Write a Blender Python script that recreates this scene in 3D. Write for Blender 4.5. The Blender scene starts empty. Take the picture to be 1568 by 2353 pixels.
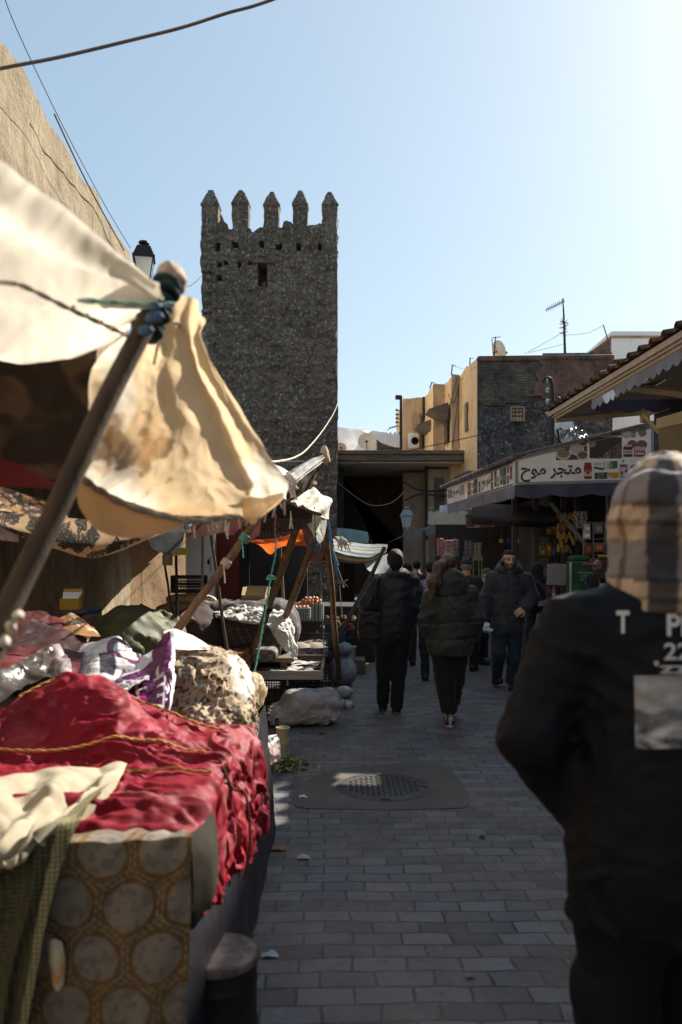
import bpy, bmesh, math, random
import numpy as np
from mathutils import Vector, Matrix
from mathutils.bvhtree import BVHTree
random.seed(7)
SC = bpy.context.scene
COL = SC.collection
R = math.radians
F = 1750.0     # focal length in reference pixels (1568 wide)
EYE = 1.6      # camera height
HZ = 1292.0    # horizon row
def P(px, py, d):
 """point seen at reference pixel (px,py) and standing d metres away"""
 return Vector(((px - 784.0) / F * d, d, EYE - (py - HZ) / F * d))
def PX(px, d):
 return (px - 784.0) / F * d
def PZ(py, d):
 return EYE - (py - HZ) / F * d
# ---------------------------------------------------------------- numpy noise
def _hash(i, j, k, s):
 with np.errstate(over='ignore'):
  n = (i.astype(np.uint32) * np.uint32(374761393) + j.astype(np.uint32) * np.uint32(668265263)
    + k.astype(np.uint32) * np.uint32(2246822519) + np.uint32(s * 977 + 13))
  n = (n ^ (n >> np.uint32(13))) * np.uint32(1274126177)
  n = n ^ (n >> np.uint32(16))
 return n.astype(np.float64) / 4294967295.0 * 2 - 1
def vnoise(p, s=0):
 p = np.asarray(p, float)
 f = np.floor(p)
 t = p - f
 t = t * t * t * (t * (t * 6 - 15) + 10)
 i = f.astype(np.int64)
 r = 0
 for a in (0, 1):
  wa = t[:, 0] if a else 1 - t[:, 0]
  for b in (0, 1):
   wb = t[:, 1] if b else 1 - t[:, 1]
   for c in (0, 1):
    wc = t[:, 2] if c else 1 - t[:, 2]
    r = r + wa * wb * wc * _hash(i[:, 0] + a, i[:, 1] + b, i[:, 2] + c, s)
 return r
def fbm(p, s=0, o=4, g=.5):
 r = 0
 a = 1.0
 for k in range(o):
  r = r + a * vnoise(p * (2.03 ** k) + k * 17.3, s + k)
  a *= g
 return r
def ridge(p, s=0, o=3, g=.55):
 r = 0
 a = 1.0
 for k in range(o):
  r = r + a * (1 - 2 * np.abs(vnoise(p * (2.1 ** k) + k * 9.1, s + k)))
  a *= g
 return r
# ---------------------------------------------------------------- mesh builder
class MB:
 def __init__(s):
  s.v = []
  s.f = []
  s.m = []
  s.c = []
  s.n = 0
 def add(s, v, f, mi=0, col=None):
  v = [tuple(map(float, q)) for q in v]
  s.v += v
  s.f += [tuple(int(i) + s.n for i in q) for q in f]
  s.m += [mi] * len(f)
  if col is None:
   s.c += [(1, 1, 1)] * len(v)
  elif len(col) == 3 and not hasattr(col[0], '__len__'):
   s.c += [tuple(col)] * len(v)
  else:
   s.c += [tuple(q) for q in col]
  s.n += len(v)
  return s
 def box(s, c, d, rot=(0, 0, 0), bev=0, mi=0, col=None):
  hx, hy, hz = d[0] / 2, d[1] / 2, d[2] / 2
  M3 = Matrix.Rotation(rot[2], 3, 'Z') @ Matrix.Rotation(rot[1], 3, 'Y') @ Matrix.Rotation(rot[0], 3, 'X')
  b = min(bev, hx * .9, hy * .9, hz * .9)
  c = Vector(c)
  if b <= 0:
   v = [Vector((x, y, z)) for x in (-hx, hx) for y in (-hy, hy) for z in (-hz, hz)]
   f = [(0, 1, 3, 2), (4, 6, 7, 5), (0, 4, 5, 1), (2, 3, 7, 6), (0, 2, 6, 4), (1, 5, 7, 3)]
  else:
   bm = bmesh.new()
   bmesh.ops.create_cube(bm, size=1)
   for q in bm.verts:
    q.co = Vector((q.co.x * 2 * hx, q.co.y * 2 * hy, q.co.z * 2 * hz))
   bmesh.ops.bevel(bm, geom=list(bm.edges), offset=b, segments=1, affect='EDGES')
   bm.verts.index_update()
   v = [q.co.copy() for q in bm.verts]
   f = [[q.index for q in fa.verts] for fa in bm.faces]
   bm.free()
  return s.add([c + M3 @ q for q in v], f, mi, col)
 def tube(s, pts, r, n=7, mi=0, col=None, sm=0, cap=True, flat=1.0):
  pts = [Vector(p) for p in pts]
  rs = list(r) if hasattr(r, '__len__') else [r] * len(pts)
  if sm:
   pts, rs = smooth_line(pts, rs, sm)
  v = []
  up = None
  for i, p in enumerate(pts):
   t = (pts[min(i + 1, len(pts) - 1)] - pts[max(i - 1, 0)])
   if t.length < 1e-9:
    t = Vector((0, 0, 1))
   t.normalize()
   if up is None:
    a = Vector((0, 0, 1)) if abs(t.z) < .9 else Vector((1, 0, 0))
    up = (a - t * a.dot(t)).normalized()
   else:
    up = up - t * up.dot(t)
    up = up.normalized() if up.length > 1e-6 else t.orthogonal().normalized()
   w = t.cross(up)
   for k in range(n):
    an = 2 * math.pi * k / n
    v.append(p + (up * math.cos(an) + w * math.sin(an) * flat) * rs[i])
  f = []
  m = len(pts)
  for i in range(m - 1):
   for k in range(n):
    k2 = (k + 1) % n
    f.append((i * n + k, i * n + k2, (i + 1) * n + k2, (i + 1) * n + k))
  if cap:
   f.append(tuple(range(n - 1, -1, -1)))
   f.append(tuple((m - 1) * n + k for k in range(n)))
  return s.add(v, f, mi, col)
 def lathe(s, prof, c, n=20, mi=0, col=None, sx=1, sy=1, rotm=None):
  v = []
  c = Vector(c)
  for (r, z) in prof:
   for k in range(n):
    a = 2 * math.pi * k / n
    q = Vector((r * math.cos(a) * sx, r * math.sin(a) * sy, z))
    if rotm is not None:
     q = rotm @ q
    v.append(c + q)
  f = []
  for i in range(len(prof) - 1):
   for k in range(n):
    k2 = (k + 1) % n
    f.append((i * n + k, i * n + k2, (i + 1) * n + k2, (i + 1) * n + k))
  f.append(tuple(range(n - 1, -1, -1)))
  f.append(tuple((len(prof) - 1) * n + k for k in range(n)))
  return s.add(v, f, mi, col)
 def prism(s, poly, th, fn, mi=0, col=None):
  """poly: 2d outline (counter-clockwise); fn(x,y,h) -> 3d; h in 0..th"""
  n = len(poly)
  v = [fn(x, y, 0) for x, y in poly] + [fn(x, y, th) for x, y in poly]
  f = [tuple(range(n - 1, -1, -1)), tuple(range(n, 2 * n))]
  f += [(i, (i + 1) % n, n + (i + 1) % n, n + i) for i in range(n)]
  return s.add(v, f, mi, col)
 def ball(s, c, r, n=10, mi=0, col=None):
  r = r if hasattr(r, '__len__') else (r, r, r)
  pr = []
  m = max(4, n // 2)
  v = []
  f = []
  for i in range(m + 1):
   a = math.pi * i / m
   for k in range(n):
    b = 2 * math.pi * k / n
    v.append((c[0] + r[0] * math.sin(a) * math.cos(b), c[1] + r[1] * math.sin(a) * math.sin(b),
       c[2] - r[2] * math.cos(a)))
  for i in range(m):
   for k in range(n):
    k2 = (k + 1) % n
    f.append((i * n + k, i * n + k2, (i + 1) * n + k2, (i + 1) * n + k))
  return s.add(v, f, mi, col)
 def quad(s, a, b, c, d, mi=0, col=None):
  return s.add([a, b, c, d], [(0, 1, 2, 3)], mi, col)
 def build(s, name, mats, parent=None, smooth=True, loc=None, angle=42, fixn=False):
  me = bpy.data.meshes.new(name)
  off = Vector((0, 0, 0))
  if parent is not None:
   off = Vector(parent.get('_o', (0, 0, 0)))
  elif loc is not None:
   off = Vector(loc)
  V = np.array(s.v, float) - np.array(off)
  me.from_pydata(V.tolist(), [], s.f)
  mats = mats if isinstance(mats, (list, tuple)) else [mats]
  for m in mats:
   me.materials.append(m)
  if len(mats) > 1:
   me.polygons.foreach_set('material_index', s.m)
  ca = me.color_attributes.new('Col', 'FLOAT_COLOR', 'POINT')
  cc = np.ones((len(s.v), 4))
  cc[:, :3] = np.array(s.c)
  ca.data.foreach_set('color', cc.ravel())
  if fixn:
   bm = bmesh.new()
   bm.from_mesh(me)
   bmesh.ops.recalc_face_normals(bm, faces=bm.faces)
   bm.to_mesh(me)
   bm.free()
  if smooth:
   me.shade_smooth()
   if angle < 170:
    me.set_sharp_from_angle(angle=R(angle))
  me.update()
  o = bpy.data.objects.new(name, me)
  COL.objects.link(o)
  if parent is not None:
   o.parent = parent
   o['_o'] = tuple(off)
  else:
   o.location = off
   o['_o'] = tuple(off)
  return o
def smooth_line(pts, rs, k):
 n = len(pts)
 op = []
 orr = []
 for i in range(n - 1):
  p0 = pts[max(i - 1, 0)]
  p1 = pts[i]
  p2 = pts[i + 1]
  p3 = pts[min(i + 2, n - 1)]
  for j in range(k):
   t = j / k
   op.append(.5 * ((2 * p1) + (p2 - p0) * t + (2 * p0 - 5 * p1 + 4 * p2 - p3) * t * t
       + (3 * p1 - p0 - 3 * p2 + p3) * t ** 3))
   orr.append(rs[i] * (1 - t) + rs[i + 1] * t)
 op.append(pts[-1])
 orr.append(rs[-1])
 return op, orr
def tag(o, label, cat, group=None, kind=None):
 o['label'] = label
 o['category'] = cat
 if group:
  o['group'] = group
 if kind:
  o['kind'] = kind
 return o
def T(name, label, cat, loc, group=None):
 o = bpy.data.objects.new(name, None)
 o.empty_display_size = .1
 COL.objects.link(o)
 o.location = Vector(loc)
 o['_o'] = tuple(loc)
 return tag(o, label, cat, group)
def dup(o, loc=None, label=None, rotz=None, parent=None):
 c = o.copy()
 COL.objects.link(c)
 if parent is not None:
  c.parent = parent
 if loc is not None:
  c.location = Vector(loc)
 if rotz is not None:
  c.rotation_euler = (0, 0, rotz)
 if label:
  c['label'] = label
 for ch in list(o.children):
  dup(ch, parent=c)
 return c
# ---------------------------------------------------------------- sheets (cloth)
def cr(a, n):
 """catmull-rom resample of control array a (m,3) to n points"""
 a = np.asarray(a, float)
 m = len(a)
 t = np.linspace(0, m - 1, n)
 i = np.minimum(t.astype(int), m - 2)
 u = (t - i)[:, None] if a.ndim == 2 else (t - i)[:, None, None]
 g = lambda k: a[np.clip(k, 0, m - 1)]
 p0, p1, p2, p3 = g(i - 1), g(i), g(i + 1), g(i + 2)
 return .5 * (2 * p1 + (p2 - p0) * u + (2 * p0 - 5 * p1 + 4 * p2 - p3) * u ** 2 + (3 * p1 - p0 - 3 * p2 + p3) * u ** 3)
def grid_faces(nu, nv):
 idx = np.arange(nu * nv).reshape(nv, nu)
 return np.stack([idx[:-1, :-1], idx[:-1, 1:], idx[1:, 1:], idx[1:, :-1]], -1).reshape(-1, 4)
def grid_normals(G):
 du = np.gradient(G, axis=1)
 dv = np.gradient(G, axis=0)
 n = np.cross(du, dv)
 return n / (np.linalg.norm(n, axis=2, keepdims=True) + 1e-9)
def sheet(rows, nu=80, nv=60, amp=.01, fr=6, seed=1, fold=None, pat=None, mb=None, edge=0, stretch=(1, 1, 1), pix=True,
   rg=.0, rf=9):
 """smooth cloth through control rows; wrinkled along its normal. rows hold (px,py,d) or world points"""
 A = np.array([[tuple(P(*q)) if pix else tuple(q) for q in r] for r in rows], float)
 G = np.stack([cr(A[i], nu) for i in range(len(A))], 0)
 G = cr(G.reshape(len(A), -1), nv).reshape(nv, nu, 3)
 U, V = np.meshgrid(np.linspace(0, 1, nu), np.linspace(0, 1, nv))
 N = grid_normals(G)
 q = (G * np.array(stretch)).reshape(-1, 3)
 d = amp * fbm(q * fr, seed, 4)
 if rg:
  w = np.stack([fbm(q * rf * .5, seed + 50, 2), fbm(q * rf * .5, seed + 60, 2), fbm(q * rf * .5, seed + 70, 2)], 1)
  d = d + rg * ridge(q * rf + w * .6, seed + 5, 3)
 if fold is not None:
  d = d + fold(U.ravel(), V.ravel(), q)
 G2 = G + N * d.reshape(nv, nu, 1)
 if edge:
  e = fbm(q * 14, seed + 31, 3).reshape(nv, nu)
  G2[:, -1] += (G2[:, -1] - G2[:, -2]) * e[:, -1:] * edge
  G2[-1, :] += (G2[-1, :] - G2[-2, :]) * e[-1, :, None] * edge
  G2[0, :] += (G2[0, :] - G2[1, :]) * e[0, :, None] * edge
  G2[:, 0] += (G2[:, 0] - G2[:, 1]) * e[:, :1] * edge
 col = pat(U.ravel(), V.ravel(), q) if pat is not None else None
 mb = mb or MB()
 mb.add(G2.reshape(-1, 3), grid_faces(nu, nv), 0, col)
 return mb
def mixc(a, b, t):
 a = np.asarray(a, float)
 b = np.asarray(b, float)
 t = np.clip(np.asarray(t, float), 0, 1)[:, None]
 return a * (1 - t) + b * t
def ss(a, b, x):
 t = np.clip((x - a) / (b - a), 0, 1)
 return t * t * (3 - 2 * t)
# ---------------------------------------------------------------- signed distance modelling
def A3(*q):
 return np.array(q, float)
def cap(p, a, b, ra, rb=None, sq=None):
 a = np.asarray(a, float)
 b = np.asarray(b, float)
 rb = ra if rb is None else rb
 pa = p - a
 ba = b - a
 h = np.clip(pa @ ba / (ba @ ba + 1e-12), 0, 1)
 q = pa - h[:, None] * ba
 return np.sqrt((q * q).sum(1)) - (ra + (rb - ra) * h)
def ell(p, c, r, rot=None):
 q = p - np.asarray(c, float)
 if rot is not None:
  q = q @ np.array(Matrix.Rotation(rot[0], 3, rot[1]))
 r = np.asarray(r, float)
 k0 = np.sqrt(((q / r) ** 2).sum(1)) + 1e-9
 k1 = np.sqrt(((q / r ** 2) ** 2).sum(1)) + 1e-9
 return k0 * (k0 - 1) / k1
def rbox(p, c, h, rad, rz=0, rx=0, ry=0):
 q = p - np.asarray(c, float)
 M3 = Matrix.Rotation(rz, 3, 'Z') @ Matrix.Rotation(ry, 3, 'Y') @ Matrix.Rotation(rx, 3, 'X')
 q = np.abs(q @ np.array(M3)) - (np.asarray(h, float) - rad)
 return np.sqrt((np.maximum(q, 0) ** 2).sum(1)) + np.minimum(q.max(1), 0) - rad
def smin(a, b, k):
 h = np.clip(.5 + .5 * (b - a) / k, 0, 1)
 return b * (1 - h) + a * h - k * h * (1 - h)
def stack(p, rows, flat=True):
 """loft of ellipses: rows of (z, cx, cy, rx, ry), bottom to top"""
 a = np.array(sorted(rows), float)
 z = p[:, 2]
 cx, cy, rx, ry = [np.interp(z, a[:, 0], a[:, k]) for k in (1, 2, 3, 4)]
 k = np.sqrt(((p[:, 0] - cx) / rx) ** 2 + ((p[:, 1] - cy) / ry) ** 2)
 d = (k - 1) * np.minimum(rx, ry)
 return np.maximum(d, np.maximum(a[0, 0] - z, z - a[-1, 0]))
def snet(fn, lo, hi, vox):
 lo = np.asarray(lo, float)
 hi = np.asarray(hi, float)
 n = np.ceil((hi - lo) / vox).astype(int) + 1
 ax = [lo[k] + vox * np.arange(n[k]) for k in range(3)]
 X = np.stack(np.meshgrid(*ax, indexing='ij'), -1).reshape(-1, 3)
 d = fn(X).reshape(n)
 S = d < 0
 cs = n - 1
 acc = np.zeros(tuple(cs) + (3,))
 cnt = np.zeros(tuple(cs))
 quads = []
 eds = []
 for a in range(3):
  s0 = [slice(None)] * 3
  s1 = [slice(None)] * 3
  s0[a] = slice(0, -1)
  s1[a] = slice(1, None)
  d0, d1 = d[tuple(s0)], d[tuple(s1)]
  cr_ = (d0 < 0) != (d1 < 0)
  t = np.where(cr_, d0 / np.where(np.abs(d0 - d1) < 1e-12, 1, d0 - d1), 0)
  b, c = [k for k in range(3) if k != a]
  for ob in (0, 1):
   for oc in (0, 1):
    sl = [slice(None)] * 3
    sl[b] = slice(ob, cs[b] + ob)
    sl[c] = slice(oc, cs[c] + oc)
    m = cr_[tuple(sl)]
    cnt += m
    acc[..., a] += np.where(m, t[tuple(sl)], 0)
    acc[..., b] += m * ob
    acc[..., c] += m * oc
  eds.append((a, b, c, cr_, d0 < 0))
 act = cnt > 0
 idx = -np.ones(tuple(cs), int)
 idx[act] = np.arange(act.sum())
 I = np.argwhere(act)
 V = lo + vox * (I + acc[act] / cnt[act][:, None])
 for a, b, c, cr_, neg in eds:
  E = np.argwhere(cr_)
  E = E[(E[:, b] > 0) & (E[:, c] > 0) & (E[:, b] < cs[b]) & (E[:, c] < cs[c])]
  if not len(E):
   continue
  q = []
  for ob, oc in ((-1, -1), (0, -1), (0, 0), (-1, 0)):
   e = E.copy()
   e[:, b] += ob
   e[:, c] += oc
   q.append(idx[e[:, 0], e[:, 1], e[:, 2]])
  q = np.stack(q, 1)
  ng = neg[E[:, 0], E[:, 1], E[:, 2]]
  flip = ng if a != 1 else ~ng
  q = np.where(flip[:, None], q, q[:, ::-1])
  quads.append(q)
 Q = np.concatenate(quads)
 return V, Q
def blob(fn, lo, hi, vox, pat=None, mb=None, post=None):
 V, Q = snet(fn, lo, hi, vox)
 if post is not None:
  V = post(V)
 mb = mb or MB()
 mb.add(V, Q, 0, None if pat is None else pat(V))
 return mb
# ---------------------------------------------------------------- materials
def nodes(name):
 m = bpy.data.materials.new(name)
 m.use_nodes = True
 nt = m.node_tree
 nt.nodes.clear()
 return m, nt
def N(nt, t, **kw):
 n = nt.nodes.new(t)
 for k, v in kw.items():
  if k.startswith('i_'):
   n.inputs[k[2:].replace('_', ' ')].default_value = v
  else:
   setattr(n, k, v)
 return n
def L(nt, a, b):
 nt.links.new(a, b)
def mixrgb(nt, a, b, f, bt='MIX'):
 n = nt.nodes.new('ShaderNodeMix')
 n.data_type = 'RGBA'
 n.blend_type = bt
 for s, x in ((n.inputs['Factor'], f), (n.inputs[6], a), (n.inputs[7], b)):
  if isinstance(x, (int, float)):
   s.default_value = x
  elif isinstance(x, (tuple, list)):
   s.default_value = tuple(x) + ((1,) if len(x) == 3 else ())
  else:
   L(nt, x, s)
 return n.outputs[2]
def ramp(nt, fac, stops):
 n = nt.nodes.new('ShaderNodeValToRGB')
 e = n.color_ramp.elements
 while len(e) < len(stops):
  e.new(.5)
 for k, (pos, c) in enumerate(stops):
  e[k].position = pos
  e[k].color = tuple(c) + (1,) if hasattr(c, '__len__') else (c, c, c, 1)
 L(nt, fac, n.inputs[0])
 return n.outputs[0]
def noise(nt, co, sc, det=4, rough=.55, dist=0):
 n = N(nt, 'ShaderNodeTexNoise')
 n.inputs['Scale'].default_value = sc
 n.inputs['Detail'].default_value = det
 n.inputs['Roughness'].default_value = rough
 n.inputs['Distortion'].default_value = dist
 L(nt, co, n.inputs['Vector'])
 return n.outputs['Fac']
def coords(nt, scale=None):
 tc = N(nt, 'ShaderNodeTexCoord')
 if scale is None:
  return tc.outputs['Object']
 mp = N(nt, 'ShaderNodeMapping')
 mp.inputs['Scale'].default_value = scale
 L(nt, tc.outputs['Object'], mp.inputs[0])
 return mp.outputs[0]
def bumpn(nt, h, st, dist=.01, prev=None):
 b = N(nt, 'ShaderNodeBump')
 b.inputs['Strength'].default_value = st
 b.inputs['Distance'].default_value = dist
 L(nt, h, b.inputs['Height'])
 if prev is not None:
  L(nt, prev, b.inputs['Normal'])
 return b.outputs[0]
def finish(nt, color, rough=.8, normal=None, metal=0, spec=.3, trans=0, tcol=None, sheen=0):
 out = N(nt, 'ShaderNodeOutputMaterial')
 b = N(nt, 'ShaderNodeBsdfPrincipled')
 if isinstance(color, tuple):
  b.inputs['Base Color'].default_value = color + (1,)
 else:
  L(nt, color, b.inputs['Base Color'])
 if isinstance(rough, (int, float)):
  b.inputs['Roughness'].default_value = rough
 else:
  L(nt, rough, b.inputs['Roughness'])
 b.inputs['Metallic'].default_value = metal
 b.inputs['Specular IOR Level'].default_value = spec
 if sheen:
  b.inputs['Sheen Weight'].default_value = sheen
  b.inputs['Sheen Roughness'].default_value = .4
 if normal is not None:
  L(nt, normal, b.inputs['Normal'])
 if trans:
  tb = N(nt, 'ShaderNodeBsdfTranslucent')
  c2 = tcol if tcol is not None else color
  if isinstance(c2, tuple):
   tb.inputs[0].default_value = c2 + (1,)
  else:
   L(nt, c2, tb.inputs[0])
  if normal is not None:
   L(nt, normal, tb.inputs['Normal'])
  mx = N(nt, 'ShaderNodeMixShader')
  mx.inputs[0].default_value = trans
  L(nt, b.outputs[0], mx.inputs[1])
  L(nt, tb.outputs[0], mx.inputs[2])
  L(nt, mx.outputs[0], out.inputs[0])
 else:
  L(nt, b.outputs[0], out.inputs[0])
_mc = {}
def mat(name, col=(.5, .5, .5), rough=.8, var=.25, vs=6, bump=.15, bs=60, bd=.004, metal=0, spec=.3, trans=0, vcol=False,
  sheen=0, dirt=None, dirt_s=2.5, dirt_a=.5, stretch=None, weave=0):
 if name in _mc:
  return _mc[name]
 m, nt = nodes(name)
 co = coords(nt, stretch)
 if vcol:
  at = N(nt, 'ShaderNodeAttribute', attribute_name='Col')
  base = at.outputs['Color']
 else:
  base = col
 n1 = noise(nt, co, vs, 5, .6)
 r1 = ramp(nt, n1, [(.25, 1 - var), (.75, 1 + var)])
 c = mixrgb(nt, base, r1, 1.0, 'MULTIPLY')
 if dirt is not None:
  n2 = noise(nt, co, dirt_s, 5, .65, .4)
  f = ramp(nt, n2, [(.45, 0), (.68, dirt_a)])
  c = mixrgb(nt, c, dirt, f)
 nb = noise(nt, co, bs, 4, .6)
 nrm = bumpn(nt, nb, bump, bd) if bump else None
 if weave:
  wv = N(nt, 'ShaderNodeTexWave')
  wv.inputs['Scale'].default_value = weave
  L(nt, co, wv.inputs[0])
  nrm = bumpn(nt, wv.outputs[1], .3, .002, nrm)
 finish(nt, c, rough, nrm, metal, spec, trans, None, sheen)
 _mc[name] = m
 return m
def copy_text(body, size, name='lettering', bold=0):
 """text outlines as mesh data (verts, faces) in the xy plane, origin lower left"""
 cu = bpy.data.curves.new(name, 'FONT')
 cu.body = body
 cu.size = size
 cu.offset = bold
 cu.resolution_u = 4
 o = bpy.data.objects.new(name, cu)
 COL.objects.link(o)
 dg = bpy.context.evaluated_depsgraph_get()
 me = bpy.data.meshes.new_from_object(o.evaluated_get(dg))
 v = [tuple(q.co) for q in me.vertices]
 f = [tuple(p.vertices) for p in me.polygons]
 bpy.data.objects.remove(o)
 bpy.data.curves.remove(cu)
 bpy.data.meshes.remove(me)
 return v, f
# ================================================================ camera, light, sky
AZ, EL = R(45), R(38)
cam_d = bpy.data.cameras.new('camera')
cam = bpy.data.objects.new('camera', cam_d)
COL.objects.link(cam)
cam.location = (0, 0, EYE)
cam.rotation_euler = (R(90), 0, 0)
cam_d.sensor_fit = 'HORIZONTAL'
cam_d.sensor_width = 24
cam_d.lens = 24 * F / 1568
cam_d.shift_y = (HZ - 1176.5) / 1568
cam_d.clip_end = 2000
cam_d.clip_start = .05
cam_d.dof.use_dof = True
cam_d.dof.focus_distance = 8.5
cam_d.dof.aperture_fstop = 2.3
SC.camera = cam
sun_d = bpy.data.lights.new('sun', 'SUN')
sun_d.energy = 5.0
sun_d.angle = R(.53)
sun_d.color = (1, .93, .82)
sun = bpy.data.objects.new('sun', sun_d)
COL.objects.link(sun)
sun.rotation_euler = (R(90) - EL, 0, math.pi - AZ)
sun.location = (20, 20, 30)
W = bpy.data.worlds.new('World')
SC.world = W
W.use_nodes = True
nt = W.node_tree
sk = nt.nodes.new('ShaderNodeTexSky')
sk.sky_type = 'NISHITA'
sk.sun_disc = False
sk.sun_elevation = EL
sk.sun_rotation = AZ
sk.altitude = 400
sk.air_density = 1.0
sk.dust_density = 1.5
sk.ozone_density = 3.0
gm = nt.nodes.new('ShaderNodeGamma')      # softens the steep glow round the sun
gm.inputs[1].default_value = .52
nt.links.new(mixrgb(nt, sk.outputs[0], (.90, 1.05, 1.0), 1.0, 'MULTIPLY'), gm.inputs[0])
nt.links.new(gm.outputs[0], nt.nodes['Background'].inputs[0])
nt.nodes['Background'].inputs[1].default_value = .178
SC.view_settings.view_transform = 'Standard'
SC.view_settings.look = 'None'
SC.view_settings.exposure = 1.1
SC.view_settings.gamma = 1
SC.cycles.use_denoising = True
SC.cycles.max_bounces = 8
SC.cycles.sample_clamp_indirect = 8
# ================================================================ big surface materials
def m_pavers():
 m, nt = nodes('pavers')
 tc = N(nt, 'ShaderNodeTexCoord')
 co = tc.outputs['Object']
 wn = N(nt, 'ShaderNodeTexNoise')
 wn.inputs['Scale'].default_value = 1.3
 wn.inputs['Detail'].default_value = 3
 L(nt, co, wn.inputs[0])
 sub = N(nt, 'ShaderNodeVectorMath', operation='SUBTRACT')
 L(nt, wn.outputs['Color'], sub.inputs[0])
 sub.inputs[1].default_value = (.5, .5, .5)
 sc = N(nt, 'ShaderNodeVectorMath', operation='SCALE')
 L(nt, sub.outputs[0], sc.inputs[0])
 sc.inputs['Scale'].default_value = .10
 ad = N(nt, 'ShaderNodeVectorMath', operation='ADD')
 L(nt, co, ad.inputs[0])
 L(nt, sc.outputs[0], ad.inputs[1])
 wn2 = N(nt, 'ShaderNodeTexNoise')
 wn2.inputs['Scale'].default_value = 9
 L(nt, co, wn2.inputs[0])
 sub2 = N(nt, 'ShaderNodeVectorMath', operation='MULTIPLY_ADD')
 L(nt, wn2.outputs['Color'], sub2.inputs[0])
 sub2.inputs[1].default_value = (.024, .022, 0)
 L(nt, ad.outputs[0], sub2.inputs[2])
 mp = N(nt, 'ShaderNodeMapping')
 mp.inputs['Rotation'].default_value = (0, 0, R(-1.2))
 L(nt, sub2.outputs[0], mp.inputs[0])
 b = N(nt, 'ShaderNodeTexBrick')
 b.offset = .42
 b.offset_frequency = 2
 b.squash = 1
 L(nt, mp.outputs[0], b.inputs[0])
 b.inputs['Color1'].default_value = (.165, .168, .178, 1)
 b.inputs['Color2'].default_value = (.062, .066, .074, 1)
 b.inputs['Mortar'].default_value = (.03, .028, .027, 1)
 b.inputs['Scale'].default_value = 1
 b.inputs['Brick Width'].default_value = .212
 b.inputs['Row Height'].default_value = .106
 b.inputs['Mortar Size'].default_value = .008
 b.inputs['Mortar Smooth'].default_value = .6
 b.inputs['Bias'].default_value = -.1
 big = noise(nt, co, .5, 5, .6)
 c = mixrgb(nt, b.outputs[0], ramp(nt, big, [(.3, .7), (.7, 1.25)]), 1, 'MULTIPLY')
 dust = ramp(nt, noise(nt, co, 1.1, 6, .7), [(.36, 0), (.66, .75)])
 c = mixrgb(nt, c, (.16, .118, .098), dust)
 spots = ramp(nt, noise(nt, co, 14, 3, .6), [(.58, 0), (.72, .5)])
 c = mixrgb(nt, c, (.06, .055, .05), spots)
 pal = ramp(nt, noise(nt, co, 30, 2, .5), [(.66, 0), (.74, .35)])
 c = mixrgb(nt, c, (.3, .29, .28), pal)
 n1 = bumpn(nt, b.outputs['Fac'], -.9, .006)
 n2 = bumpn(nt, noise(nt, co, 45, 5, .65), .35, .006, n1)
 n3 = bumpn(nt, noise(nt, co, 5, 2, .5), .5, .02, n2)
 rr = ramp(nt, noise(nt, co, 6, 4, .6), [(.3, .5), (.7, .85)])
 finish(nt, c, rr, n3, 0, .35)
 return m
def m_stone(name, base, dark, pale, lich, k=1.0, vo=7):
 """old rubble masonry in lime mortar"""
 m, nt = nodes(name)
 co = coords(nt)
 v = N(nt, 'ShaderNodeTexVoronoi')
 v.inputs['Scale'].default_value = vo
 v.inputs['Randomness'].default_value = 1
 dco = N(nt, 'ShaderNodeVectorMath', operation='MULTIPLY_ADD')
 wn = N(nt, 'ShaderNodeTexNoise')
 wn.inputs['Scale'].default_value = 5
 wn.inputs['Detail'].default_value = 4
 L(nt, co, wn.inputs[0])
 L(nt, wn.outputs['Color'], dco.inputs[0])
 dco.inputs[1].default_value = (.25, .25, .25)
 L(nt, co, dco.inputs[2])
 L(nt, dco.outputs[0], v.inputs[0])
 cellv = N(nt, 'ShaderNodeSeparateColor')
 L(nt, v.outputs['Color'], cellv.inputs[0])
 c = mixrgb(nt, base, dark, ramp(nt, cellv.outputs[0], [(.2, 0), (.9, .85)]))
 c = mixrgb(nt, c, dark, ramp(nt, noise(nt, co, 1.2, 6, .65), [(.4, 0), (.7, .7)]))
 c = mixrgb(nt, c, pale, ramp(nt, noise(nt, co, 11, 3, .6), [(.56, 0), (.66, .75)]))
 c = mixrgb(nt, c, tuple(x * .35 for x in dark), ramp(nt, noise(nt, co, 16, 4, .7), [(.55, 0), (.68, .9)]))
 mp = N(nt, 'ShaderNodeMapping')
 mp.inputs['Scale'].default_value = (1.6, 1.6, .25)
 L(nt, co, mp.inputs[0])
 c = mixrgb(nt, c, pale, ramp(nt, noise(nt, mp.outputs[0], 1.4, 5, .7), [(.58, 0), (.75, .35)]))
 c = mixrgb(nt, c, pale, ramp(nt, noise(nt, co, .9, 7, .75), [(.60, 0), (.66, .6)]))
 wv = N(nt, 'ShaderNodeTexWave', bands_direction='Z')
 wv.inputs['Scale'].default_value = .75
 wv.inputs['Distortion'].default_value = 9
 wv.inputs['Detail'].default_value = 4
 L(nt, co, wv.inputs[0])
 c = mixrgb(nt, c, tuple(x * .5 for x in dark), ramp(nt, wv.outputs[1], [(.0, .28), (.10, 0)]))
 if lich:
  c = mixrgb(nt, c, lich, ramp(nt, noise(nt, co, 2.2, 6, .75), [(.55, 0), (.72, .5)]))
 n1 = bumpn(nt, v.outputs['Distance'], -.8, .06 * k)
 n2 = bumpn(nt, noise(nt, co, 20, 6, .7), .9, .03 * k, n1)
 finish(nt, c, .93, n2, 0, .15)
 return m
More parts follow.
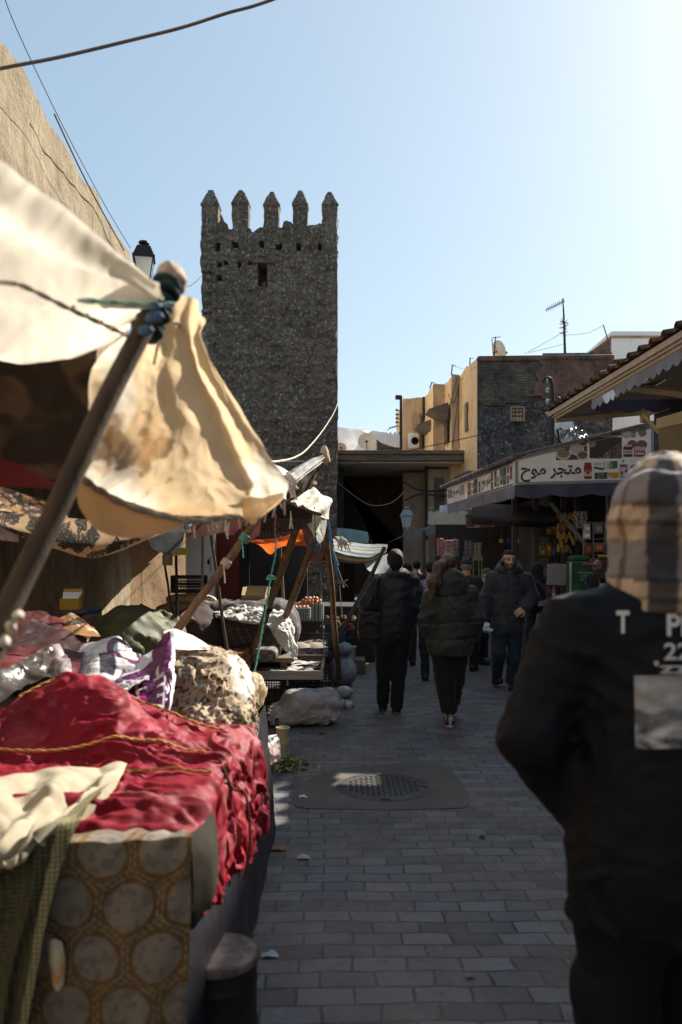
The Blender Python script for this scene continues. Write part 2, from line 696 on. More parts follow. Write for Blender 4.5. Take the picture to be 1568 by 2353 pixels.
def m_plaster(name, base, dark, pale, streak=True, k=1.0, blot=1.2):
 m, nt = nodes(name)
 co = coords(nt)
 c = mixrgb(nt, base, pale, ramp(nt, noise(nt, co, blot, 6, .7, .5), [(.42, 0), (.66, .8)]))
 mp = N(nt, 'ShaderNodeMapping')
 mp.inputs['Scale'].default_value = (1.5, 1.5, .42)
 L(nt, co, mp.inputs[0])
 if streak:
  c = mixrgb(nt, c, dark, ramp(nt, noise(nt, mp.outputs[0], 2.2, 6, .72), [(.48, 0), (.72, .75)]))
 c = mixrgb(nt, c, dark, ramp(nt, noise(nt, co, 7, 5, .7), [(.55, 0), (.72, .55)]))
 c = mixrgb(nt, c, tuple(x * .4 for x in dark), ramp(nt, noise(nt, co, 34, 3, .7), [(.62, 0), (.72, .6)]))
 n1 = bumpn(nt, noise(nt, co, 5, 6, .7), .8, .05 * k)
 n2 = bumpn(nt, noise(nt, co, 38, 4, .65), .6, .01 * k, n1)
 finish(nt, c, .92, n2, 0, .15)
 return m
def m_brick(name, c1, c2, mort, w, h, ms, over=None, oamt=(.45, .6), nscale=1.0, patch=None):
 """brick courses in the xz plane, partly under old render"""
 m, nt = nodes(name)
 tc = N(nt, 'ShaderNodeTexCoord')
 co = tc.outputs['Object']
 sp = N(nt, 'ShaderNodeSeparateXYZ')
 L(nt, co, sp.inputs[0])
 cb = N(nt, 'ShaderNodeCombineXYZ')
 L(nt, sp.outputs[0], cb.inputs[0])
 L(nt, sp.outputs[2], cb.inputs[1])
 wn = N(nt, 'ShaderNodeTexNoise')
 wn.inputs['Scale'].default_value = 3
 L(nt, co, wn.inputs[0])
 ma = N(nt, 'ShaderNodeVectorMath', operation='MULTIPLY_ADD')
 L(nt, wn.outputs['Color'], ma.inputs[0])
 ma.inputs[1].default_value = (.05, .05, 0)
 L(nt, cb.outputs[0], ma.inputs[2])
 b = N(nt, 'ShaderNodeTexBrick')
 L(nt, ma.outputs[0], b.inputs[0])
 b.inputs['Color1'].default_value = c1 + (1,)
 b.inputs['Color2'].default_value = c2 + (1,)
 b.inputs['Mortar'].default_value = mort + (1,)
 b.inputs['Scale'].default_value = 1
 b.inputs['Brick Width'].default_value = w
 b.inputs['Row Height'].default_value = h
 b.inputs['Mortar Size'].default_value = ms
 b.inputs['Mortar Smooth'].default_value = .3
 c = mixrgb(nt, b.outputs[0], ramp(nt, noise(nt, co, 2, 5, .7), [(.3, .55), (.7, 1.35)]), 1, 'MULTIPLY')
 nrm = bumpn(nt, b.outputs['Fac'], -.7, .02)
 if over is not None:
  f = ramp(nt, noise(nt, co, nscale, 6, .7, .3), [(oamt[0], 0), (oamt[1], 1)])
  oc = mixrgb(nt, over, tuple(x * .45 for x in over), ramp(nt, noise(nt, co, 9, 5, .7), [(.42, 0), (.62, 1)]))
  if patch is not None:
   oc = mixrgb(nt, oc, patch, ramp(nt, noise(nt, co, 13, 3, .6), [(.6, 0), (.7, .7)]))
  c = mixrgb(nt, c, oc, f)
 nrm = bumpn(nt, noise(nt, co, 25, 5, .7), .8, .02, nrm)
 finish(nt, c, .92, nrm, 0, .15)
 return m
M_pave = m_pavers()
M_tower = m_stone('tower_stone', (.215, .165, .125), (.08, .065, .053), (.42, .38, .33), (.25, .185, .09), .8, 13)
M_wallL = m_plaster('ochre_rampart', (.27, .215, .14), (.085, .066, .045), (.36, .295, .20), True, 1.4, 1.3)
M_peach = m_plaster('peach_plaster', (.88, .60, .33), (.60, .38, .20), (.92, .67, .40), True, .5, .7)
M_peachd = m_plaster('shaded_peach', (.55, .38, .23), (.16, .12, .09), (.66, .46, .28), True, 1.0, .9)  # darker copy for camera-facing steps; their shade is put into the colour
M_gable = m_stone('dark_rubble', (.125, .12, .118), (.045, .045, .05), (.30, .30, .30), (.19, .165, .14), .8, 8)
M_oldbrick = m_brick('old_brick', (.27, .13, .095), (.19, .12, .085), (.12, .105, .095), .25, .075, .012,
      (.11, .105, .10), (.5, .58), 1.1)
M_tanbrick = m_brick('tan_brick', (.20, .165, .12), (.12, .105, .09), (.07, .065, .06), .27, .075, .014,
      (.075, .075, .075), (.5, .6), 1.3)
M_white = m_plaster('white_limewash', (.78, .78, .78), (.5, .5, .5), (.84, .84, .84), False, .3)
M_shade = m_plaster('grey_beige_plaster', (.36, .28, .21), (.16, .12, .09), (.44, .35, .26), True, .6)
M_darkwood = mat('weathered_timber', (.16, .12, .09), .85, .4, 3, .5, 30, .01, stretch=(.4, 3, 3))
M_iron = mat('black_iron', (.03, .03, .032), .55, .2, 8, .1, 80, .002, .4)
M_glass = mat('milky_glass', (.75, .78, .78), .25, .05, 4, .02, 30, .001, 0, .5, trans=.6)
M_pole = mat('old_pole_wood', (.24, .145, .08), .8, .45, 7, .5, 45, .006, stretch=(3, 3, .5), dirt=(.06, .045, .035))
M_poled = mat('dark_pole_wood', (.075, .05, .034), .8, .45, 7, .5, 45, .006, stretch=(3, 3, .5))
# ================================================================ ground
g = MB()
g.quad((-300, -60, 0), (300, -60, 0), (300, 900, 0), (-300, 900, 0))
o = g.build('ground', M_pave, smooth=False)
o['kind'] = 'structure'
# concrete patch round the manhole
pc = [P(690, 1838, 1)[:1] for _ in ()]
def GP(px, py, z=0):
 d = F * (EYE - z) / (py - HZ)
 return Vector((PX(px, d), d, z))
M_conc = mat('patched_concrete', (.125, .108, .098), .85, .3, 3, .35, 50, .006, dirt=(.07, .06, .055), dirt_s=6)
ol = [(668, 1846), (700, 1858), (850, 1862), (1010, 1860), (1076, 1852), (1070, 1815), (1040, 1775), (1010, 1757), (960, 1752),
  (880, 1758), (780, 1768), (715, 1790), (680, 1820)]
mb = MB()
bnd = [GP(*q) for q in ol]
bnd = smooth_line(bnd + bnd[:1], [0] * (len(bnd) + 1), 5)[0][:-1]
cen = sum(bnd, Vector()) / len(bnd)
mb.add([(q.x, q.y, .004) for q in bnd], [tuple(range(len(bnd)))])
o = mb.build('concrete_patch', M_conc, smooth=False)
o['kind'] = 'structure'
mc = GP(881, 1809)
mh = T('manhole_cover', 'round cast iron manhole cover with raised tread, set in the alley paving', 'manhole cover', (mc.x, mc.y, .004))
M_cast = mat('cast_iron', (.085, .08, .078), .6, .3, 9, .35, 70, .004, .55, .4, dirt=(.12, .10, .085), dirt_s=5)
mb = MB()
mb.lathe([(.30, .001), (.30, .008), (.292, .010), (0.001, .010)], mc, 48)
for i in range(-7, 8):
 for j in range(-7, 8):
  x, y = i * .038, j * .038
  if x * x + y * y < .262 ** 2:
   mb.box((mc.x + x, mc.y + y, .0115), (.027, .008, .006), (0, 0, R(45 if (i + j) % 2 else -45)))
for a in (0, 90, 180, 270):
 mb.box((mc.x + .29 * math.cos(R(a)), mc.y + .29 * math.sin(R(a)), .012), (.06, .06, .006), (0, 0, R(a)))
mb.build('cover', M_cast, mh)
mb = MB()
mb.lathe([(.335, .0005), (.335, .007), (.304, .009), (.304, .0005)], mc, 48)
mb.build('frame', M_cast, mh)
# ================================================================ tower
TD = 25.0
x0, x1 = PX(463, TD), PX(775, TD)
zt = PZ(521, TD)
tw = T('fortress_tower', 'tall square crenellated stone tower standing over the end of the market alley', 'tower', ((x0 + x1) / 2, TD + 2.2, 0))
nu, nv = 100, 270
xs = np.linspace(x0, x1, nu)
zs = np.linspace(0, 1, nv)
jag = .16 * fbm(np.stack([xs * 2.3, 0 * xs, 0 * xs], 1), 3, 4) + .06 * np.sign(vnoise(np.stack([xs * 5, 0 * xs, 0 * xs], 1), 9))
for m in (483, 552, 624, 690, 758):
 jag *= 1 - np.exp(-((xs - PX(m, TD)) / .28) ** 4)
GX, GV = np.meshgrid(xs, zs)
GZ = GV * (zt + jag[None, :] * GV ** 30)
GY = np.full_like(GX, TD)
pts = np.stack([GX, GY, GZ], -1).reshape(-1, 3)
dd = .05 * fbm(pts * 1.1, 5, 4) + .05 * ridge(pts * 2.8, 8, 3)
dep = np.zeros(len(pts))
px_ = pts[:, 0] * F / TD + 784
py_ = HZ - (pts[:, 2] - EYE) * F / TD
dep -= .09 * ss(502, 497, px_) * ss(600, 606, py_) * ss(1010, 990, py_)
br = ss(492, 488, px_) * (py_ > 628) * (py_ < 722)
dep += br * (.10 + .12 * vnoise(pts * np.array([2.5, 1, 6]), 21))
for hx, hy, hw, hh in ((500, 567, 4, 9), (540, 562, 5, 7), (601, 563, 5, 7), (641, 567, 5, 6), (688, 566, 5, 8), (735, 568, 3, 7),
      (503, 609, 5, 6), (504, 638, 4, 5), (550, 608, 3, 6), (575, 604, 3, 4), (520, 605, 4, 4)):
 dep += .35 * (np.abs(px_ - hx) < hw) * (np.abs(py_ - hy) < hh)
dep += .8 * (np.abs(px_ - 604) < 9) * (np.abs(py_ - 632) < 25)
dep -= .05 * (np.abs(py_ - 1093) < 40) * vnoise(pts * np.array([1, 1, 5]), 11) ** 2
pts[:, 1] += dep - dd
sid = ss(0, .12, pts[:, 0] - x0) * ss(0, .12, x1 - pts[:, 0])
pts[:, 0] += (1 - sid) * .04 * fbm(pts * 2.0, 31, 4)
mb = MB()
mb.add(pts, grid_faces(nu, nv))
fr = pts.reshape(nv, nu, 3)
for side in (0, -1):
 e = fr[:, side]
 nn = 8
 rows = np.stack([e + np.array([0, 4.4 * k / nn, 0]) + (.03 * fbm(e * 1.5 + k * 7, 6, 3)[:, None] * np.array([1, 0, 0]) if k else 0) for k in range(nn + 1)], 1)
 f = grid_faces(nn + 1, nv)
 if side == 0:
  mb.add(rows.reshape(-1, 3), f[:, ::-1])
 else:
  m2 = MB()
  rows[:, :, 0] = np.minimum(rows[:, :, 0], x1 - .03 * np.arange(nn + 1)[None, :] * (np.arange(nn + 1) > 0)[None, :] + 99 * (np.arange(nn + 1) == 0)[None, :])
  mb.add(rows[:, :3].reshape(-1, 3), grid_faces(3, nv))
  m2.add(rows[:, 2:].reshape(-1, 3), grid_faces(nn - 1, nv))
  m2.build('bounce_side', m_plaster('pale_bounce', (.74, .60, .42), (.5, .4, .28), (.78, .66, .48), False, .4), tw, angle=60)  # unseen face made pale to bounce sunlight onto the peach house
mb.quad((x0, TD + 4.4, 0), (x1, TD + 4.4, 0), (x1, TD + 4.4, zt - .3), (x0, TD + 4.4, zt - .3))
mb.quad((x0, TD + .5, zt - 1.1), (x1, TD + .5, zt - 1.1), (x1, TD + 4.4, zt - 1.1), (x0, TD + 4.4, zt - 1.1))
mb.quad((x0, TD + .5, zt - 1.1), (x1, TD + .5, zt - 1.1), (x1, TD + .5, zt - .05), (x0, TD + .5, zt - .05))
mb.build('wall', M_tower, tw, angle=60)
def merlon(cx, cy, wx, wy, zb, zt2, seed):
 mb = MB()
 def fn(p):
  zc = zb + (zt2 - zb) * .60
  t = np.clip((p[:, 2] - zc) / (zt2 - zc), 0, 1)
  s = np.where(p[:, 2] < zc, 1.0, 1.20 - .86 * t ** 1.1)
  q = np.abs((p - np.array([cx, cy, 0]))[:, :2]) / s[:, None] - np.array([wx / 2, wy / 2])
  d = q.max(1) * np.minimum(s, 1)
  d = np.maximum(d, p[:, 2] - zt2 - .05)
  d = np.maximum(d, zb - .15 - p[:, 2])
  return d + .022 * fbm(p * 3.4 + seed * 5, seed, 4)
 blob(fn, (cx - wx * .75, cy - wy * .8, zb - .2), (cx + wx * .75, cy + wy * .8, zt2 + .2), .055, mb=mb)
 return mb
for i, (a, b, top) in enumerate(((463, 501, 433), (533, 571, 431), (606, 641, 435), (673, 707, 433), (741, 775, 434))):
 merlon((PX(a, TD) + PX(b, TD)) / 2, TD + .27, PX(b, TD) - PX(a, TD), .5, PZ(524, TD), PZ(top, TD), i + 2).build('merlon', M_tower, tw, angle=55)
for sx in (x0 + .26, x1 - .26):
 for k in (1.5, 2.8, 4.1):
  merlon(sx, TD + k, .5, .52, zt - .05, PZ(433, TD), int(k * 10) + int(sx)).build('merlon', M_tower, tw, angle=55)
mb = MB()
mb.box((PX(604, TD), TD - .03, PZ(605, TD)), (.66, .2, .05), bev=.01)
mb.build('window_lintel', M_darkwood, tw)
mb = MB()
mb.ball((PX(605, TD), TD + .3, PZ(648, TD)), (.12, .12, .14), 10)
mb.build('loose_stone', M_tower, tw)
# ================================================================ left rampart
def raised_wall(name, label, pA, pB, zA, zB, th, m, seed, cat='wall', jagg=.08, dis=.05, nu=120, nv=60):
 """wall from pA to pB (xy), its visible face on the right of the direction of travel"""
 pA = Vector(pA)
 pB = Vector(pB)
 u = (pB - pA)
 Ln = u.length
 u.normalize()
 n = Vector((u.y, -u.x))
 s = np.linspace(0, Ln, nu)
 j = jagg * fbm(np.stack([s * 1.7, 0 * s + seed, 0 * s], 1), seed, 4)
 top = np.interp(s, [0, Ln], [zA, zB]) + j
 GS, GV = np.meshgrid(s, np.linspace(0, 1, nv))
 GZ = GV * top[None, :]
 q = np.stack([pA.x + u.x * GS, pA.y + u.y * GS, GZ], -1).reshape(-1, 3)
 d = dis * fbm(q * .9, seed + 3, 5)
 f1 = q + np.array([n.x, n.y, 0]) * d[:, None]
 b1 = q - np.array([n.x, n.y, 0]) * th
 mb = MB()
 gf = grid_faces(nu, nv)
 mb.add(f1, gf)
 mb.add(b1, gf[:, ::-1])
 a = np.arange(nu * nv).reshape(nv, nu)
 allv = np.concatenate([f1, b1])
 off = nu * nv
 fs = [(a[-1, i], a[-1, i] + off, a[-1, i + 1] + off, a[-1, i + 1])[::-1] for i in range(nu - 1)]
 fs += [(a[i, -1], a[i, -1] + off, a[i + 1, -1] + off, a[i + 1, -1]) for i in range(nv - 1)]
 fs += [(a[i, 0], a[i, 0] + off, a[i + 1, 0] + off, a[i + 1, 0])[::-1] for i in range(nv - 1)]
 mb.add(allv, fs)
 o = mb.build(name, m, loc=(pA.x, pA.y, 0), angle=60)
 return tag(o, label, cat)
wx = lambda y: -4.14 - .04 * (y - 9.24)
raised_wall('rampart_wall', 'tall sunlit ochre rampart wall along the left side of the market', (wx(-12), -12), (wx(15.9), 15.9), 8.0, 8.0, .9, M_wallL, 4, jagg=.07, nu=260, nv=90)
M_lowl = m_plaster('rough_brown_plaster', (.19, .125, .07), (.08, .055, .04), (.25, .17, .10), False, 1.0)
raised_wall('low_wall', 'rough brown plastered low wall behind the egg stall, beyond the rampart', (wx(15.9), 16.0), (-3.3, 23.5), 3.9, 3.7, .5, M_lowl, 14, nu=60, nv=40)
raised_wall('pale_wall', 'whitewashed wall end beside the dark red shop front', (-2.95, 14.6), (-2.45, 14.75), 3.1, 3.1, .35, M_white, 24, nu=20, nv=40, jagg=.03, dis=.02)
# dark red shop front behind the stalls
M_red = mat('oxide_red_paint', (.17, .035, .022), .7, .3, 3, .25, 30, .006, dirt=(.07, .03, .02), dirt_s=2)
rs = T('red_shop_front', 'dark red painted shop front with a grey meter box, behind the striped bundle', 'shop front', (-1.9, 14.8, 0))
mb = MB()
mb.box((-1.75, 15.0, 1.55), (1.36, .3, 3.1), bev=.01)
for k in range(4):
 mb.box((-2.35 + .4 * k, 14.83, 1.5), (.03, .03, 2.9))
mb.build('shutter', M_red, rs)
mb = MB()
mb.box((PX(468, 14.4) + .0, 14.78, PZ(1298, 14.6)), (.2, .12, .36), bev=.02)
mb.build('meter_box', mat('grey_meter_plastic', (.42, .43, .44), .5, .1), rs)
mb = MB()
mb.box((PX(468, 14.4), 14.715, PZ(1291, 14.6)), (.12, .01, .1), bev=.004)
mb.build('meter_window', mat('dark_glass', (.02, .02, .025), .15, .1), rs)
# ================================================================ covered passage beside the tower
SD = 25.7
ps = T('covered_passage', 'dark covered passage under a flat timber-edged roof, right of the tower', 'passage', (2.0, 27, 0))
mb = MB()
zt1, zm1, zb1 = PZ(1034, SD), PZ(1044, SD), PZ(1058, SD)
mb.box((PX(921, SD), SD + .12, (zt1 + zm1) / 2), (PX(1066, SD) - PX(776, SD), .26, zt1 - zm1 - .006), bev=.015)
mb.box((PX(921, SD), SD + .2, (zm1 + zb1) / 2), (PX(1066, SD) - PX(776, SD) - .02, .3, zm1 - zb1), bev=.015)
mb.build('roof_beam', M_darkwood, ps)
mb = MB()
mb.box((2.0, 33.0, zt1 - .25), (4.25, 14.0, .3))
mb.build('roof', M_white, ps)  # unseen top made white to bounce light up the peach facade
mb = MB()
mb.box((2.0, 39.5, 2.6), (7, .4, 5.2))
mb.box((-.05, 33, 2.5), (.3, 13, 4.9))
mb.build('back_wall', mat('passage_dark_wall', (.04, .035, .03), .9, .3, 2), ps)  # near-black colour carries the gloom of the passage
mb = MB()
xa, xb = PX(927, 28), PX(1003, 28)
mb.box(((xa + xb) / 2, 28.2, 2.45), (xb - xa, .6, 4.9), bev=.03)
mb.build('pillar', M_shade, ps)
# arch wall inside
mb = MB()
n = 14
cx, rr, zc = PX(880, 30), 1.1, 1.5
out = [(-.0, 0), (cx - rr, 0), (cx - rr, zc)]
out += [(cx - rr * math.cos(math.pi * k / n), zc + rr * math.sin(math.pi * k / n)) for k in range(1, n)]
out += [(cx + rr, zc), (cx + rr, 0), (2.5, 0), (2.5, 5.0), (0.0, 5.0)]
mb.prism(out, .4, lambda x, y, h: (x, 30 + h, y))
mb.build('arch_wall', m_plaster('dark_ochre_plaster', (.07, .05, .03), (.03, .025, .02), (.09, .065, .04)), ps, smooth=False, fixn=True)  # ochre darkened so the colour holds the gloom inside the passage
# wall to the right of the passage, below the peach house
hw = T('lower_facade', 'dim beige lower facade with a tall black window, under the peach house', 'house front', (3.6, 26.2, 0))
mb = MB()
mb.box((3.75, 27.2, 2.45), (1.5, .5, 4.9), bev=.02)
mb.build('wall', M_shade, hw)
mb = MB()
mb.box((PX(1010, 26.9), 26.93, PZ(1140, 26.9)), (.36, .05, 1.3), bev=.01)
mb.build('window', mat('dark_glass'), hw)
mb = MB()
mb.tube([P(980, 1062, 26.9), P(980, 1240, 26.9)], .05, 8)
mb.build('drainpipe', M_iron, hw)
# ================================================================ peach house with the dark gable
ph = T('peach_house', 'stepped peach plastered house with a dark rubble gable facing the camera', 'house', (6.5, 26, 0))
ZT = 8.14
ZB = 0
prof = [(8.56, 24.0), (4.33, 24.2), (4.12, 26.5), (3.85, 26.55), (3.80, 27.8), (3.37, 27.85), (3.32, 30.3), (2.47, 30.4), (2.47, 34), (8.56, 34)]
def wall_strip(a, b, z0, z1, m, name, seed, nu, nv, tj=.05, mbx=None, bd=.04, keep=None):
 s = np.linspace(0, 1, nu)
 a = np.array(a)
 b = np.array(b)
 ln = np.linalg.norm(b - a)
 top = z1 + tj * fbm(np.stack([s * ln * 2.2, 0 * s + seed, 0 * s], 1), seed, 3)
 S, Vv = np.meshgrid(s, np.linspace(0, 1, nv))
 q = np.stack([a[0] + (b[0] - a[0]) * S, a[1] + (b[1] - a[1]) * S, z0 + Vv * (top[None, :] - z0)], -1).reshape(-1, 3)
 n = np.array([(b - a)[1], -(b - a)[0], 0]) / ln
 e = ss(0, .06, S.ravel() * ln) * ss(0, .06, (1 - S.ravel()) * ln)
 q = q + n * (bd * fbm(q * 1.3, seed, 4) * e)[:, None]
 mb = mbx or MB()
 gf = grid_faces(nu, nv)
 if keep is not None:
  gf = gf[keep(S.ravel(), Vv.ravel(), q)[gf[:, 0]]]
 mb.add(q, gf)
 return mb
# left-facing lit walls and front-facing step walls (direction chosen so the normal faces out)
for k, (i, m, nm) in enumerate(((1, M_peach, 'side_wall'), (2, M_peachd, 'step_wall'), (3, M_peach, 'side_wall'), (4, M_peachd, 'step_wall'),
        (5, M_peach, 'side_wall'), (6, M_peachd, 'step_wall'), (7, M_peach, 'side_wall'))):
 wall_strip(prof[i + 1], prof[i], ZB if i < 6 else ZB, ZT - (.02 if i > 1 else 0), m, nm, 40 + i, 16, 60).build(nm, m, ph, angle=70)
# gable in three bands: rubble below, tan brick, red brick parapet
zb2, zb3 = PZ(905, 24), PZ(868, 24)
mb = wall_strip((4.33, 24.2), (8.56, 24.0), 3.0, ZT - .18, M_gable, 'gable', 60, 70, 90, .03)
mb.build('gable_wall', M_gable, ph, angle=70)
mb = wall_strip((4.33, 24.12), (8.56, 23.93), zb2 - .6, ZT - .19, M_tanbrick, 'gable', 61, 64, 26, .0, bd=.015, keep=lambda s, v, q: v + .35 * fbm(q * np.array([1.6, 1, 3]), 5, 3) > .28)
mb.build('brick_band', M_tanbrick, ph, angle=70)
mb = wall_strip((5.6, 24.0), (8.5, 23.88), zb3 - .95, ZT + .04, M_oldbrick, 'gable', 62, 44, 24, .0, bd=.015, keep=lambda s, v, q: np.minimum(v * 1.3, s * 1.6) + .45 * fbm(q * np.array([1.4, 1, 2.6]), 7, 3) > .42)
mb.build('brick_patch', M_oldbrick, ph, angle=70)
mb = MB()
mb.box((6.45, 24.1, ZT - .1), (4.26, .34, .16), (0, 0, R(-2.7)), bev=.03)
mb.build('parapet_coping', M_oldbrick, ph)
mb = MB()
mb.quad((4.33, 24.2, ZT - .25), (8.56, 24, ZT - .25), (8.56, 34, ZT - .25), (3.4, 34, ZT - .25))
mb.quad((8.56, 24, 3), (8.56, 34, 3), (8.56, 34, ZT), (8.56, 24, ZT))
mb.build('roof', M_shade, ph, smooth=False)
# small gable window with blocks
gx, gz = PX(1190, 24), PZ(951, 24)
f = MB()
for s in (-1, 1):
 f.box((gx + s * .2, 24.02, gz), (.05, .12, .46), bev=.008)
 f.box((gx, 24.02, gz + s * .21), (.40, .12, .05), bev=.008)
wn_ = f.build('window', M_shade, ph)
f = MB()
for i in range(3):
 for j in range(3):
  f.box((gx - .11 + i * .11, 24.06, gz - .13 + j * .13), (.09, .05, .1), bev=.01)
f.build('pane', mat('rust_pane', (.42, .33, .2), .6, .5, 9), wn_)
# windows and little wooden hoods on the left-facing walls
f = MB()
a, b = P(1066, 905, 25.9), P(1077, 985, 25.3)
f.box(((a.x + b.x) / 2 - .015, 25.6, (PZ(932, 25.6) + PZ(988, 25.6)) / 2), (.06, .62, .95), (0, 0, R(-5)), bev=.01)
f.build('window', mat('old_shutter', (.33, .27, .17), .8, .5, 9, stretch=(4, 4, .6)), ph)
for (hx, hy, d, w) in ((1012, 943, 27.2, .55), (985, 978, 29.2, .7)):
 c = P(hx, hy, d)
 f = MB()
 f.add([c + Vector((.22, -w, .18)), c + Vector((.22, w, .18)), c + Vector((-.48, w, -.06)), c + Vector((-.48, -w, -.06)),
   c + Vector((.22, -w, -.42)), c + Vector((.22, w, -.42))],
   [(0, 1, 2, 3), (0, 3, 4), (1, 5, 2), (3, 2, 5, 4)])
 f.build('window_hood', M_darkwood, ph, smooth=False)
 f = MB()
 f.box((c.x + .22, c.y, c.z - .75), (.06, w * 1.3, .9), bev=.01)
 f.build('window', mat('dark_glass'), ph)
f = MB()
f.tube([P(964, 950, 30.2), P(963, 1030, 30.2)], .07, 8)
f.build('drainpipe', M_shade, ph)
f = MB()
f.tube([P(974, 912, 30.15), P(974, 1030, 30.15)], .05, 8)
f.build('drainpipe', M_iron, ph)
# rooftop wires hanging over the facade
f = MB()
for pts_ in ([(1057, 865, 26.3), (1048, 960, 26.4), (1040, 1028, 26.5)], [(1053, 862, 26.4), (1035, 930, 26.4), (1026, 990, 26.5)],
    [(1056, 872, 26.2), (1054, 950, 26.2), (1056, 1030, 26.2)], [(1030, 905, 26.45), (1043, 925, 26.45), (1056, 880, 26.3)]):
 f.tube([P(*q) for q in pts_], .012, 5, sm=6)
f.build('cable', M_iron, ph)
# projecting timber ledge under the corner
f = MB()
f.box((4.18, 25.1, 4.35), (.5, 1.7, .34), (0, 0, R(5)), bev=.03)
f.box((4.2, 24.3, 4.02), (.14, .14, .7), bev=.02)
f.build('timber_ledge', M_darkwood, ph)
# white house behind
wh = T('white_house', 'white rooftop house with a small window, behind the dark gable', 'house', (10.5, 28, 0))
xa = PX(1405, 27)
mb = MB()
mb.box((xa + 1.7, 29, 4.9), (3.4, 4, 9.8), bev=.02)
mb.build('wall', M_white, wh)
za = PZ(776, 27)
mb = MB()
mb.box((xa + 1.7, 29, za + .03), (3.5, 4.1, .08), bev=.01)
mb.build('roof_edge', M_shade, wh)
f = MB()
f.box((PX(1425, 27), 26.98, PZ(838, 27)), (.62, .05, .45), bev=.01)
wn_ = f.build('window', mat('white_frame', (.6, .6, .58), .6), wh)
f = MB()
f.box((PX(1425, 27), 26.95, PZ(838, 27)), (.5, .02, .34))
f.build('pane', mat('dark_glass'), wn_)
mb = MB()
a, b, c, d = P(1356, 808, 27), P(1404, 776, 27), P(1404, 820, 27), P(1356, 820, 27)
mb.prism([(a.x, a.z), (b.x, b.z), (c.x, c.z), (d.x, d.z)], 2.0, lambda x, y, h: (x, 27 + h, y))
mb.build('lean_to', M_oldbrick, wh, smooth=False, fixn=True)
# white tarpaulin huts on the passage roof
M_tarpw = mat('white_tarp', (.66, .68, .70), .6, .1, 4, .3, 12, .01, trans=.35)
th = T('roof_hut', 'low rooftop hut hung with white plastic sheets, beside the tower', 'hut', (1.5, 31, 5.3))
s_ = sheet([[(770, 980, 30), (800, 984, 30), (835, 986, 30), (868, 992, 30)], [(770, 1005, 29.8), (800, 1008, 29.85), (835, 1010, 29.8), (866, 1014, 29.9)],
   [(770, 1040, 29.6), (800, 1040, 29.7), (835, 1040, 29.6), (866, 1040, 29.7)]], 40, 26, .04, 1.2, 3, edge=1)
s_.build('plastic_sheet', M_tarpw, th)
s_ = sheet([[(828, 989, 29.4), (860, 990, 29.6), (900, 996, 29.6), (922, 1000, 29.6)], [(846, 998, 29.0), (870, 1004, 29.1), (900, 1012, 29.1), (922, 1016, 29.1)],
   [(862, 1006, 28.9), (880, 1018, 28.9), (905, 1026, 28.9), (922, 1028, 28.9)]], 40, 26, .05, 1.2, 5, edge=1)
s_.build('awning_sheet', M_tarpw, th)
mb = MB()
for k in range(6):
 mb.box((PX(868 + k * 10, 30.5), 30.5, 6.0), (.06, .06, 1.6))
mb.box((PX(895, 30.6), 30.7, 5.9), (1.3, .1, 1.5))
mb.build('lattice', M_darkwood, th)
# unseen blockers added: rear wall cuts sky fill, right-hand block shades the alley
tall = T('shade_block', 'unseen tall ochre block added right of the market, outside the picture edge, to shade the alley', 'house', (13, 13, 0))
XB, ZTB = 10.0, 11.85
mb = MB()
mb.box((XB + 3.1, 8.8, 4.9), (5.8, 25.6, 9.8))
for (ya, yb, zz) in ((-4, 15.0, ZTB), (15.0, 16.1, ZTB - 1.7), (16.1, 21.6, ZTB)):  # parapet gap added to let sun through to the manhole
 mb.box((XB + .1, (ya + yb) / 2, zz / 2), (.2, yb - ya - .004, zz))
mb.build('wall', M_shade, tall, smooth=False)
gt = T('rear_blocker', 'unseen wall added across the street behind the viewer to block sky light', 'blocker', (0, -10, 0))
mb = MB()
out = [(-5, 0), (-1.6, 0), (-1.6, 3)] + [(-1.6 * math.cos(math.pi * k / 12), 3 + 1.6 * math.sin(math.pi * k / 12)) for k in range(1, 12)] + [(1.6, 3), (1.6, 0), (10, 0), (10, 8.5), (-5, 8.5)]
mb.prism(out, 1.2, lambda x, y, h: (x, -11 + h, y))
mb.build('wall', M_shade, gt, smooth=False, fixn=True)
# ================================================================ rooftop antennas and dishes
def rod(mb, a, b, r=.012, n=6):
 mb.tube([a, b], r, n)
an = T('television_antenna', 'tall rooftop television antenna with a ragged mast, above the dark gable', 'antenna', P(1298, 812, 25))
mb = MB()
mb.tube([P(1299, 812, 25), P(1297, 740, 25), P(1294, 685, 25)], [.045, .035, .018], 8)
for k in range(60):
 t = random.random()
 c = P(1298 + random.uniform(-3, 3), 735 + 35 * t, 25)
 mb.tube([c, c + Vector((random.uniform(-.14, .12), random.uniform(-.1, .1), random.uniform(-.06, .1)))], .008, 4)
mb.build('mast', M_iron, an)
mb = MB()
a, b = P(1256, 712, 25.3), P(1297, 693, 24.8)
mb.tube([a, b], .014, 6)
for k in range(9):
 c = a.lerp(b, k / 8.5)
 h = .10 + .012 * k
 mb.tube([c + Vector((0, -.2, -.05)), c + Vector((0.0, .2, h * .6))], .008, 5)
 mb.tube([c + Vector((0, 0, -.08)), c + Vector((0.03, 0, .12))], .008, 5)
mb.build('aerial', M_iron, an)
an = T('roof_aerial', 'small bent roof aerial in front of the sky, beside the cream satellite dish', 'antenna', P(1137, 815, 25))
mb = MB()
rod(mb, P(1136, 815, 25), P(1139, 774, 25), .018)
rod(mb, P(1131, 776, 25), P(1151, 774, 25), .012)
rod(mb, P(1134, 815, 25.1), P(1131, 778, 25.1), .014)
mb.build('rods', M_iron, an)
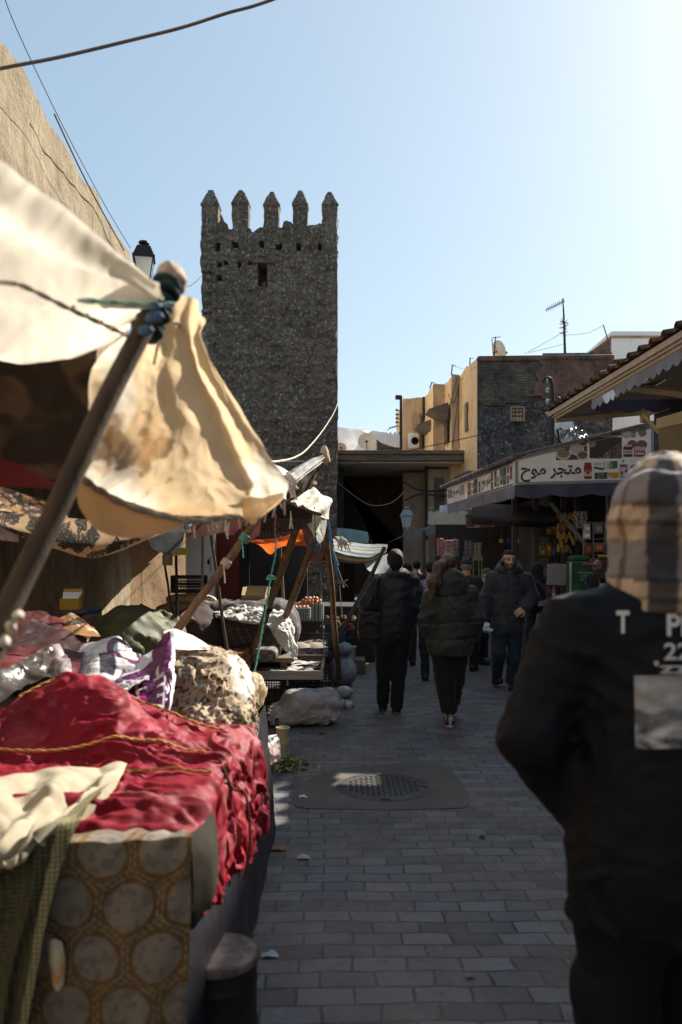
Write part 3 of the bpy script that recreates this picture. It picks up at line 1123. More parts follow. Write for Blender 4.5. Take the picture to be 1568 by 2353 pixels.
def dish(name, label, c, r, aim, group='rooftop satellite dishes', m=None):
 t = T(name, label, 'satellite dish', c, group)
 z = Vector(aim).normalized()
 rm = z.to_track_quat('Z', 'Y').to_matrix()
 mb = MB()
 pr = [(0.002, 0)] + [(r * k / 8, r * .22 * (k / 8) ** 2) for k in range(1, 9)] + [(r * 1.0, r * .25)] + [(r * k / 8, r * .22 * (k / 8) ** 2 - .02) for k in range(8, 0, -1)]
 mb.lathe(pr, c, 28, rotm=rm)
 mb.build('reflector', m or M_dish, t, angle=60)
 mb = MB()
 c = Vector(c)
 mb.tube([c - z * .02, c - z * .15, c + Vector((0, .1, -r * 1.2))], .03, 7)
 mb.build('stand', M_iron, t)
 mb = MB()
 low = c + rm @ Vector((0, -r * .9, r * .2))
 f = c + z * r * .9 + rm @ Vector((0, -r * .3, 0))
 mb.tube([low, f], .015, 6)
 mb.ball(f, .05, 8)
 mb.build('receiver', M_iron, t)
 return t
M_dish = mat('cream_dish', (.62, .56, .47), .6, .15, 6, .05)
dish('satellite_dish', 'cream satellite dish turned sideways on the roof edge of the dark gable', P(1143, 808, 25), .36, (1, .35, .35))
dish('satellite_dish', 'round beige satellite dish in front of white plastic sheets on the passage roof', P(844, 1016, 27), .32, (-.1, -1, .25))
dish('satellite_dish', 'small brown satellite dish half hidden behind the passage roof edge next to the tower', P(783, 1030, 27), .2, (.1, -1, .3), m=mat('brown_dish', (.30, .22, .16), .6))
dish('satellite_dish', 'white satellite dish seen edge-on above the shop sign, beside the street lamp', P(1292, 985, 19), .36, (.9, .35, .2), m=mat('white_dish', (.6, .62, .65), .5, .1))
for (pts_, lab) in (([(1387, 746), (1396, 775), (1402, 795)], 'thin leaning rod against the white rooftop house'),
     ([(1080, 838), (1081, 822)], 'short rod on the front corner of the peach house'),
     ([(1038, 862), (1040, 838)], 'thin rod with a bent tip on the first step of the peach house'),
     ([(988, 893), (993, 878)], 'slanted short rod on the second step of the peach house')):
 mb = MB()
 mb.tube([P(x, y, 25) for x, y in pts_], .02, 6)
 if len(pts_) == 2:
  q = P(pts_[1][0] + 9, pts_[1][1] + 2, 25)
  mb.tube([P(*pts_[1], 25), q], .008, 5)
 tag(mb.build('rooftop_rod', M_iron, loc=P(*pts_[0], 25)), lab, 'rod', 'thin rods on the roofs')
# wires between the rods
mb = MB()
for pts_, lab in (([(1206, 812), (1240, 795), (1296, 762)], 'upper thin guy wire left of the tall antenna'), ([(1297, 770), (1350, 765), (1386, 748)], 'thin wire from the tall antenna to the leaning rod'), ([(1215, 810), (1260, 800), (1297, 790)], 'lower thin guy wire left of the tall antenna'),
    ([(993, 880), (1020, 886)], 'thin wire from the slanted short rod'), ([(1040, 840), (1066, 848)], 'thin wire from the bent tip rod to the front corner of the peach house')):
 mb = MB()
 mb.tube([P(x, y, 25) for x, y in pts_], .006, 4, sm=5)
 tag(mb.build('aerial_wire', M_iron, loc=P(*pts_[0], 25)), lab, 'wire', 'thin rooftop guy wires')
# insulator pole on the passage roof
t = T('insulator_pole', 'dark electric pole with brackets of insulators, left of the peach house', 'pole', P(922, 1032, 28))
mb = MB()
mb.box((P(922, 970, 28)), (.10, .10, PZ(908, 28) - PZ(1032, 28)), bev=.01)
mb.build('post', M_iron, t)
mb = MB()
mb.box(P(917, 913, 28), (.26, .12, .16), bev=.02)
for y in (942, 952, 961, 970):
 c = P(921, y, 28)
 mb.tube([c, P(912, y + 1, 28)], .014, 5)
 mb.ball(P(912, y, 28), .05, 7)
mb.tube([P(921, 978, 28), P(900, 983, 28), P(890, 988, 28)], .012, 5)
for k in range(4):
 mb.ball(P(897 + k * 5, 983 - k * 1.4, 28), .035, 6)
mb.build('insulator_bracket', M_iron, t)
# air conditioner
t = T('air_conditioner', 'white air conditioner unit on the far step of the peach house', 'air conditioner', P(951, 1030, 29.9))
mb = MB()
mb.box(P(951, 1013, 29.9), (.42, .3, .58), bev=.03)
mb.build('casing', mat('white_enamel', (.72, .70, .66), .5, .08), t)
mb = MB()
mb.lathe([(.15, 0), (.15, .02), (.11, .02), (.11, .0)], P(954, 1013, 29.72), 18, rotm=Matrix.Rotation(R(90), 3, 'X'))
for k in range(5):
 mb.box(P(954, 1007 + 3 * k, 29.7), (.2, .01, .012))
mb.build('fan_grille', M_iron, t)
# tower guy wire / overhead cables
mb = MB()
mb.tube([P(775, 1075, 24.9), P(920, 1040, 24.5), P(1100, 1000, 23.9), P(1250, 960, 23)], .014, 5, sm=8)
tag(mb.build('overhead_cable', M_iron, loc=P(775, 1075, 24.9)), 'black cable from the tower across the peach house to the dark gable', 'cable')
mb = MB()
mb.tube([P(778, 1090 + 20, 26.5), P(800, 1128, 26.5), P(850, 1160, 26.5), P(900, 1155, 26.5), P(930, 1128, 26.5)], .012, 5, sm=8)
tag(mb.build('loose_cable', mat('pale_cable', (.4, .38, .34), .6, .1), loc=P(778, 1110, 26.5)), 'pale cable sagging across the mouth of the dark passage', 'cable')
mb = MB()
mb.tube([P(700, 1060, 20), P(600, 1062, 19)], .01, 4)
mb.tube([P(925, 1105, 26.6), P(960, 1125, 26.4), P(1010, 1128, 26.2), P(1060, 1118, 25)], .03, 6, sm=6)
mb.tube([P(930, 1150, 26.6), P(970, 1135, 26.4), P(1020, 1140, 26.2), P(1060, 1125, 25)], .03, 6, sm=6)
tag(mb.build('cable_bundle', M_iron, loc=P(925, 1105, 26.6)), 'thick black cables looping over the pillar of the passage', 'cable')
# near overhead cables at the top of the picture
mb = MB()
mb.tube([P(-260, 210, 3.6), P(0, 157, 3.7), P(140, 130, 3.8), P(300, 92, 4.0), P(420, 62, 4.1), P(520, 30, 4.2), P(630, -3, 4.3), P(900, -110, 4.6)], .0085, 7, sm=10)
tag(mb.build('twisted_cable', mat('brown_cable', (.20, .15, .12), .7, .2), loc=P(0, 157, 3.7)), 'thick twisted brown cable crossing the top left corner of the sky', 'cable')
mb = MB()
mb.tube([P(0, -40, 8), P(40, 70, 8.6), P(150, 300, 10.5), P(245, 478, 12.5), P(300, 570, 13.8)], .006, 5, sm=6)
tag(mb.build('thin_wire', M_iron, loc=P(40, 70, 8.6)), 'thin black wire running down beside the rampart to the lantern', 'cable')
mb = MB()
mb.tube([P(125, 262, 10.4), P(200, 420, 12.4), P(285, 575, 15.0)], .012, 5, sm=4)
tag(mb.build('wall_wire', M_iron, loc=P(125, 262, 10.4)), 'black wire fixed along the top of the rampart face', 'cable')
mb = MB()
mb.tube([P(412, 662, 22), P(440, 655, 23), P(463, 634, 24.8)], .008, 5, sm=6)
tag(mb.build('slack_wire', M_iron, loc=P(412, 662, 22)), 'short slack wire joining the left edge of the tower', 'cable')
# ================================================================ lanterns
def lantern(label, c, s, bracket, m, wallx=None):
 """c: underside centre of the cap eave; s: eave half width"""
 t = T('wall_lantern', label, 'lantern', c, 'four-sided street lanterns')
 c = Vector(c)
 mb = MB()
 mb.lathe([(s * 1.42, 0), (s * 1.42, .03 * s * 5), (s * 1.3, s * .2), (s * .85, s * 1.05), (s * .8, s * 1.1), (s * .3, s * 1.15)], c, 4, rotm=Matrix.Rotation(R(45 + 12), 3, 'Z'))
 mb.lathe([(s * .2, s * 1.1), (s * .18, s * 1.35), (s * .5, s * 1.45), (s * .48, s * 1.6), (s * .15, s * 1.68)], c, 16)
 mb.build('cap', m, t, angle=30)
 mb = MB()
 mb.lathe([(s * .72, -s * 2.0), (s * 1.18, -.01)], c, 4, rotm=Matrix.Rotation(R(45 + 12), 3, 'Z'))
 mb.build('glass', M_glass, t, angle=30)
 mb = MB()
 for k in range(4):
  a = R(45 + 12 + 90 * k)
  d = Vector((math.cos(a), math.sin(a), 0))
  mb.tube([c + d * s * 1.2, c + d * s * .74 - Vector((0, 0, 2 * s))], s * .06, 6)
 mb.lathe([(s * .8, -s * 2.1), (s * .8, -s * 2.0), (s * .2, -s * 1.98)], c, 4, rotm=Matrix.Rotation(R(45 + 12), 3, 'Z'))
 mb.build('frame', m, t, angle=30)
 mb = MB()
 mb.tube([Vector(q) for q in bracket], s * .12, 7, sm=6)
 mb.build('bracket', m, t)
 return t
c = P(331, 596, 14)
lantern('black four-sided lantern high on the rampart end, left of the tower', c, .2, [c + Vector((0, 0, -.42)), c + Vector((-.1, .1, -.7)), c + Vector((-.75, .3, -.62))], M_iron)
c = P(935, 1186, 20)
lantern('pale grey four-sided lantern hanging in front of the passage pillar', c, .145, [c + Vector((0, 0, -.3)), c + Vector((0.02, .4, -.45)), c + Vector((.0, 8, -.5))],
  mat('grey_lantern', (.26, .30, .34), .5, .1, metal=.2))
# curved street lamp in front of the gable
t = T('street_lamp', 'black hook-topped street lamp post draped with glass insulators, in front of the dark gable', 'street lamp', P(1270, 1025, 20))
mb = MB()
mb.tube([P(1270, 1330, 20), P(1270, 1000, 20), P(1270, 900, 20), P(1267, 876, 20), P(1260, 868, 20), P(1253, 870, 20), P(1249, 880, 20)], [.06, .06, .055, .05, .045, .04, .03], 8, sm=6)
mb.build('post', M_iron, t)
M_ins = mat('insulator_glass', (.35, .5, .5), .12, .1, spec=.8)
for y in (873, 897, 922, 948):
 mb = MB()
 for k in range(3):
  mb.ball(P(1258, y + 3 * k - 3, 20), (.05, .05, .028), 9)
 mb.tube([P(1258, y - 6, 20), P(1258, y + 6, 20)], .015, 5)
 mb.build('insulator', M_ins, t)
mb = MB()
for q in ([(1270, 915), (1282, 912), (1290, 915)], [(1270, 930), (1285, 930), (1294, 940)], [(1262, 952), (1285, 965), (1282, 985), (1300, 1005)]):
 mb.tube([P(x, y, 20) for x, y in q], .012, 5, sm=5)
mb.build('cable', M_iron, t)
# tangle of wires on the shop roof
mb = MB()
for k in range(16):
 x = random.uniform(1283, 1335)
 q = [P(x, 1005 + random.uniform(-6, 6), 18), P(x + random.uniform(6, 25), 990 + random.uniform(-8, 8), 18), P(x + random.uniform(20, 40), 1005 + random.uniform(-6, 4), 18)]
 mb.tube(q, .012, 5, sm=6)
tag(mb.build('wire_tangle', mat('shiny_wire', (.25, .25, .26), .25, .1, metal=.7), loc=P(1300, 1005, 18)), 'shiny tangle of wires lying on the shop roof behind the sign', 'wire')
# ================================================================ market canopy with tiled eave (right, near)
M_cream = mat('cream_paint', (.72, .60, .44), .65, .15, 3, .1, 40, .003, dirt=(.38, .29, .2), dirt_s=2.2, dirt_a=.35)
M_soffit = mat('soffit_boards', (.52, .46, .40), .7, .2, 2, .2, 30, .004, stretch=(1, 6, 1))
M_tile = mat('clay_tile', (.15, .075, .045), .85, .5, 9, .3, 40, .005, dirt=(.035, .033, .025), dirt_s=5, dirt_a=.9)
M_navy = mat('navy_canvas', (.045, .05, .085), .8, .3, 4, .2, 60, .003)
M_greyb = mat('faded_blue_canvas', (.30, .33, .40), .8, .25, 5, .2, 60, .003, trans=.25)
ex = lambda y: 3.17 - .047 * (y - 7.07)      # eave line
EZ = 3.6
ca = T('market_canopy', 'tile-edged market canopy with cream fascia and scalloped blue valances, upper right', 'canopy', (4.2, 7, 0))
Y0, Y1 = 1.5, 10.7
mb = MB()
mb.add([(ex(Y0), Y0, EZ), (ex(Y1), Y1, EZ), (ex(Y1), Y1, EZ + .075), (ex(Y0), Y0, EZ + .075),
  (ex(Y0) + .035, Y0, EZ), (ex(Y1) + .035, Y1, EZ), (ex(Y1) + .035, Y1, EZ + .075), (ex(Y0) + .035, Y0, EZ + .075)],
  [(0, 1, 2, 3), (4, 7, 6, 5), (0, 4, 5, 1), (3, 2, 6, 7), (0, 3, 7, 4), (1, 5, 6, 2)])
mb.build('fascia', M_cream, ca, smooth=False)
sl = .16
HX, HY = (3.14, 3.74), (8.74, 9.24)     # opening added so a sun patch reaches the manhole
def slab(mb, xa, xb, ya, yb, z0, z1, sl):
 zz = lambda x, y, z: z + (x - ex(y)) * sl
 xs4 = [(xa if xa else ex(ya) - .04, ya), (xb if xb else ex(ya) + 1.5, ya), (xb if xb else ex(yb) + 1.5, yb), (xa if xa else ex(yb) - .04, yb)]
 mb.add([(x, y, zz(x, y, z0)) for x, y in xs4] + [(x, y, zz(x, y, z1)) for x, y in xs4], [(3, 2, 1, 0), (4, 5, 6, 7), (0, 1, 5, 4), (1, 2, 6, 5), (2, 3, 7, 6), (3, 0, 4, 7)])
mb = MB()
for q_ in ((0, 0, Y0, HY[0]), (0, 0, HY[1], Y1 + .16), (0, HX[0], HY[0], HY[1]), (HX[1], 0, HY[0], HY[1])):
 slab(mb, *q_, EZ + .078, EZ + .14, sl)
mb.build('roof_edge', M_soffit, ca, smooth=False)
n = 0
y = Y1 + .16
while y > Y0:
 mb = MB()
 x = ex(y) - .11
 for s_ in range(1):
  prof2 = [(.055 * math.cos(math.pi * k / 8), .055 * math.sin(math.pi * k / 8)) for k in range(9)]
  prof2 += [(.042 * math.cos(math.pi * k / 8), .042 * math.sin(math.pi * k / 8)) for k in range(8, -1, -1)]
  hole = HY[0] - .06 < y < HY[1] + .06
  mb.prism(prof2, .2 if hole else 1.5, lambda u, v, h: (x + h, y + u, EZ + .15 + v + h * sl))
  if hole:
   mb.build('roof_tile', M_tile, ca, fixn=True)
   mb = MB()
   mb.prism(prof2, .6, lambda u, v, h: (x + .9 + h, y + u, EZ + .15 + v + (h + .9) * sl))
 mb.build('roof_tile', M_tile, ca, fixn=True)
 mb = MB()
 prof2 = [(.09 * math.cos(math.pi + math.pi * k / 8), .045 * math.sin(math.pi + math.pi * k / 8)) for k in range(9)]
 prof2 += [(.078 * math.cos(math.pi + math.pi * k / 8), .033 * math.sin(math.pi + math.pi * k / 8)) for k in range(8, -1, -1)]
 hole = HY[0] - .09 < y - .13 < HY[1] + .09
 mb.prism(prof2, .17 if hole else 1.42, lambda u, v, h: (x + .05 + h, y - .13 + u, EZ + .19 + v + h * sl))
 mb.build('gutter_tile', M_tile, ca, fixn=True)
 y -= .26
# soffit and gable beam
mb = MB()
for q_ in ((0, 0, Y0, HY[0]), (0, 0, HY[1], Y1), (0, HX[0], HY[0], HY[1]), (HX[1], 0, HY[0], HY[1])):
 slab(mb, *q_, EZ + .03, EZ + .04, .1)
mb.build('soffit', M_soffit, ca, smooth=False)
mb = MB()
mb.tube([(ex(Y1) + .02, Y1 + .03, EZ + .015), (ex(Y1) + 1.25, Y1 + .03, EZ + .12)], .05, 4)
mb.box((ex(Y1) + 1.25, Y1 - .05, EZ + .06), (.1, .12, .2), bev=.01)
mb.tube([(ex(Y1) + 1.25, Y1 - .05, EZ + .08), (ex(9.2) + 1.25, 9.0, EZ + .02), (ex(8) + 1.3, 7.2, EZ)], .055, 4)
mb.tube([(ex(8.6) + .05, 8.6, EZ - .01), (ex(8.6) + 1.3, 8.5, EZ - .18)], .05, 4)
mb.tube([(ex(7.2) + .05, 7.2, EZ - .01), (ex(7.2) + 1.3, 7.1, EZ - .2)], .05, 4)
mb.build('beam', M_cream, ca)
def valance(mb, pts, drop, sc, scd, seed=0, wav=.012, style='round'):
 """hanging scalloped strip below a polyline of 3d points"""
 pts = [Vector(p) for p in pts]
 out_t = []
 out_b = []
 acc = 0
 for i in range(len(pts) - 1):
  a, b = pts[i], pts[i + 1]
  ln = (b - a).length
  nn = max(2, int(ln / (sc / 8)))
  nrm = Vector(((b - a).y, -(b - a).x, 0)).normalized()
  for k in range(nn + (1 if i == len(pts) - 2 else 0)):
   s = k / nn
   q = a.lerp(b, s)
   ph_ = ((acc + ln * s) / sc) % 1
   dz = drop - scd + scd * (abs(math.sin(math.pi * ph_)) if style == 'round' else 1 - ph_)
   w = wav * math.sin((acc + ln * s) * 7 + seed) + wav * .6 * math.sin((acc + ln * s) * 17 + seed * 2)
   out_t.append(q)
   out_b.append(q + nrm * w - Vector((0, 0, dz)))
  acc += ln
 n = len(out_t)
 mid = [a.lerp(b, .5) for a, b in zip(out_t, out_b)]
 mb.add(out_t + mid + out_b, [(i, i + 1, n + i + 1, n + i) for i in range(n - 1)] + [(n + i, n + i + 1, 2 * n + i + 1, 2 * n + i) for i in range(n - 1)])
 return mb
mb = valance(MB(), [(ex(9.3) + .005, 9.3, EZ + .0), (ex(1.6) + .005, 1.6, EZ + .0)], .15, .17, .045, 1, style='round')
mb.build('eave_valance', M_greyb, ca, angle=180)
mb = valance(MB(), [(ex(9.3) + .01, 9.3, EZ - .02), (ex(9.3) + 1.5, 9.2, EZ - .02)], .16, .3, .05, 2)
mb.build('end_valance', M_navy, ca, angle=180)
# the shut stall under the canopy
st = T('shuttered_stall', 'dark shuttered stall front under the tile-edged canopy', 'stall', (4.6, 6, 0))
mb = MB()
mb.box((5.0, 1.2, 1.85), (1.2, 19.0, 3.7))
mb.build('wall', mat('dark_shutter', (.05, .05, .06), .7, .3, 3), st)
mb = MB()
mb.tube([P(1469, 943, 9.4), P(1520, 1000, 8.9), P(1580, 1075, 8.4)], .028, 4)
mb.build('brace', mat('ochre_timber', (.50, .36, .18), .75, .3, 4, stretch=(3, 3, .6)), st)
# cream canvas awning
M_canv = mat('cream_canvas', (.58, .47, .28), .85, .15, 3, .25, 30, .006, trans=.25, dirt=(.4, .3, .17), dirt_s=2)
aw = T('canvas_awning', 'cream canvas awning hanging low at the right picture edge', 'awning', P(1540, 1000, 7.4))
s_ = sheet([[(1508, 962, 7.6), (1570, 944, 7.0), (1660, 915, 6.4)], [(1507, 985, 7.65), (1570, 972, 7.05), (1660, 950, 6.4)]], 30, 12, .006, 4, 4)
s_.build('valance', M_canv, aw)
s_ = sheet([[(1510, 983, 7.7), (1570, 970, 7.2), (1660, 948, 6.6)], [(1512, 1020, 8.0), (1570, 1040, 7.8), (1660, 1050, 7.4)], [(1516, 1040, 8.4), (1570, 1110, 8.2), (1660, 1160, 8.0)]], 40, 30, .02, 2.5, 6)
s_.build('canvas', M_canv, aw)
# ================================================================ the corner grocery
sh = T('corner_grocery', 'corner grocery with a long printed Arabic sign and a navy scalloped valance', 'shop', (4.2, 15, 0))
M_sign = mat('sign_vinyl', (.86, .77, .67), .45, .08, 2, .04, 8, .01, dirt=(.5, .42, .34), dirt_s=1.5, dirt_a=.3)
SX0, SY0 = PX(1183, 13), 13.0
SX1, SY1 = PX(1508, 12.5), 12.5
zb0, zt0, zt1_ = PZ(1115, 13), PZ(1050, 13), PZ(973, 12.5)
uS = Vector((SX1 - SX0, SY1 - SY0, 0))
LS = uS.length
uS.normalize()
nS = Vector((uS.y, -uS.x, 0))       # towards the camera
def SG(px, py, off=0.0):
 """pixel on the front sign plane"""
 # intersect the view ray with the sign plane
 dx, dz = (px - 784) / F, -(py - HZ) / F
 d = (nS.x * SX0 + nS.y * SY0) / (nS.x * dx + nS.y)
 return Vector((dx * d, d, EYE + dz * d)) + nS * off
def flat(mb, pix, off, mi=0, col=None, plane=None, th=.0):
 pl = plane or SG
 p = [pl(x, y, off) for x, y in pix]
 mb.add(p, [tuple(range(len(p)))], mi, col)
 return mb
mb = MB()
ol = [(1184, 1114.5), (1508, 1106.5), (1508, 973), (1184, 1050)]
mb.prism([(0, 0), (1, 0), (2, 0), (3, 0)], .06, lambda i, y, h: SG(*ol[int(i)], -.06 + h))
sb = mb.build('sign_board', M_sign, sh, smooth=False, fixn=True)
def R2(x, y):       # crop coordinates -> reference pixels
 return (2150 + x / 2.7034) * .57436, (1650 + y / 2.7034) * .57436
M_print = mat('sign_print', (1, 1, 1), .45, .06, 4, 0, vcol=True)
# calligraphic shop name
v, f = copy_text('\uFEA1\uFEEE\uFEE3 \uFEAE\uFEA0\uFE98\uFEE3', 1.0, bold=.022)
xs_ = [q[0] for q in v]
ys_ = [q[1] for q in v]
xl, xr, yb, yt = min(xs_), max(xs_), min(ys_), max(ys_)
a0, a1 = SG(1197, 1108), SG(1336, 1068)
mb = MB()
Wd = (a1 - a0).dot(uS)
Ht = a1.z - a0.z
mb.add([a0 + uS * ((q[0] - xl) / (xr - xl) * Wd) + Vector((0, 0, (q[1] - yb) / (yt - yb) * Ht)) + nS * .006 for q in v], f, 0, (.02, .05, .065))
mb.build('shop_name', M_print, sb, smooth=False)
# ornamental border
mb = MB()
bp = [(1188, 1111.5), (1500, 1104.0)], [(1188, 1111), (1188, 1056)], [(1189, 1055), (1500, 980.5)], [(1500.5, 1104), (1500.5, 981)]
for (a, b) in bp:
 A, B = SG(*a, .004), SG(*b, .004)
 dv = (B - A)
 ln = dv.length
 dv.normalize()
 w = dv.cross(nS)
 mb.add([A + w * .021, B + w * .021, B - w * .021, A - w * .021], [(0, 1, 2, 3)], 0, (.42, .40, .40))
 for e in (-1, 1):
  mb.add([A + w * (.021 * e + .003) + nS * .001, B + w * (.021 * e + .003) + nS * .001, B + w * (.021 * e - .003) + nS * .001, A + w * (.021 * e - .003) + nS * .001], [(0, 1, 2, 3)], 0, (.05, .09, .11))
 k = 0
 s = .02
 while s < ln - .02:
  c = A + dv * s + nS * .0015
  e = 1 if k % 2 else -1
  pts_ = [c + dv * (.014 * math.cos(t)) + w * (.012 * math.sin(t) * e + .002 * e) for t in [0, .8, 1.6, 2.4, 3.2, 4.0]]
  pi_ = [c + dv * (.007 * math.cos(t)) + w * (.006 * math.sin(t) * e + .002 * e) for t in [0, .8, 1.6, 2.4, 3.2, 4.0]]
  mb.add(pts_ + pi_, [(i, i + 1, 7 + i, 6 + i) for i in range(5)], 0, (.05, .09, .11))
  s += .022
  k += 1
mb.build('ornament', M_print, sb, smooth=False)
# printed pictures
pm = MB()
def rectp(x0, y0, x1, y1, col, off=.004, sk=0):
 pm.add([SG(*R2(x0, y0), off), SG(*R2(x1, y0 + sk), off), SG(*R2(x1, y1 + sk), off), SG(*R2(x0, y1), off)], [(0, 1, 2, 3)], 0, col)
def discp(cx, cy, rx, ry, col, off=.005, n=18, a0=0, a1=6.2832):
 pts_ = [SG(*R2(cx + rx * math.cos(a0 + (a1 - a0) * k / n), cy - ry * math.sin(a0 + (a1 - a0) * k / n)), off) for k in range(n + 1)]
 pm.add(pts_, [tuple(range(n + 1))], 0, col)
# spice bags
pm.add([SG(*R2(205, 408), .004), SG(*R2(540, 300), .004), SG(*R2(542, 508), .004), SG(*R2(206, 516), .004)], [(0, 1, 2, 3)], 0, (.13, .035, .03))
for (cx, cy, rx, ry, c1) in ((285, 450, 80, 62, (.26, .19, .08)), (430, 400, 78, 66, (.42, .37, .28)), (490, 465, 62, 52, (.20, .08, .04)), (250, 405, 42, 18, (.45, .28, .18)), (500, 345, 40, 34, (.25, .03, .03)), (330, 400, 30, 16, (.05, .07, .05))):
 if cy - ry < 330:
  ry *= .7
 discp(cx, cy, rx, ry, (.62, .58, .50), .005)
 discp(cx, cy - ry * .08, rx * .86, ry * .8, c1, .006)
 for k in range(12):
  a = random.uniform(0, 6.28)
  discp(cx + rx * .6 * math.cos(a) * random.random(), cy + ry * .5 * math.sin(a) * random.random(), 7, 5, tuple(q * random.uniform(.7, 1.4) for q in c1), .0065, 6)
# grain picture
rectp(566, 268, 916, 496, (.05, .037, .026), .004, 0)
for k in range(620):
 x = random.uniform(572, 910)
 y = random.uniform(275, 490)
 in1 = (x - 595) ** 2 / 40 ** 2 + (y - 320) ** 2 / 60 ** 2 < 1
 in2 = y > 510 - (x - 640) * .72 and y > 275
 if in1 or in2:
  a = random.uniform(0, 3.14)
  b = random.uniform(.6, 1.3)
  cc = (.40 * b, .27 * b, .13 * b) if (x < 790 or in1) else (.22 * b, .14 * b, .08 * b)
  discp(x, y, random.uniform(5, 8), random.uniform(4, 6), cc, .005 + .0004 * random.random(), 7)
# top row
pm.add([SG(*R2(x, y), .005) for x, y in ((792, 215), (905, 200), (905, 245), (795, 248))], [(0, 1, 2, 3)], 0, (.10, .12, .11))
discp(970, 235, 52, 42, (.40, .33, .26))
discp(970, 225, 48, 26, (.52, .46, .38), .006)
rectp(1015, 190, 1070, 270, (.30, .25, .20))
pm.add([SG(*R2(x, y), .005) for x, y in ((1092, 190), (1130, 160), (1180, 165), (1182, 245), (1130, 268), (1095, 240))], [tuple(range(6))], 0, (.20, .16, .12))
# jars
discp(1030, 345, 55, 46, (.12, .07, .06))
discp(1030, 330, 42, 24, (.35, .06, .05), .006)
discp(1135, 345, 55, 46, (.10, .11, .10))
discp(1120, 325, 36, 22, (.36, .05, .05), .006)
discp(1150, 365, 36, 20, (.07, .13, .09), .006)
rectp(1040, 370, 1090, 415, (.5, .42, .35), .0065)
rectp(940, 350, 1025, 372, (.5, .46, .42), .007)
rectp(932, 372, 1030, 478, (.06, .03, .025), .007)
discp(981, 425, 50, 56, (.06, .03, .025), .0068)
rectp(936, 405, 1028, 452, (.58, .52, .46), .0075)
rectp(1048, 412, 1168, 478, (.36, .03, .035), .0075)
discp(1105, 392, 26, 24, (.55, .45, .35), .0072)
discp(1150, 388, 20, 20, (.5, .4, .3), .0072)
# red jam jar
rectp(512, 542, 586, 580, (.28, .03, .035), .005)
rectp(506, 576, 592, 712, (.30, .025, .03), .0052)
discp(549, 710, 43, 10, (.25, .02, .03), .0053)
rectp(508, 640, 590, 690, (.60, .52, .46), .006)
discp(549, 652, 22, 20, (.4, .05, .05), .0065)
# boxes
pm.add([SG(*R2(x, y), .005) for x, y in ((608, 527), (714, 532), (716, 628), (612, 608))], [(0, 1, 2, 3)], 0, (.72, .68, .62))
pm.add([SG(*R2(x, y), .005) for x, y in ((714, 532), (735, 528), (735, 615), (716, 628))], [(0, 1, 2, 3)], 0, (.45, .42, .38))
pm.add([SG(*R2(x, y), .006) for x, y in ((613, 586), (716, 602), (716, 625), (614, 606))], [(0, 1, 2, 3)], 0, (.03, .04, .07))
rectp(748, 532, 830, 612, (.50, .52, .46), .005, -6)
rectp(790, 530, 868, 610, (.05, .14, .07), .006, -8)
discp(798, 572, 26, 26, (.22, .32, .20), .007)
# packs
rectp(622, 652, 760, 720, (.03, .07, .10), .005, -6)
rectp(650, 650, 690, 715, (.07, .17, .13), .0055)
rectp(668, 704, 745, 720, (.4, .06, .05), .0056)
rectp(755, 650, 880, 712, (.45, .30, .07), .0054, -4)
rectp(765, 690, 815, 712, (.62, .55, .45), .006)
discp(838, 672, 28, 30, (.72, .45, .04), .0065)
# bottles
rectp(920, 510, 944, 545, (.32, .40, .40), .005)
rectp(894, 562, 978, 706, (.20, .20, .21), .005)
rectp(912, 562, 955, 592, (.40, .06, .05), .0055)
rectp(902, 592, 968, 690, (.55, .52, .5), .006)
rectp(905, 640, 930, 675, (.38, .05, .06), .0065)
rectp(950, 620, 968, 650, (.08, .08, .10), .0065)
discp(1055, 595, 48, 32, (.07, .08, .07), .005)
discp(1050, 655, 40, 20, (.08, .08, .08), .005)
pm.build('product_picture', M_print, sb, smooth=False)
def signtext(body, x0, y0, x1, y1, col, off=.008, bold=0.0, rot=0):
 v, f = copy_text(body, 1.0, bold=bold)
 xs_ = [q[0] for q in v]
 ys_ = [q[1] for q in v]
 a, b = SG(*R2(x0, y1)), SG(*R2(x1, y0))
 w, h = (b - a).dot(uS), abs(SG(*R2(x0, y0)).z - a.z)
 mb = MB()
 mb.add([a + uS * ((q[0] - min(xs_)) / (max(xs_) - min(xs_)) * w) + Vector((0, 0, (q[1] - min(ys_)) / (max(ys_) - min(ys_)) * h + rot * (q[0] - min(xs_)))) + nS * off for q in v], f, 0, col)
 return mb.build('lettering', M_print, sb, smooth=False)
signtext('Dove', 622, 540, 690, 570, (.03, .04, .07))
signtext('nutella', 938, 412, 1026, 440, (.33, .03, .03), .009, .02)
signtext('KitKat', 1060, 425, 1158, 462, (.75, .68, .62), .009, .02)
signtext('AICHA', 522, 622, 576, 636, (.62, .5, .42), .009)
signtext('3+1', 818, 655, 862, 698, (.5, .04, .03), .009, .03)
signtext('2', 700, 665, 716, 685, (.7, .7, .66), .009)
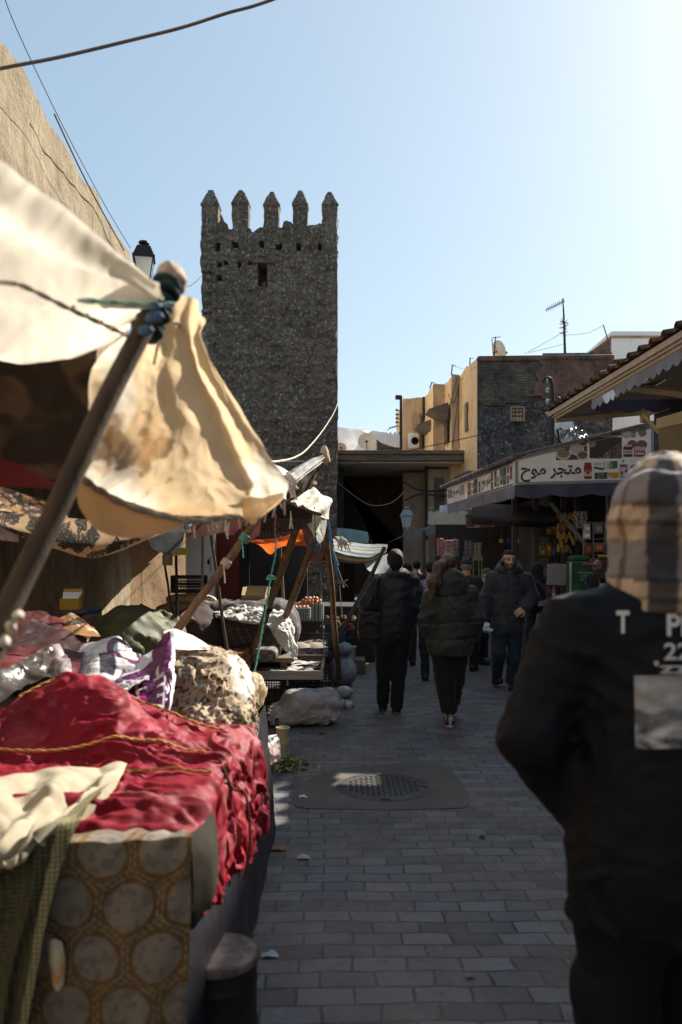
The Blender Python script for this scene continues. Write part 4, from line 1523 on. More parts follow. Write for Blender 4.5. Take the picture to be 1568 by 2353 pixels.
# side signs receding along the alley
def sidesign(pa, pb, name):
 (ax, ayt, ayb, ad), (bx, byt, byb, bd) = pa, pb
 A0, A1 = P(ax, ayb, ad), P(ax, ayt, ad)
 B0, B1 = P(bx, byb, bd), P(bx, byt, bd)
 u = (A0 - B0).normalized()
 nn = Vector((-u.y, u.x, 0)).normalized()
 if nn.x > 0:
  nn = -nn
 mb = MB()
 mb.add([B0, A0, A1, B1, B0 - nn * .06, A0 - nn * .06, A1 - nn * .06, B1 - nn * .06], [(0, 1, 2, 3), (4, 7, 6, 5), (0, 4, 5, 1), (3, 2, 6, 7), (0, 3, 7, 4), (1, 5, 6, 2)])
 o = mb.build(name, M_sign, sh, smooth=False, fixn=True)
 def G(s, t, off=.006):   # s 0..1 far->near, t 0..1 bottom->top
  lo_ = B0.lerp(A0, s)
  hi_ = B1.lerp(A1, s)
  return lo_.lerp(hi_, t) + nn * off
 return o, G
so, G = sidesign((1182, 1060, 1116, 13.05), (1073, 1105, 1146, 15.6), 'side_sign_board')
pm = MB()
def gr(s0, t0, s1, t1, col, off=.006):
 pm.add([G(s0, t0, off), G(s1, t0, off), G(s1, t1, off), G(s0, t1, off)], [(0, 1, 2, 3)], 0, col)
for t0, t1 in ((.02, .10), (.93, .99)):
 gr(.02, t0, .98, t1, (.30, .29, .29), .004)
 for k in range(70):
  gr(.02 + k * .0137, t0 + .01, .027 + k * .0137, t1 - .01, (.05, .08, .1), .005)
for s0, s1, t0, t1, c in ((.03, .10, .15, .85, (.25, .10, .07)), (.12, .17, .2, .75, (.45, .38, .30)), (.18, .26, .15, .9, (.10, .08, .07)), (.29, .33, .15, .7, (.08, .12, .10)),
       (.56, .60, .5, .9, (.25, .05, .05)), (.56, .60, .13, .45, (.12, .08, .06)), (.63, .67, .2, .9, (.12, .10, .08)), (.68, .72, .15, .6, (.40, .3, .15)),
       (.74, .79, .2, .9, (.14, .16, .10)), (.80, .86, .15, .9, (.05, .12, .08)), (.88, .91, .6, .9, (.25, .05, .04)), (.88, .91, .15, .5, (.08, .09, .10)), (.93, .97, .3, .85, (.18, .07, .06))):
 gr(s0, t0, s1, t1, c)
 gr(s0 + (s1 - s0) * .2, t0 + (t1 - t0) * .3, s1 - (s1 - s0) * .2, t0 + (t1 - t0) * .55, tuple(min(1, q * 2.6) for q in c), .007)
pm.build('product_picture', M_print, so, smooth=False)
mb = MB()
mb.add([G(.36 + (q[0] - xl) / (xr - xl) * .19, .2 + (q[1] - yb) / (yt - yb) * .55, .007) for q in v] if False else
  [G(.36 + (q[0] - xl) / (xr - xl) * .19, .2 + (q[1] - yb) / (yt - yb) * .55, .007) for q in copy_text('\uFEA1\uFEEE\uFEE3 \uFEAE\uFEA0\uFE98\uFEE3', 1.0, bold=.022)[0]],
  copy_text('\uFEA1\uFEEE\uFEE3 \uFEAE\uFEA0\uFE98\uFEE3', 1.0, bold=.022)[1], 0, (.02, .05, .065))
mb.build('shop_name', M_print, so, smooth=False)
so2, G = sidesign((1071, 1107, 1147, 15.7), (1028, 1122, 1159, 17.2), 'side_sign_board')
pm = MB()
for k, c in enumerate(((.2, .08, .06), (.35, .3, .25), (.1, .12, .1))):
 gr(.08 + .07 * k, .35, .13 + .07 * k, .85, c)
for k in range(4):
 gr(.70 + .06 * k, .3, .73 + .06 * k, .9, (.3, .26, .22))
pm.build('product_picture', M_print, so2, smooth=False)
mb = MB()
vv, ff = copy_text('\uFEA1\uFEEE\uFEE3 \uFEAE\uFEA0\uFE98\uFEE3', 1.0, bold=.022)
mb.add([G(.32 + (q[0] - xl) / (xr - xl) * .34, .3 + (q[1] - yb) / (yt - yb) * .45, .007) for q in vv], ff, 0, (.02, .05, .065))
mb.build('shop_name', M_print, so2, smooth=False)
# valances
M_vnavy = mat('shop_valance_canvas', (.06, .065, .115), .8, .35, 3, .2, 40, .004, dirt=(.14, .10, .09), dirt_s=1.6, dirt_a=.6)
M_vfade = mat('faded_mauve_canvas', (.22, .205, .24), .85, .25, 3, .2, 40, .004)
c0 = P(1183, 1116, 12.98)
mb = valance(MB(), [c0, SG(1508, 1106, .02)], .225, .62, .05, 3, .03)
mb.build('front_valance', M_vnavy, sh, angle=180)
mb = valance(MB(), [P(1028, 1159, 17.25), P(1072, 1146, 15.6), c0], .24, .09, .05, 5, .02, 'saw')
mb.build('side_valance', M_vfade, sh, angle=180)
# little pantile roofs over the signs
mb = MB()
for k in range(26):
 s = k / 25
 a = P(1183, 1054, 13.0).lerp(P(1028, 1118, 17.25), s)
 mb.tube([a + Vector((-.16, 0, -.03)), a + Vector((.35, 0, .12))], .045, 6)
mb.build('pantile_edge', mat('weathered_pantile', (.16, .13, .12), .85, .5, 8), sh)
mb = MB()
a, b = SG(1184, 1048, .02), SG(1508, 971, .02)
for k in range(40):
 s = k / 39
 q = a.lerp(b, s)
 mb.tube([q + nS * .03, q - nS * .5 + Vector((0, 0, .08))], .03, 5)
mb.build('pantile_edge', mat('weathered_pantile'), sh)
# the building volume, dark inside
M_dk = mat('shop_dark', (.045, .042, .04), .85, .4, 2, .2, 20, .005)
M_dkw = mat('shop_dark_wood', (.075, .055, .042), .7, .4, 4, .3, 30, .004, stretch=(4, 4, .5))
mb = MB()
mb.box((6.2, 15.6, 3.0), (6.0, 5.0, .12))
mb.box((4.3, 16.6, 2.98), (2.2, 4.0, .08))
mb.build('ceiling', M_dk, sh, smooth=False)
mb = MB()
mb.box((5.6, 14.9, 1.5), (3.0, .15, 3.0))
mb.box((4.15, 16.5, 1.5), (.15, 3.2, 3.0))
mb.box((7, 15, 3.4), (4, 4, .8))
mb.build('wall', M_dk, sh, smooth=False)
for px in (1183, 1232, 1296, 1327):
 d = 13.9
 mb = MB()
 mb.box((PX(px, d), d, 1.5), (.10, .10, 3.0), bev=.01)
 mb.build('post', M_dkw, sh)
mb = MB()
mb.tube([P(1265, 1155, 13.4), P(1345, 1250, 13.1)], .035, 4)
mb.build('awning_strut', mat('grey_steel', (.22, .23, .25), .5, .15, metal=.3), sh)
for px in (1396, 1405, 1412, 1420):
 mb = MB()
 mb.box((PX(px, 13.3), 13.3, 1.5), (.035, .05, 2.8))
 mb.build('shutter_rail', mat('grey_steel'), sh)
# rolled inner awning
s_ = sheet([[(1085, 1160, 15.3), (1180, 1160, 14.2), (1260, 1165, 14.0), (1310, 1170, 13.9)], [(1083, 1185, 15.0), (1180, 1190, 13.7), (1250, 1195, 13.6), (1310, 1195, 13.5)],
   [(1085, 1205, 15.2), (1180, 1210, 13.9), (1250, 1212, 13.8), (1310, 1205, 13.8)]], 40, 20, .015, 3, 8)
s_.build('inner_awning', mat('black_canvas', (.035, .033, .034), .8, .3), sh)
# ---- goods in and around the grocery
M_goods = mat('goods_print', (1, 1, 1), .5, .25, 12, .1, 30, vcol=True)
def goods(name, label, cat, group, items, loc, parts='box'):
 pass
# shelf of goods inside
sf = T('goods_shelf', 'tall narrow shelf of bottles and packets inside the grocery', 'shelf', (PX(1256, 14.3), 14.3, 0))
mb = MB()
for z in (.5, .9, 1.3, 1.7, 2.1):
 mb.box((PX(1256, 14.3), 14.4, z), (.42, .3, .03))
for s in (-1, 1):
 mb.box((PX(1256, 14.3) + s * .21, 14.4, 1.2), (.03, .3, 2.4))
mb.build('frame', M_dkw, sf)
gi = 0
cols = [(.30, .05, .05), (.06, .15, .25), (.45, .42, .38), (.08, .2, .09), (.45, .33, .07), (.3, .3, .32), (.5, .25, .06)]
for zi, z in enumerate((.515, .915, 1.315, 1.715, 2.115)):
 for k in range(4):
  c = cols[(zi * 3 + k * 2) % 7]
  x = PX(1256, 14.3) - .15 + k * .1
  mb = MB()
  if (zi + k) % 2:
   mb.box((x, 14.33, z + .12), (.085, .09, .24), bev=.008, col=c)
   mb.box((x, 14.283, z + .14), (.06, .004, .08), col=tuple(min(1, q * 2.2) for q in c))
  else:
   mb.lathe([(.001, 0), (.04, .004), (.042, .15), (.018, .2), (.018, .24), (.001, .245)], (x, 14.33, z), 10, col=c)
   mb.lathe([(.0425, .05), (.0425, .11)], (x, 14.33, z), 10, col=tuple(min(1, q * 2.2) for q in c))
  tag(mb.build('grocery_item', M_goods, loc=(x, 14.33, z)), 'small packet or bottle on the narrow shelf inside the grocery', 'packet', 'packets on the grocery shelf')
# crisp packets hanging in strings, golden
for k in range(26):
 px = 1283 + (k % 7) * 7 + random.uniform(-2, 2)
 py = 1185 + (k // 7) * 24 + random.uniform(-6, 6) + (6 if k % 2 else 0)
 c = P(px, py, 13.3)
 mb = MB()
 mb.box(c, (.06, .03, .14), (random.uniform(-.2, .2), random.uniform(-.4, .4), 0), bev=.012, col=random.choice([(.32, .2, .04), (.25, .13, .04), (.36, .25, .08), (.12, .08, .04)]))
 tag(mb.build('hanging_packet', M_goods, loc=c), 'golden snack packet on the strings hanging at the grocery corner', 'packet', 'snack packets strung at the grocery corner')
# patterned cloth
mb = sheet([[(1318, 1176, 13.2), (1350, 1174, 13.2)], [(1318, 1196, 13.18), (1350, 1196, 13.2)], [(1320, 1215, 13.2), (1348, 1213, 13.2)]], 50, 50, .01, 5, 3,
   pat=lambda u, v, q: mixc((.34, .33, .31), (.04, .04, .045), (np.sin(u * 22 + np.sin(v * 17) * 1.5) * np.sin(v * 20 + u * 4) > .1) * 1.0))
tag(mb.build('patterned_pouch', mat('cloth_print', (1, 1, 1), .85, .1, 8, .2, 60, vcol=True), loc=P(1335, 1176, 13.2)), 'black and white patterned pouch hung high at the grocery front', 'pouch')
# wire rack with packs
rk = T('wire_rack', 'tall wire display rack holding white and red packs at the grocery front', 'rack', (PX(1365, 13.0), 13.0, 0))
mb = MB()
for px in (1341, 1364, 1390):
 mb.tube([P(px, 1200, 13.0), P(px, 1500, 13.0)], .012, 5)
for py in (1202, 1240, 1276, 1308, 1345):
 mb.tube([P(1341, py, 13.0), P(1390, py - 2, 13.0)], .010, 5)
mb.build('frame', mat('grey_steel'), rk)
for k, (px, py, w, h, c) in enumerate(((1350, 1215, .1, .16, (.42, .38, .36)), (1349, 1231, .12, .12, (.55, .54, .5)), (1376, 1215, .14, .18, (.2, .17, .16)), (1352, 1262, .12, .2, (.22, .07, .05)), (1377, 1258, .16, .16, (.35, .1, .07)),
          (1352, 1292, .13, .14, (.30, .22, .14)), (1378, 1292, .16, .14, (.25, .06, .05)), (1352, 1322, .16, .2, (.2, .22, .12)))):
 mb = MB()
 c0_ = P(px, py, 12.95)
 mb.box(c0_, (w, .06, h), (0, random.uniform(-.06, .06), 0), bev=.012, col=c)
 mb.box(c0_ - Vector((0, .032, 0)), (w * .6, .004, h * .4), col=tuple(min(1, q * 1.8) for q in c))
 tag(mb.build('rack_pack', M_goods, loc=c0_), ['white card pack, top of the wire rack', 'white double pack on the upper wire rack shelf', 'dim brown pack at the top right of the wire rack', 'dark red packet on the left of the wire rack',
            'bright red packet on the right of the wire rack', 'tan packet low on the left of the wire rack', 'deep red packet low on the right of the wire rack', 'greenish packet at the foot of the wire rack'][k], 'packet', 'packs on the wire rack')
# green detergent display
gd = T('detergent_display', 'tall green detergent display stand with French wording and a red flash', 'display stand', (PX(1337, 12.7), 12.7, 0))
mb = MB()
cx = PX(1337, 12.7)
mb.box((cx, 12.85, .81), (.36, .3, 1.62), bev=.02)
mb.box((cx, 12.84, PZ(1283, 12.7)), (.32, .26, .1), bev=.03)
mb.build('body', mat('green_card', (.035, .12, .06), .5, .1), gd)
mb = MB()
mb.box((PX(1310, 12.7) + .01, 12.69, PZ(1330, 12.7)), (.03, .02, .55))
mb.build('white_edge', mat('white_enamel'), gd)
mb = MB()
mb.box((PX(1350, 12.7), 12.692, PZ(1295, 12.7)), (.20, .006, .05), bev=.002)
fl = mb.build('red_flash', mat('red_card', (.40, .03, .03), .5, .1), gd)
def sign_plain(body, x, y, h, d, col, parent, m=None, right=False):
 v, f = copy_text(body, h)
 xs2 = [q[0] for q in v]
 sh_ = -max(xs2) if right else 0
 a = P(x, y, d)
 mb = MB()
 mb.add([(a.x + q[0] + sh_, a.y, a.z + q[1]) for q in v], f, 0, col)
 return mb.build('lettering', M_print, parent, smooth=False)
sign_plain('Nouveau', 1341, 1296.5, .04, 12.683, (.75, .7, .68), fl)
for k, tx in enumerate(('Nettoyage', 'puissant', 'en 1 seul', 'lavage')):
 sign_plain(tx, 1363, 1318 + k * 7.6, .058, 12.683, (.55, .62, .5), gd, right=True)
mb = MB()
mb.box((PX(1353, 12.7), 12.685, PZ(1352, 12.7)), (.1, .01, .14), col=(.35, .06, .04))
mb.box((PX(1325, 12.7), 12.685, PZ(1352, 12.7)), (.1, .01, .12), col=(.06, .2, .1))
mb.build('picture', M_print, gd)
# transparent stack in plastic
mb = MB()
c = P(1278, 1320, 12.6)
for k in range(14):
 mb.box(c + Vector((random.uniform(-.006, .006) + .003 * (k % 3), random.uniform(-.01, .01), -.16 + k * .0245)), (.27, .2, .02), bev=.006)
mb.box(c + Vector((0, -.112, 0)), (.265, .008, .35), (0, R(2), 0), bev=.004)
for k in range(9):
 mb.box(c + Vector((-.11 + k * .0275, -.118, 0)), (.004, .006, .34))
tag(mb.build('plastic_basket', mat('lilac_plastic', (.34, .30, .32), .35, .2, 30, .2, 80), loc=c), 'pale lilac plastic basket stack hung at the grocery front', 'basket')
# brush with yellow head and red handle + red dustpan
br_ = T('broom', 'upturned broom with a yellow head and red handle beside the hooded man', 'broom', P(1398, 1500, 12.2))
mb = MB()
mb.box(P(1408, 1278, 12.2), (.46, .06, .03), bev=.01)
mb.build('head', mat('yellow_plastic', (.65, .42, .02), .45, .1), br_)
mb = MB()
mb.box(P(1408, 1284, 12.2), (.44, .05, .05), bev=.01)
mb.build('bristles', mat('brown_bristle', (.08, .05, .05), .9, .4, 60), br_)
mb = MB()
mb.tube([P(1409, 1287, 12.2), P(1400, 1345, 12.15), P(1385, 1460, 12.1)], .013, 7)
mb.build('handle', mat('red_plastic', (.45, .03, .025), .4, .1), br_)
mb = MB()
a = P(1411, 1246, 12.2)
mb.add([P(1404, 1232, 12.2), P(1418, 1232, 12.2), P(1417, 1258, 12.2), P(1408, 1258, 12.2), P(1404, 1232, 12.3), P(1418, 1232, 12.3), P(1417, 1258, 12.25), P(1408, 1258, 12.25)],
  [(0, 1, 2, 3), (4, 7, 6, 5), (0, 4, 5, 1), (3, 2, 6, 7), (0, 3, 7, 4), (1, 5, 6, 2)])
tag(mb.build('dustpan', mat('red_plastic'), loc=a), 'small red dustpan hanging above the yellow broom', 'dustpan')
# ================================================================ dim shops further down on the right
M_dimaw = mat('dim_awning', (.09, .08, .075), .85, .3, 3)
M_beigeaw = mat('beige_awning', (.30, .25, .19), .85, .2, 3, .2)
fs = T('far_shop_row', 'row of dim shop fronts with sagging awnings beyond the grocery', 'shop row', (4.0, 20, 0))
mb = MB()
mb.box((4.35, 20.6, 1.6), (.3, 6.5, 3.2))
mb.box((3.55, 23.3, 1.6), (1.7, .3, 3.2))
mb.build('wall', m_plaster('dim_ochre_wall', (.20, .15, .10), (.08, .065, .05), (.25, .19, .13)), fs)
for rows, m in (([[(985, 1175, 21), (1030, 1172, 20), (1075, 1175, 19)], [(983, 1205, 20.3), (1028, 1207, 19.4), (1075, 1208, 18.4)]], M_beigeaw),
    ([[(935, 1222, 22.5), (1000, 1205, 21.5), (1070, 1200, 20)], [(930, 1240, 22), (1000, 1228, 20.8), (1068, 1222, 19.2)]], M_dimaw),
    ([[(1010, 1160, 18.2), (1035, 1158, 17.6), (1060, 1160, 17.2)], [(1008, 1178, 17.9), (1033, 1174, 17.3), (1058, 1180, 16.9)]], mat('faded_blue_canvas'))):
 s_ = sheet(rows, 40, 14, .03, 2, 5, edge=1)
 s_.build('awning', m, fs)
mb = MB()
for px in (975, 1015, 1045):
 mb.box((PX(px, 20.5), 20.5, 1.2), (.08, .08, 2.5), bev=.01)
mb.build('post', M_dkw, fs)
mb = MB()
mb.box((PX(1120, 17.5), 18.2, 1.25), (2.2, .1, 2.5))
mb.build('inner_wall', M_dk, fs)
# a printed banner hung low
mb = sheet([[(1070, 1183, 16), (1110, 1183, 15.8), (1135, 1182, 15.6)], [(1070, 1213, 16), (1110, 1212, 15.8), (1137, 1210, 15.6)]], 60, 20, .015, 3, 7,
   pat=lambda u, v, q: mixc(mixc((.06, .055, .06), (.30, .22, .20), fbm(np.stack([u * 6, v * 3, 0 * u], 1), 5, 4) * 1.5), (.22, .05, .05), fbm(np.stack([u * 5, v * 4, 0 * u + 9], 1), 8, 3) * 2 - .3))
tag(mb.build('printed_banner', mat('cloth_print'), loc=P(1100, 1183, 15.8)), 'dim printed banner with red and pale blotches under the far awning', 'banner')
# hanging checked shopping bags
def shopbag(px, py, d, w, h, col, label):
 t = T('shopping_bag', label, 'bag', P(px, py, d), 'checked shopping bags hung in the dim shop row')
 W_, H_ = w, h
 mb = MB()
 nu_, nv_ = 16, 16
 a = P(px, py, d)
 def fn(p):
  q = (p - np.array(a))
  tz = np.clip(q[:, 2] / H_ + .5, 0, 1)
  wx_ = W_ / 2 * (1 - .12 * tz)
  wy_ = .06 * (1 - .55 * tz)
  return np.maximum(np.maximum(np.abs(q[:, 0]) - wx_, np.abs(q[:, 1]) - wy_), np.abs(q[:, 2]) - H_ / 2) + .008 * fbm(p * 9, 3, 2)
 def pat(V):
  q = V - np.array(a)
  st_ = ((np.sin(q[:, 0] * 80) > .5) | (np.sin(q[:, 2] * 80) > .5)) * 1.0
  return mixc(col, tuple(c * 2.2 for c in col), st_ * .8)
 blob(fn, np.array(a) - np.array([W_ * .6, .09, H_ * .6]), np.array(a) + np.array([W_ * .6, .09, H_ * .6]), .02, pat, mb)
 mb.build('bag', mat('cloth_print'), t)
 mb = MB()
 for e in (-.03, .03):
  mb.tube([a + Vector((-W_ * .25, e, H_ * .48)), a + Vector((-W_ * .1, e, H_ * .75)), a + Vector((W_ * .1, e, H_ * .75)), a + Vector((W_ * .25, e, H_ * .48))], .008, 5, sm=4)
 mb.build('handle', mat('black_cord', (.03, .03, .03), .8), t)
shopbag(1013, 1258, 15.5, .17, .38, (.22, .10, .10), 'narrow pinkish checked shopping bag, first in the hanging row')
shopbag(1033, 1262, 15.0, .22, .36, (.26, .14, .11), 'wide red checked shopping bag hanging behind the long-haired woman')
shopbag(1047, 1260, 15.2, .16, .38, (.13, .13, .15), 'grey blue checked shopping bag next to the wide red one')
shopbag(1078, 1262, 15.0, .2, .34, (.09, .08, .07), 'dark tartan shopping bag hanging apart on the right')
shopbag(1098, 1268, 15.0, .17, .36, (.14, .12, .10), 'brown tartan shopping bag hung nearest the bearded man')
# tall thin green canes
for k, px in enumerate((1066, 1076, 1088, 1100, 1108)):
 mb = MB()
 mb.tube([P(px, 1278, 14.6), P(px + random.uniform(-3, 4), 1345, 14.5), P(px + random.uniform(-5, 5), 1400, 14.5)], .012, 5)
 tag(mb.build('cane', mat('dry_cane', (.23, .25, .06), .7, .3), loc=P(px, 1400, 14.5)), 'thin yellow-green cane standing behind the long-haired woman', 'cane', 'green canes standing in the dim shop row')
# blue hanging brushes
for k, px in enumerate((1153, 1171, 1189)):
 t = T('hanging_brush', ['blue handled brush with an orange tip, first of three on the ceiling', 'plain blue handled brush, middle of three on the ceiling', 'blue handled brush with a pale box tip, last of three on the ceiling'][k], 'brush', P(px, 1215, 14.4), 'blue handled brushes hung from the ceiling')
 mb = MB()
 mb.tube([P(px, 1190, 14.4), P(px, 1240, 14.4)], .008, 5)
 mb.build('handle', mat('blue_plastic', (.04, .07, .16), .4), t)
 mb = MB()
 mb.box(P(px, 1243, 14.4), (.07, .06, .08), bev=.01)
 mb.build('tip', mat(['orange_plastic', 'blue_plastic', 'white_enamel'][k], (.55, .22, .03), .5), t)
# low tables at the far right shops
tb = T('goods_table', 'low dark table heaped with folded blue cloth, left of the bearded man', 'table', (PX(1100, 12.5), 12.5, 0))
mb = MB()
mb.box((PX(1095, 12.5), 12.5, .62), (.55, .7, .06), bev=.01)
mb.build('top', M_dkw, tb)
for sx in (-.22, .22):
 for sy in (-.3, .3):
  mb = MB()
  mb.box((PX(1095, 12.5) + sx, 12.5 + sy, .3), (.06, .06, .6), bev=.005)
  mb.build('leg', M_dkw, tb)
for k in range(4):
 mb = MB()
 c = np.array([PX(1092, 12.5), 12.4, .69 + k * .085])
 blob(lambda p: rbox(p, c, (.22 - .01 * k, .24, .04), .03) + .01 * fbm(p * 9, k, 3), c - .3, c + .3, .02, mb=mb)
 tag(mb.build('folded_cloth', mat(['denim_cloth', 'slate_cloth'][k % 2], [(.06, .08, .13), (.09, .10, .13)][k % 2], .9, .3, 9), loc=c), 'folded blue-grey cloth in the stack on the low dark table', 'cloth', 'folded cloths on the low table')
# ================================================================ fabrics
M_tarp = mat('cream_tarp', (1, 1, 1), .8, .14, 4, .25, 22, .006, trans=.58, vcol=True)
M_cloth = mat('printed_cloth', (1, 1, 1), .85, .16, 10, .25, 70, .003, vcol=True)
M_clotht = mat('thin_printed_cloth', (1, 1, 1), .85, .16, 10, .2, 60, .003, vcol=True, trans=.35)
M_plast = mat('printed_plastic_sheet', (1, 1, 1), .28, .1, 6, .3, 14, .012, spec=.5, vcol=True)
M_rope = mat('hemp_rope', (.42, .30, .17), .9, .3, 40, .4, 120, .003)
M_ropeg = mat('teal_rope', (.12, .38, .30), .8, .25, 40, .4, 120, .003)
M_ropeb = mat('blue_rope', (.05, .18, .33), .8, .3, 30, .4, 120, .003)
M_ropew = mat('pale_rope', (.62, .55, .45), .85, .2, 40, .4, 120, .003)
def nz(q, sc, s, o=4):
 return fbm(np.asarray(q) * sc, s, o)
def twist(mb, pts, r, sm=8, col=None):
 """two-strand rope"""
 pts, _ = smooth_line([Vector(p) for p in pts], [0] * len(pts), sm)
 # resample fairly evenly
 L_ = [0]
 for a, b in zip(pts[:-1], pts[1:]):
  L_.append(L_[-1] + (b - a).length)
 n = max(8, min(260, int(L_[-1] / (r * 2.2))))
 A_ = np.array(pts)
 s = np.linspace(0, L_[-1], n)
 C = np.stack([np.interp(s, L_, A_[:, k]) for k in range(3)], 1)
 t = np.gradient(C, axis=0)
 t /= np.linalg.norm(t, axis=1, keepdims=True) + 1e-9
 a = np.cross(t, np.array([.31, .2, .93]))
 a /= np.linalg.norm(a, axis=1, keepdims=True) + 1e-9
 b = np.cross(t, a)
 for ph in (0, math.pi):
  an = (np.arange(n) * 1.1 + ph)[:, None]
  q = C + (a * np.cos(an) + b * np.sin(an)) * r * .5
  mb.tube([Vector(x) for x in q], r * .62, 5, col=col)
 return mb
# ================================================================ near tarpaulin tent (left)
def tarp_pat(base, stain, s0, seed):
 def f(u, v, q):
  c = mixc(base, tuple(b * .82 for b in base), nz(q, 2.2, seed) * .5 + .4)
  c = mixc(c, stain, ss(.25, .75, nz(q, 1.7, seed + 3, 5)) * s0)
  return c
 return f
def pat_B(u, v, q):
 c = tarp_pat((.82, .63, .39), (.60, .38, .19), .6, 11)(u, v, q)
 c = mixc(c, (.90, .82, .68), ss(.12, .5, nz(q * np.array([1.6, 1, .9]), 3.1, 41, 3)) * .9)  # pale areas put sunlit patches into the cloth colour
 # brown mildew blotch in the middle of the sheet
 px = q[:, 0] / q[:, 1] * F + 784
 py = HZ - (q[:, 2] - EYE) / q[:, 1] * F
 d = np.sqrt(((q[:, 0] - P(345, 1045, 2.13).x) / .08) ** 2 + ((q[:, 2] - P(345, 1045, 2.13).z) / .06) ** 2) + .9 * nz(q, 22, 5, 5)
 c = mixc(c, (.22, .12, .05), ss(.95, .45, d) * .8)
 d2 = np.sqrt(((q[:, 0] - P(300, 1000, 2.0).x) / .1) ** 2 + ((q[:, 2] - P(300, 1000, 2.0).z) / .06) ** 2) + .9 * nz(q, 16, 15, 5)
 c = mixc(c, (.55, .32, .14), ss(1.1, .6, d2) * .55)
 c = mixc(c, (.55, .38, .2), (np.abs(((u + .02 * v) * 5) % 1 - .5) < .012) * .6)
 # seam
 return c
tent = T('tarpaulin_tent', 'big stained cream tarpaulin tent in the left foreground, lashed to a slanting pole', 'tent', (-1.2, 1.3, 0))
s_ = sheet([[(-420, 20, .85), (-200, 220, 1.1), (0, 372, 1.32), (180, 500, 1.52), (300, 598, 1.70), (366, 652, 1.80)],
   [(-420, 180, .98), (-200, 370, 1.23), (0, 520, 1.48), (180, 606, 1.65), (306, 640, 1.76), (367, 662, 1.82)],
   [(-420, 360, 1.15), (-200, 510, 1.42), (0, 640, 1.68), (180, 668, 1.78), (306, 672, 1.82), (364, 674, 1.83)],
   [(-420, 520, 1.35), (-200, 640, 1.65), (0, 745, 1.90), (160, 742, 1.95), (290, 712, 1.90), (360, 690, 1.85)],
   [(-420, 660, 1.55), (-200, 770, 1.85), (0, 832, 2.10), (130, 832, 2.12), (250, 790, 2.0), (340, 738, 1.87)]],
   130, 100, .012, 3, 3, fold=lambda u, v, q: .030 * np.sin(v * 17 + 2.2 * np.sin(u * 3) + nz(q, 2, 9)) * ss(0, .25, v), pat=tarp_pat((.82, .74, .61), (.64, .48, .30), .7, 2), edge=.6, rg=.003, rf=9)
s_.build('roof_sheet', M_tarp, tent, angle=180)
rB = [[(262, 790, 1.90), (358, 722, 1.88), (385, 690, 1.91), (418, 680, 1.94), (445, 690, 1.96), (464, 735, 1.98)],
  [(212, 850, 1.92), (350, 845, 1.97), (400, 838, 2.0), (440, 822, 2.03), (462, 808, 2.05), (476, 796, 2.07)],
  [(204, 955, 1.93), (330, 962, 2.0), (420, 962, 2.08), (490, 950, 2.14), (530, 945, 2.18), (552, 938, 2.2)],
  [(216, 1050, 1.95), (312, 1062, 2.06), (430, 1070, 2.16), (530, 1062, 2.22), (580, 1050, 2.27), (615, 1040, 2.3)],
  [(194, 1090, 1.97), (290, 1122, 2.1), (420, 1148, 2.2), (545, 1140, 2.28), (610, 1132, 2.33), (663, 1122, 2.36)],
  [(188, 1097, 1.99), (262, 1142, 2.11), (380, 1184, 2.22), (490, 1192, 2.30), (555, 1196, 2.35), (600, 1190, 2.38)]]
s_ = sheet(rB, 150, 150, .010, 4, 5, fold=lambda u, v, q: .006 * np.sin(u * 24 + 3 * np.sin(v * 4) + 2.5 * nz(q, 3, 19)) * ss(1.0, .2, v) + .02 * np.exp(-((u - .72) / .05) ** 2) * ss(.05, .3, v) * ss(1, .7, v), pat=pat_B, edge=.8, rg=.0055, rf=6)
s_.build('side_sheet', M_tarp, tent, angle=180)
s_ = sheet([[(555, 1130, 2.340), (600, 1128, 2.357), (640, 1122, 2.375), (664, 1120, 2.382)],
   [(556, 1165, 2.340), (590, 1165, 2.355), (620, 1158, 2.367), (648, 1150, 2.377)],
   [(560, 1190, 2.340), (575, 1196, 2.348), (592, 1188, 2.360), (612, 1180, 2.367)],
   [(566, 1194, 2.340), (575, 1204, 2.345), (583, 1205, 2.350), (588, 1198, 2.355)]], 30, 30, .006, 8, 6, pat=tarp_pat((.74, .55, .32), (.45, .28, .13), .7, 13))
s_.build('corner_flap', M_tarp, tent, angle=180)
s_ = sheet([[(184, 1094, 1.93), (231, 1125, 2.05), (297, 1161, 2.13), (396, 1188, 2.22), (430, 1194, 2.25)],
   [(176, 1130, 1.92), (225, 1175, 2.03), (292, 1202, 2.1), (388, 1206, 2.2), (429, 1198, 2.25)],
   [(184, 1165, 1.93), (228, 1220, 2.04), (300, 1236, 2.1), (382, 1222, 2.19), (428, 1202, 2.25)]], 70, 24, .004, 5, 8, pat=tarp_pat((.70, .47, .24), (.50, .30, .14), .5, 21))
s_.build('lower_flap', M_tarp, tent, angle=180)
mb = MB()
twist(mb, [P(184, 1096, 1.93), P(231, 1127, 2.05), P(297, 1163, 2.13), P(396, 1190, 2.22), P(460, 1197, 2.27), P(520, 1188, 2.32), P(560, 1192, 2.36)], .011)
mb.build('hem_rope', mat('grey_hem', (.36, .33, .27), .9, .3, 40, .4, 100), tent)
# frayed bits
mb = MB()
for k in range(14):
 px = random.uniform(440, 660)
 q = P(px, 1190 - max(0, px - 590) * .6, 2.26 + (px - 440) * .0006)
 mb = MB()
 mb.tube([q, q + Vector((random.uniform(-.01, .01), 0, -random.uniform(.015, .05)))], .002, 4)
 mb.build('frayed_thread', M_ropew, tent)
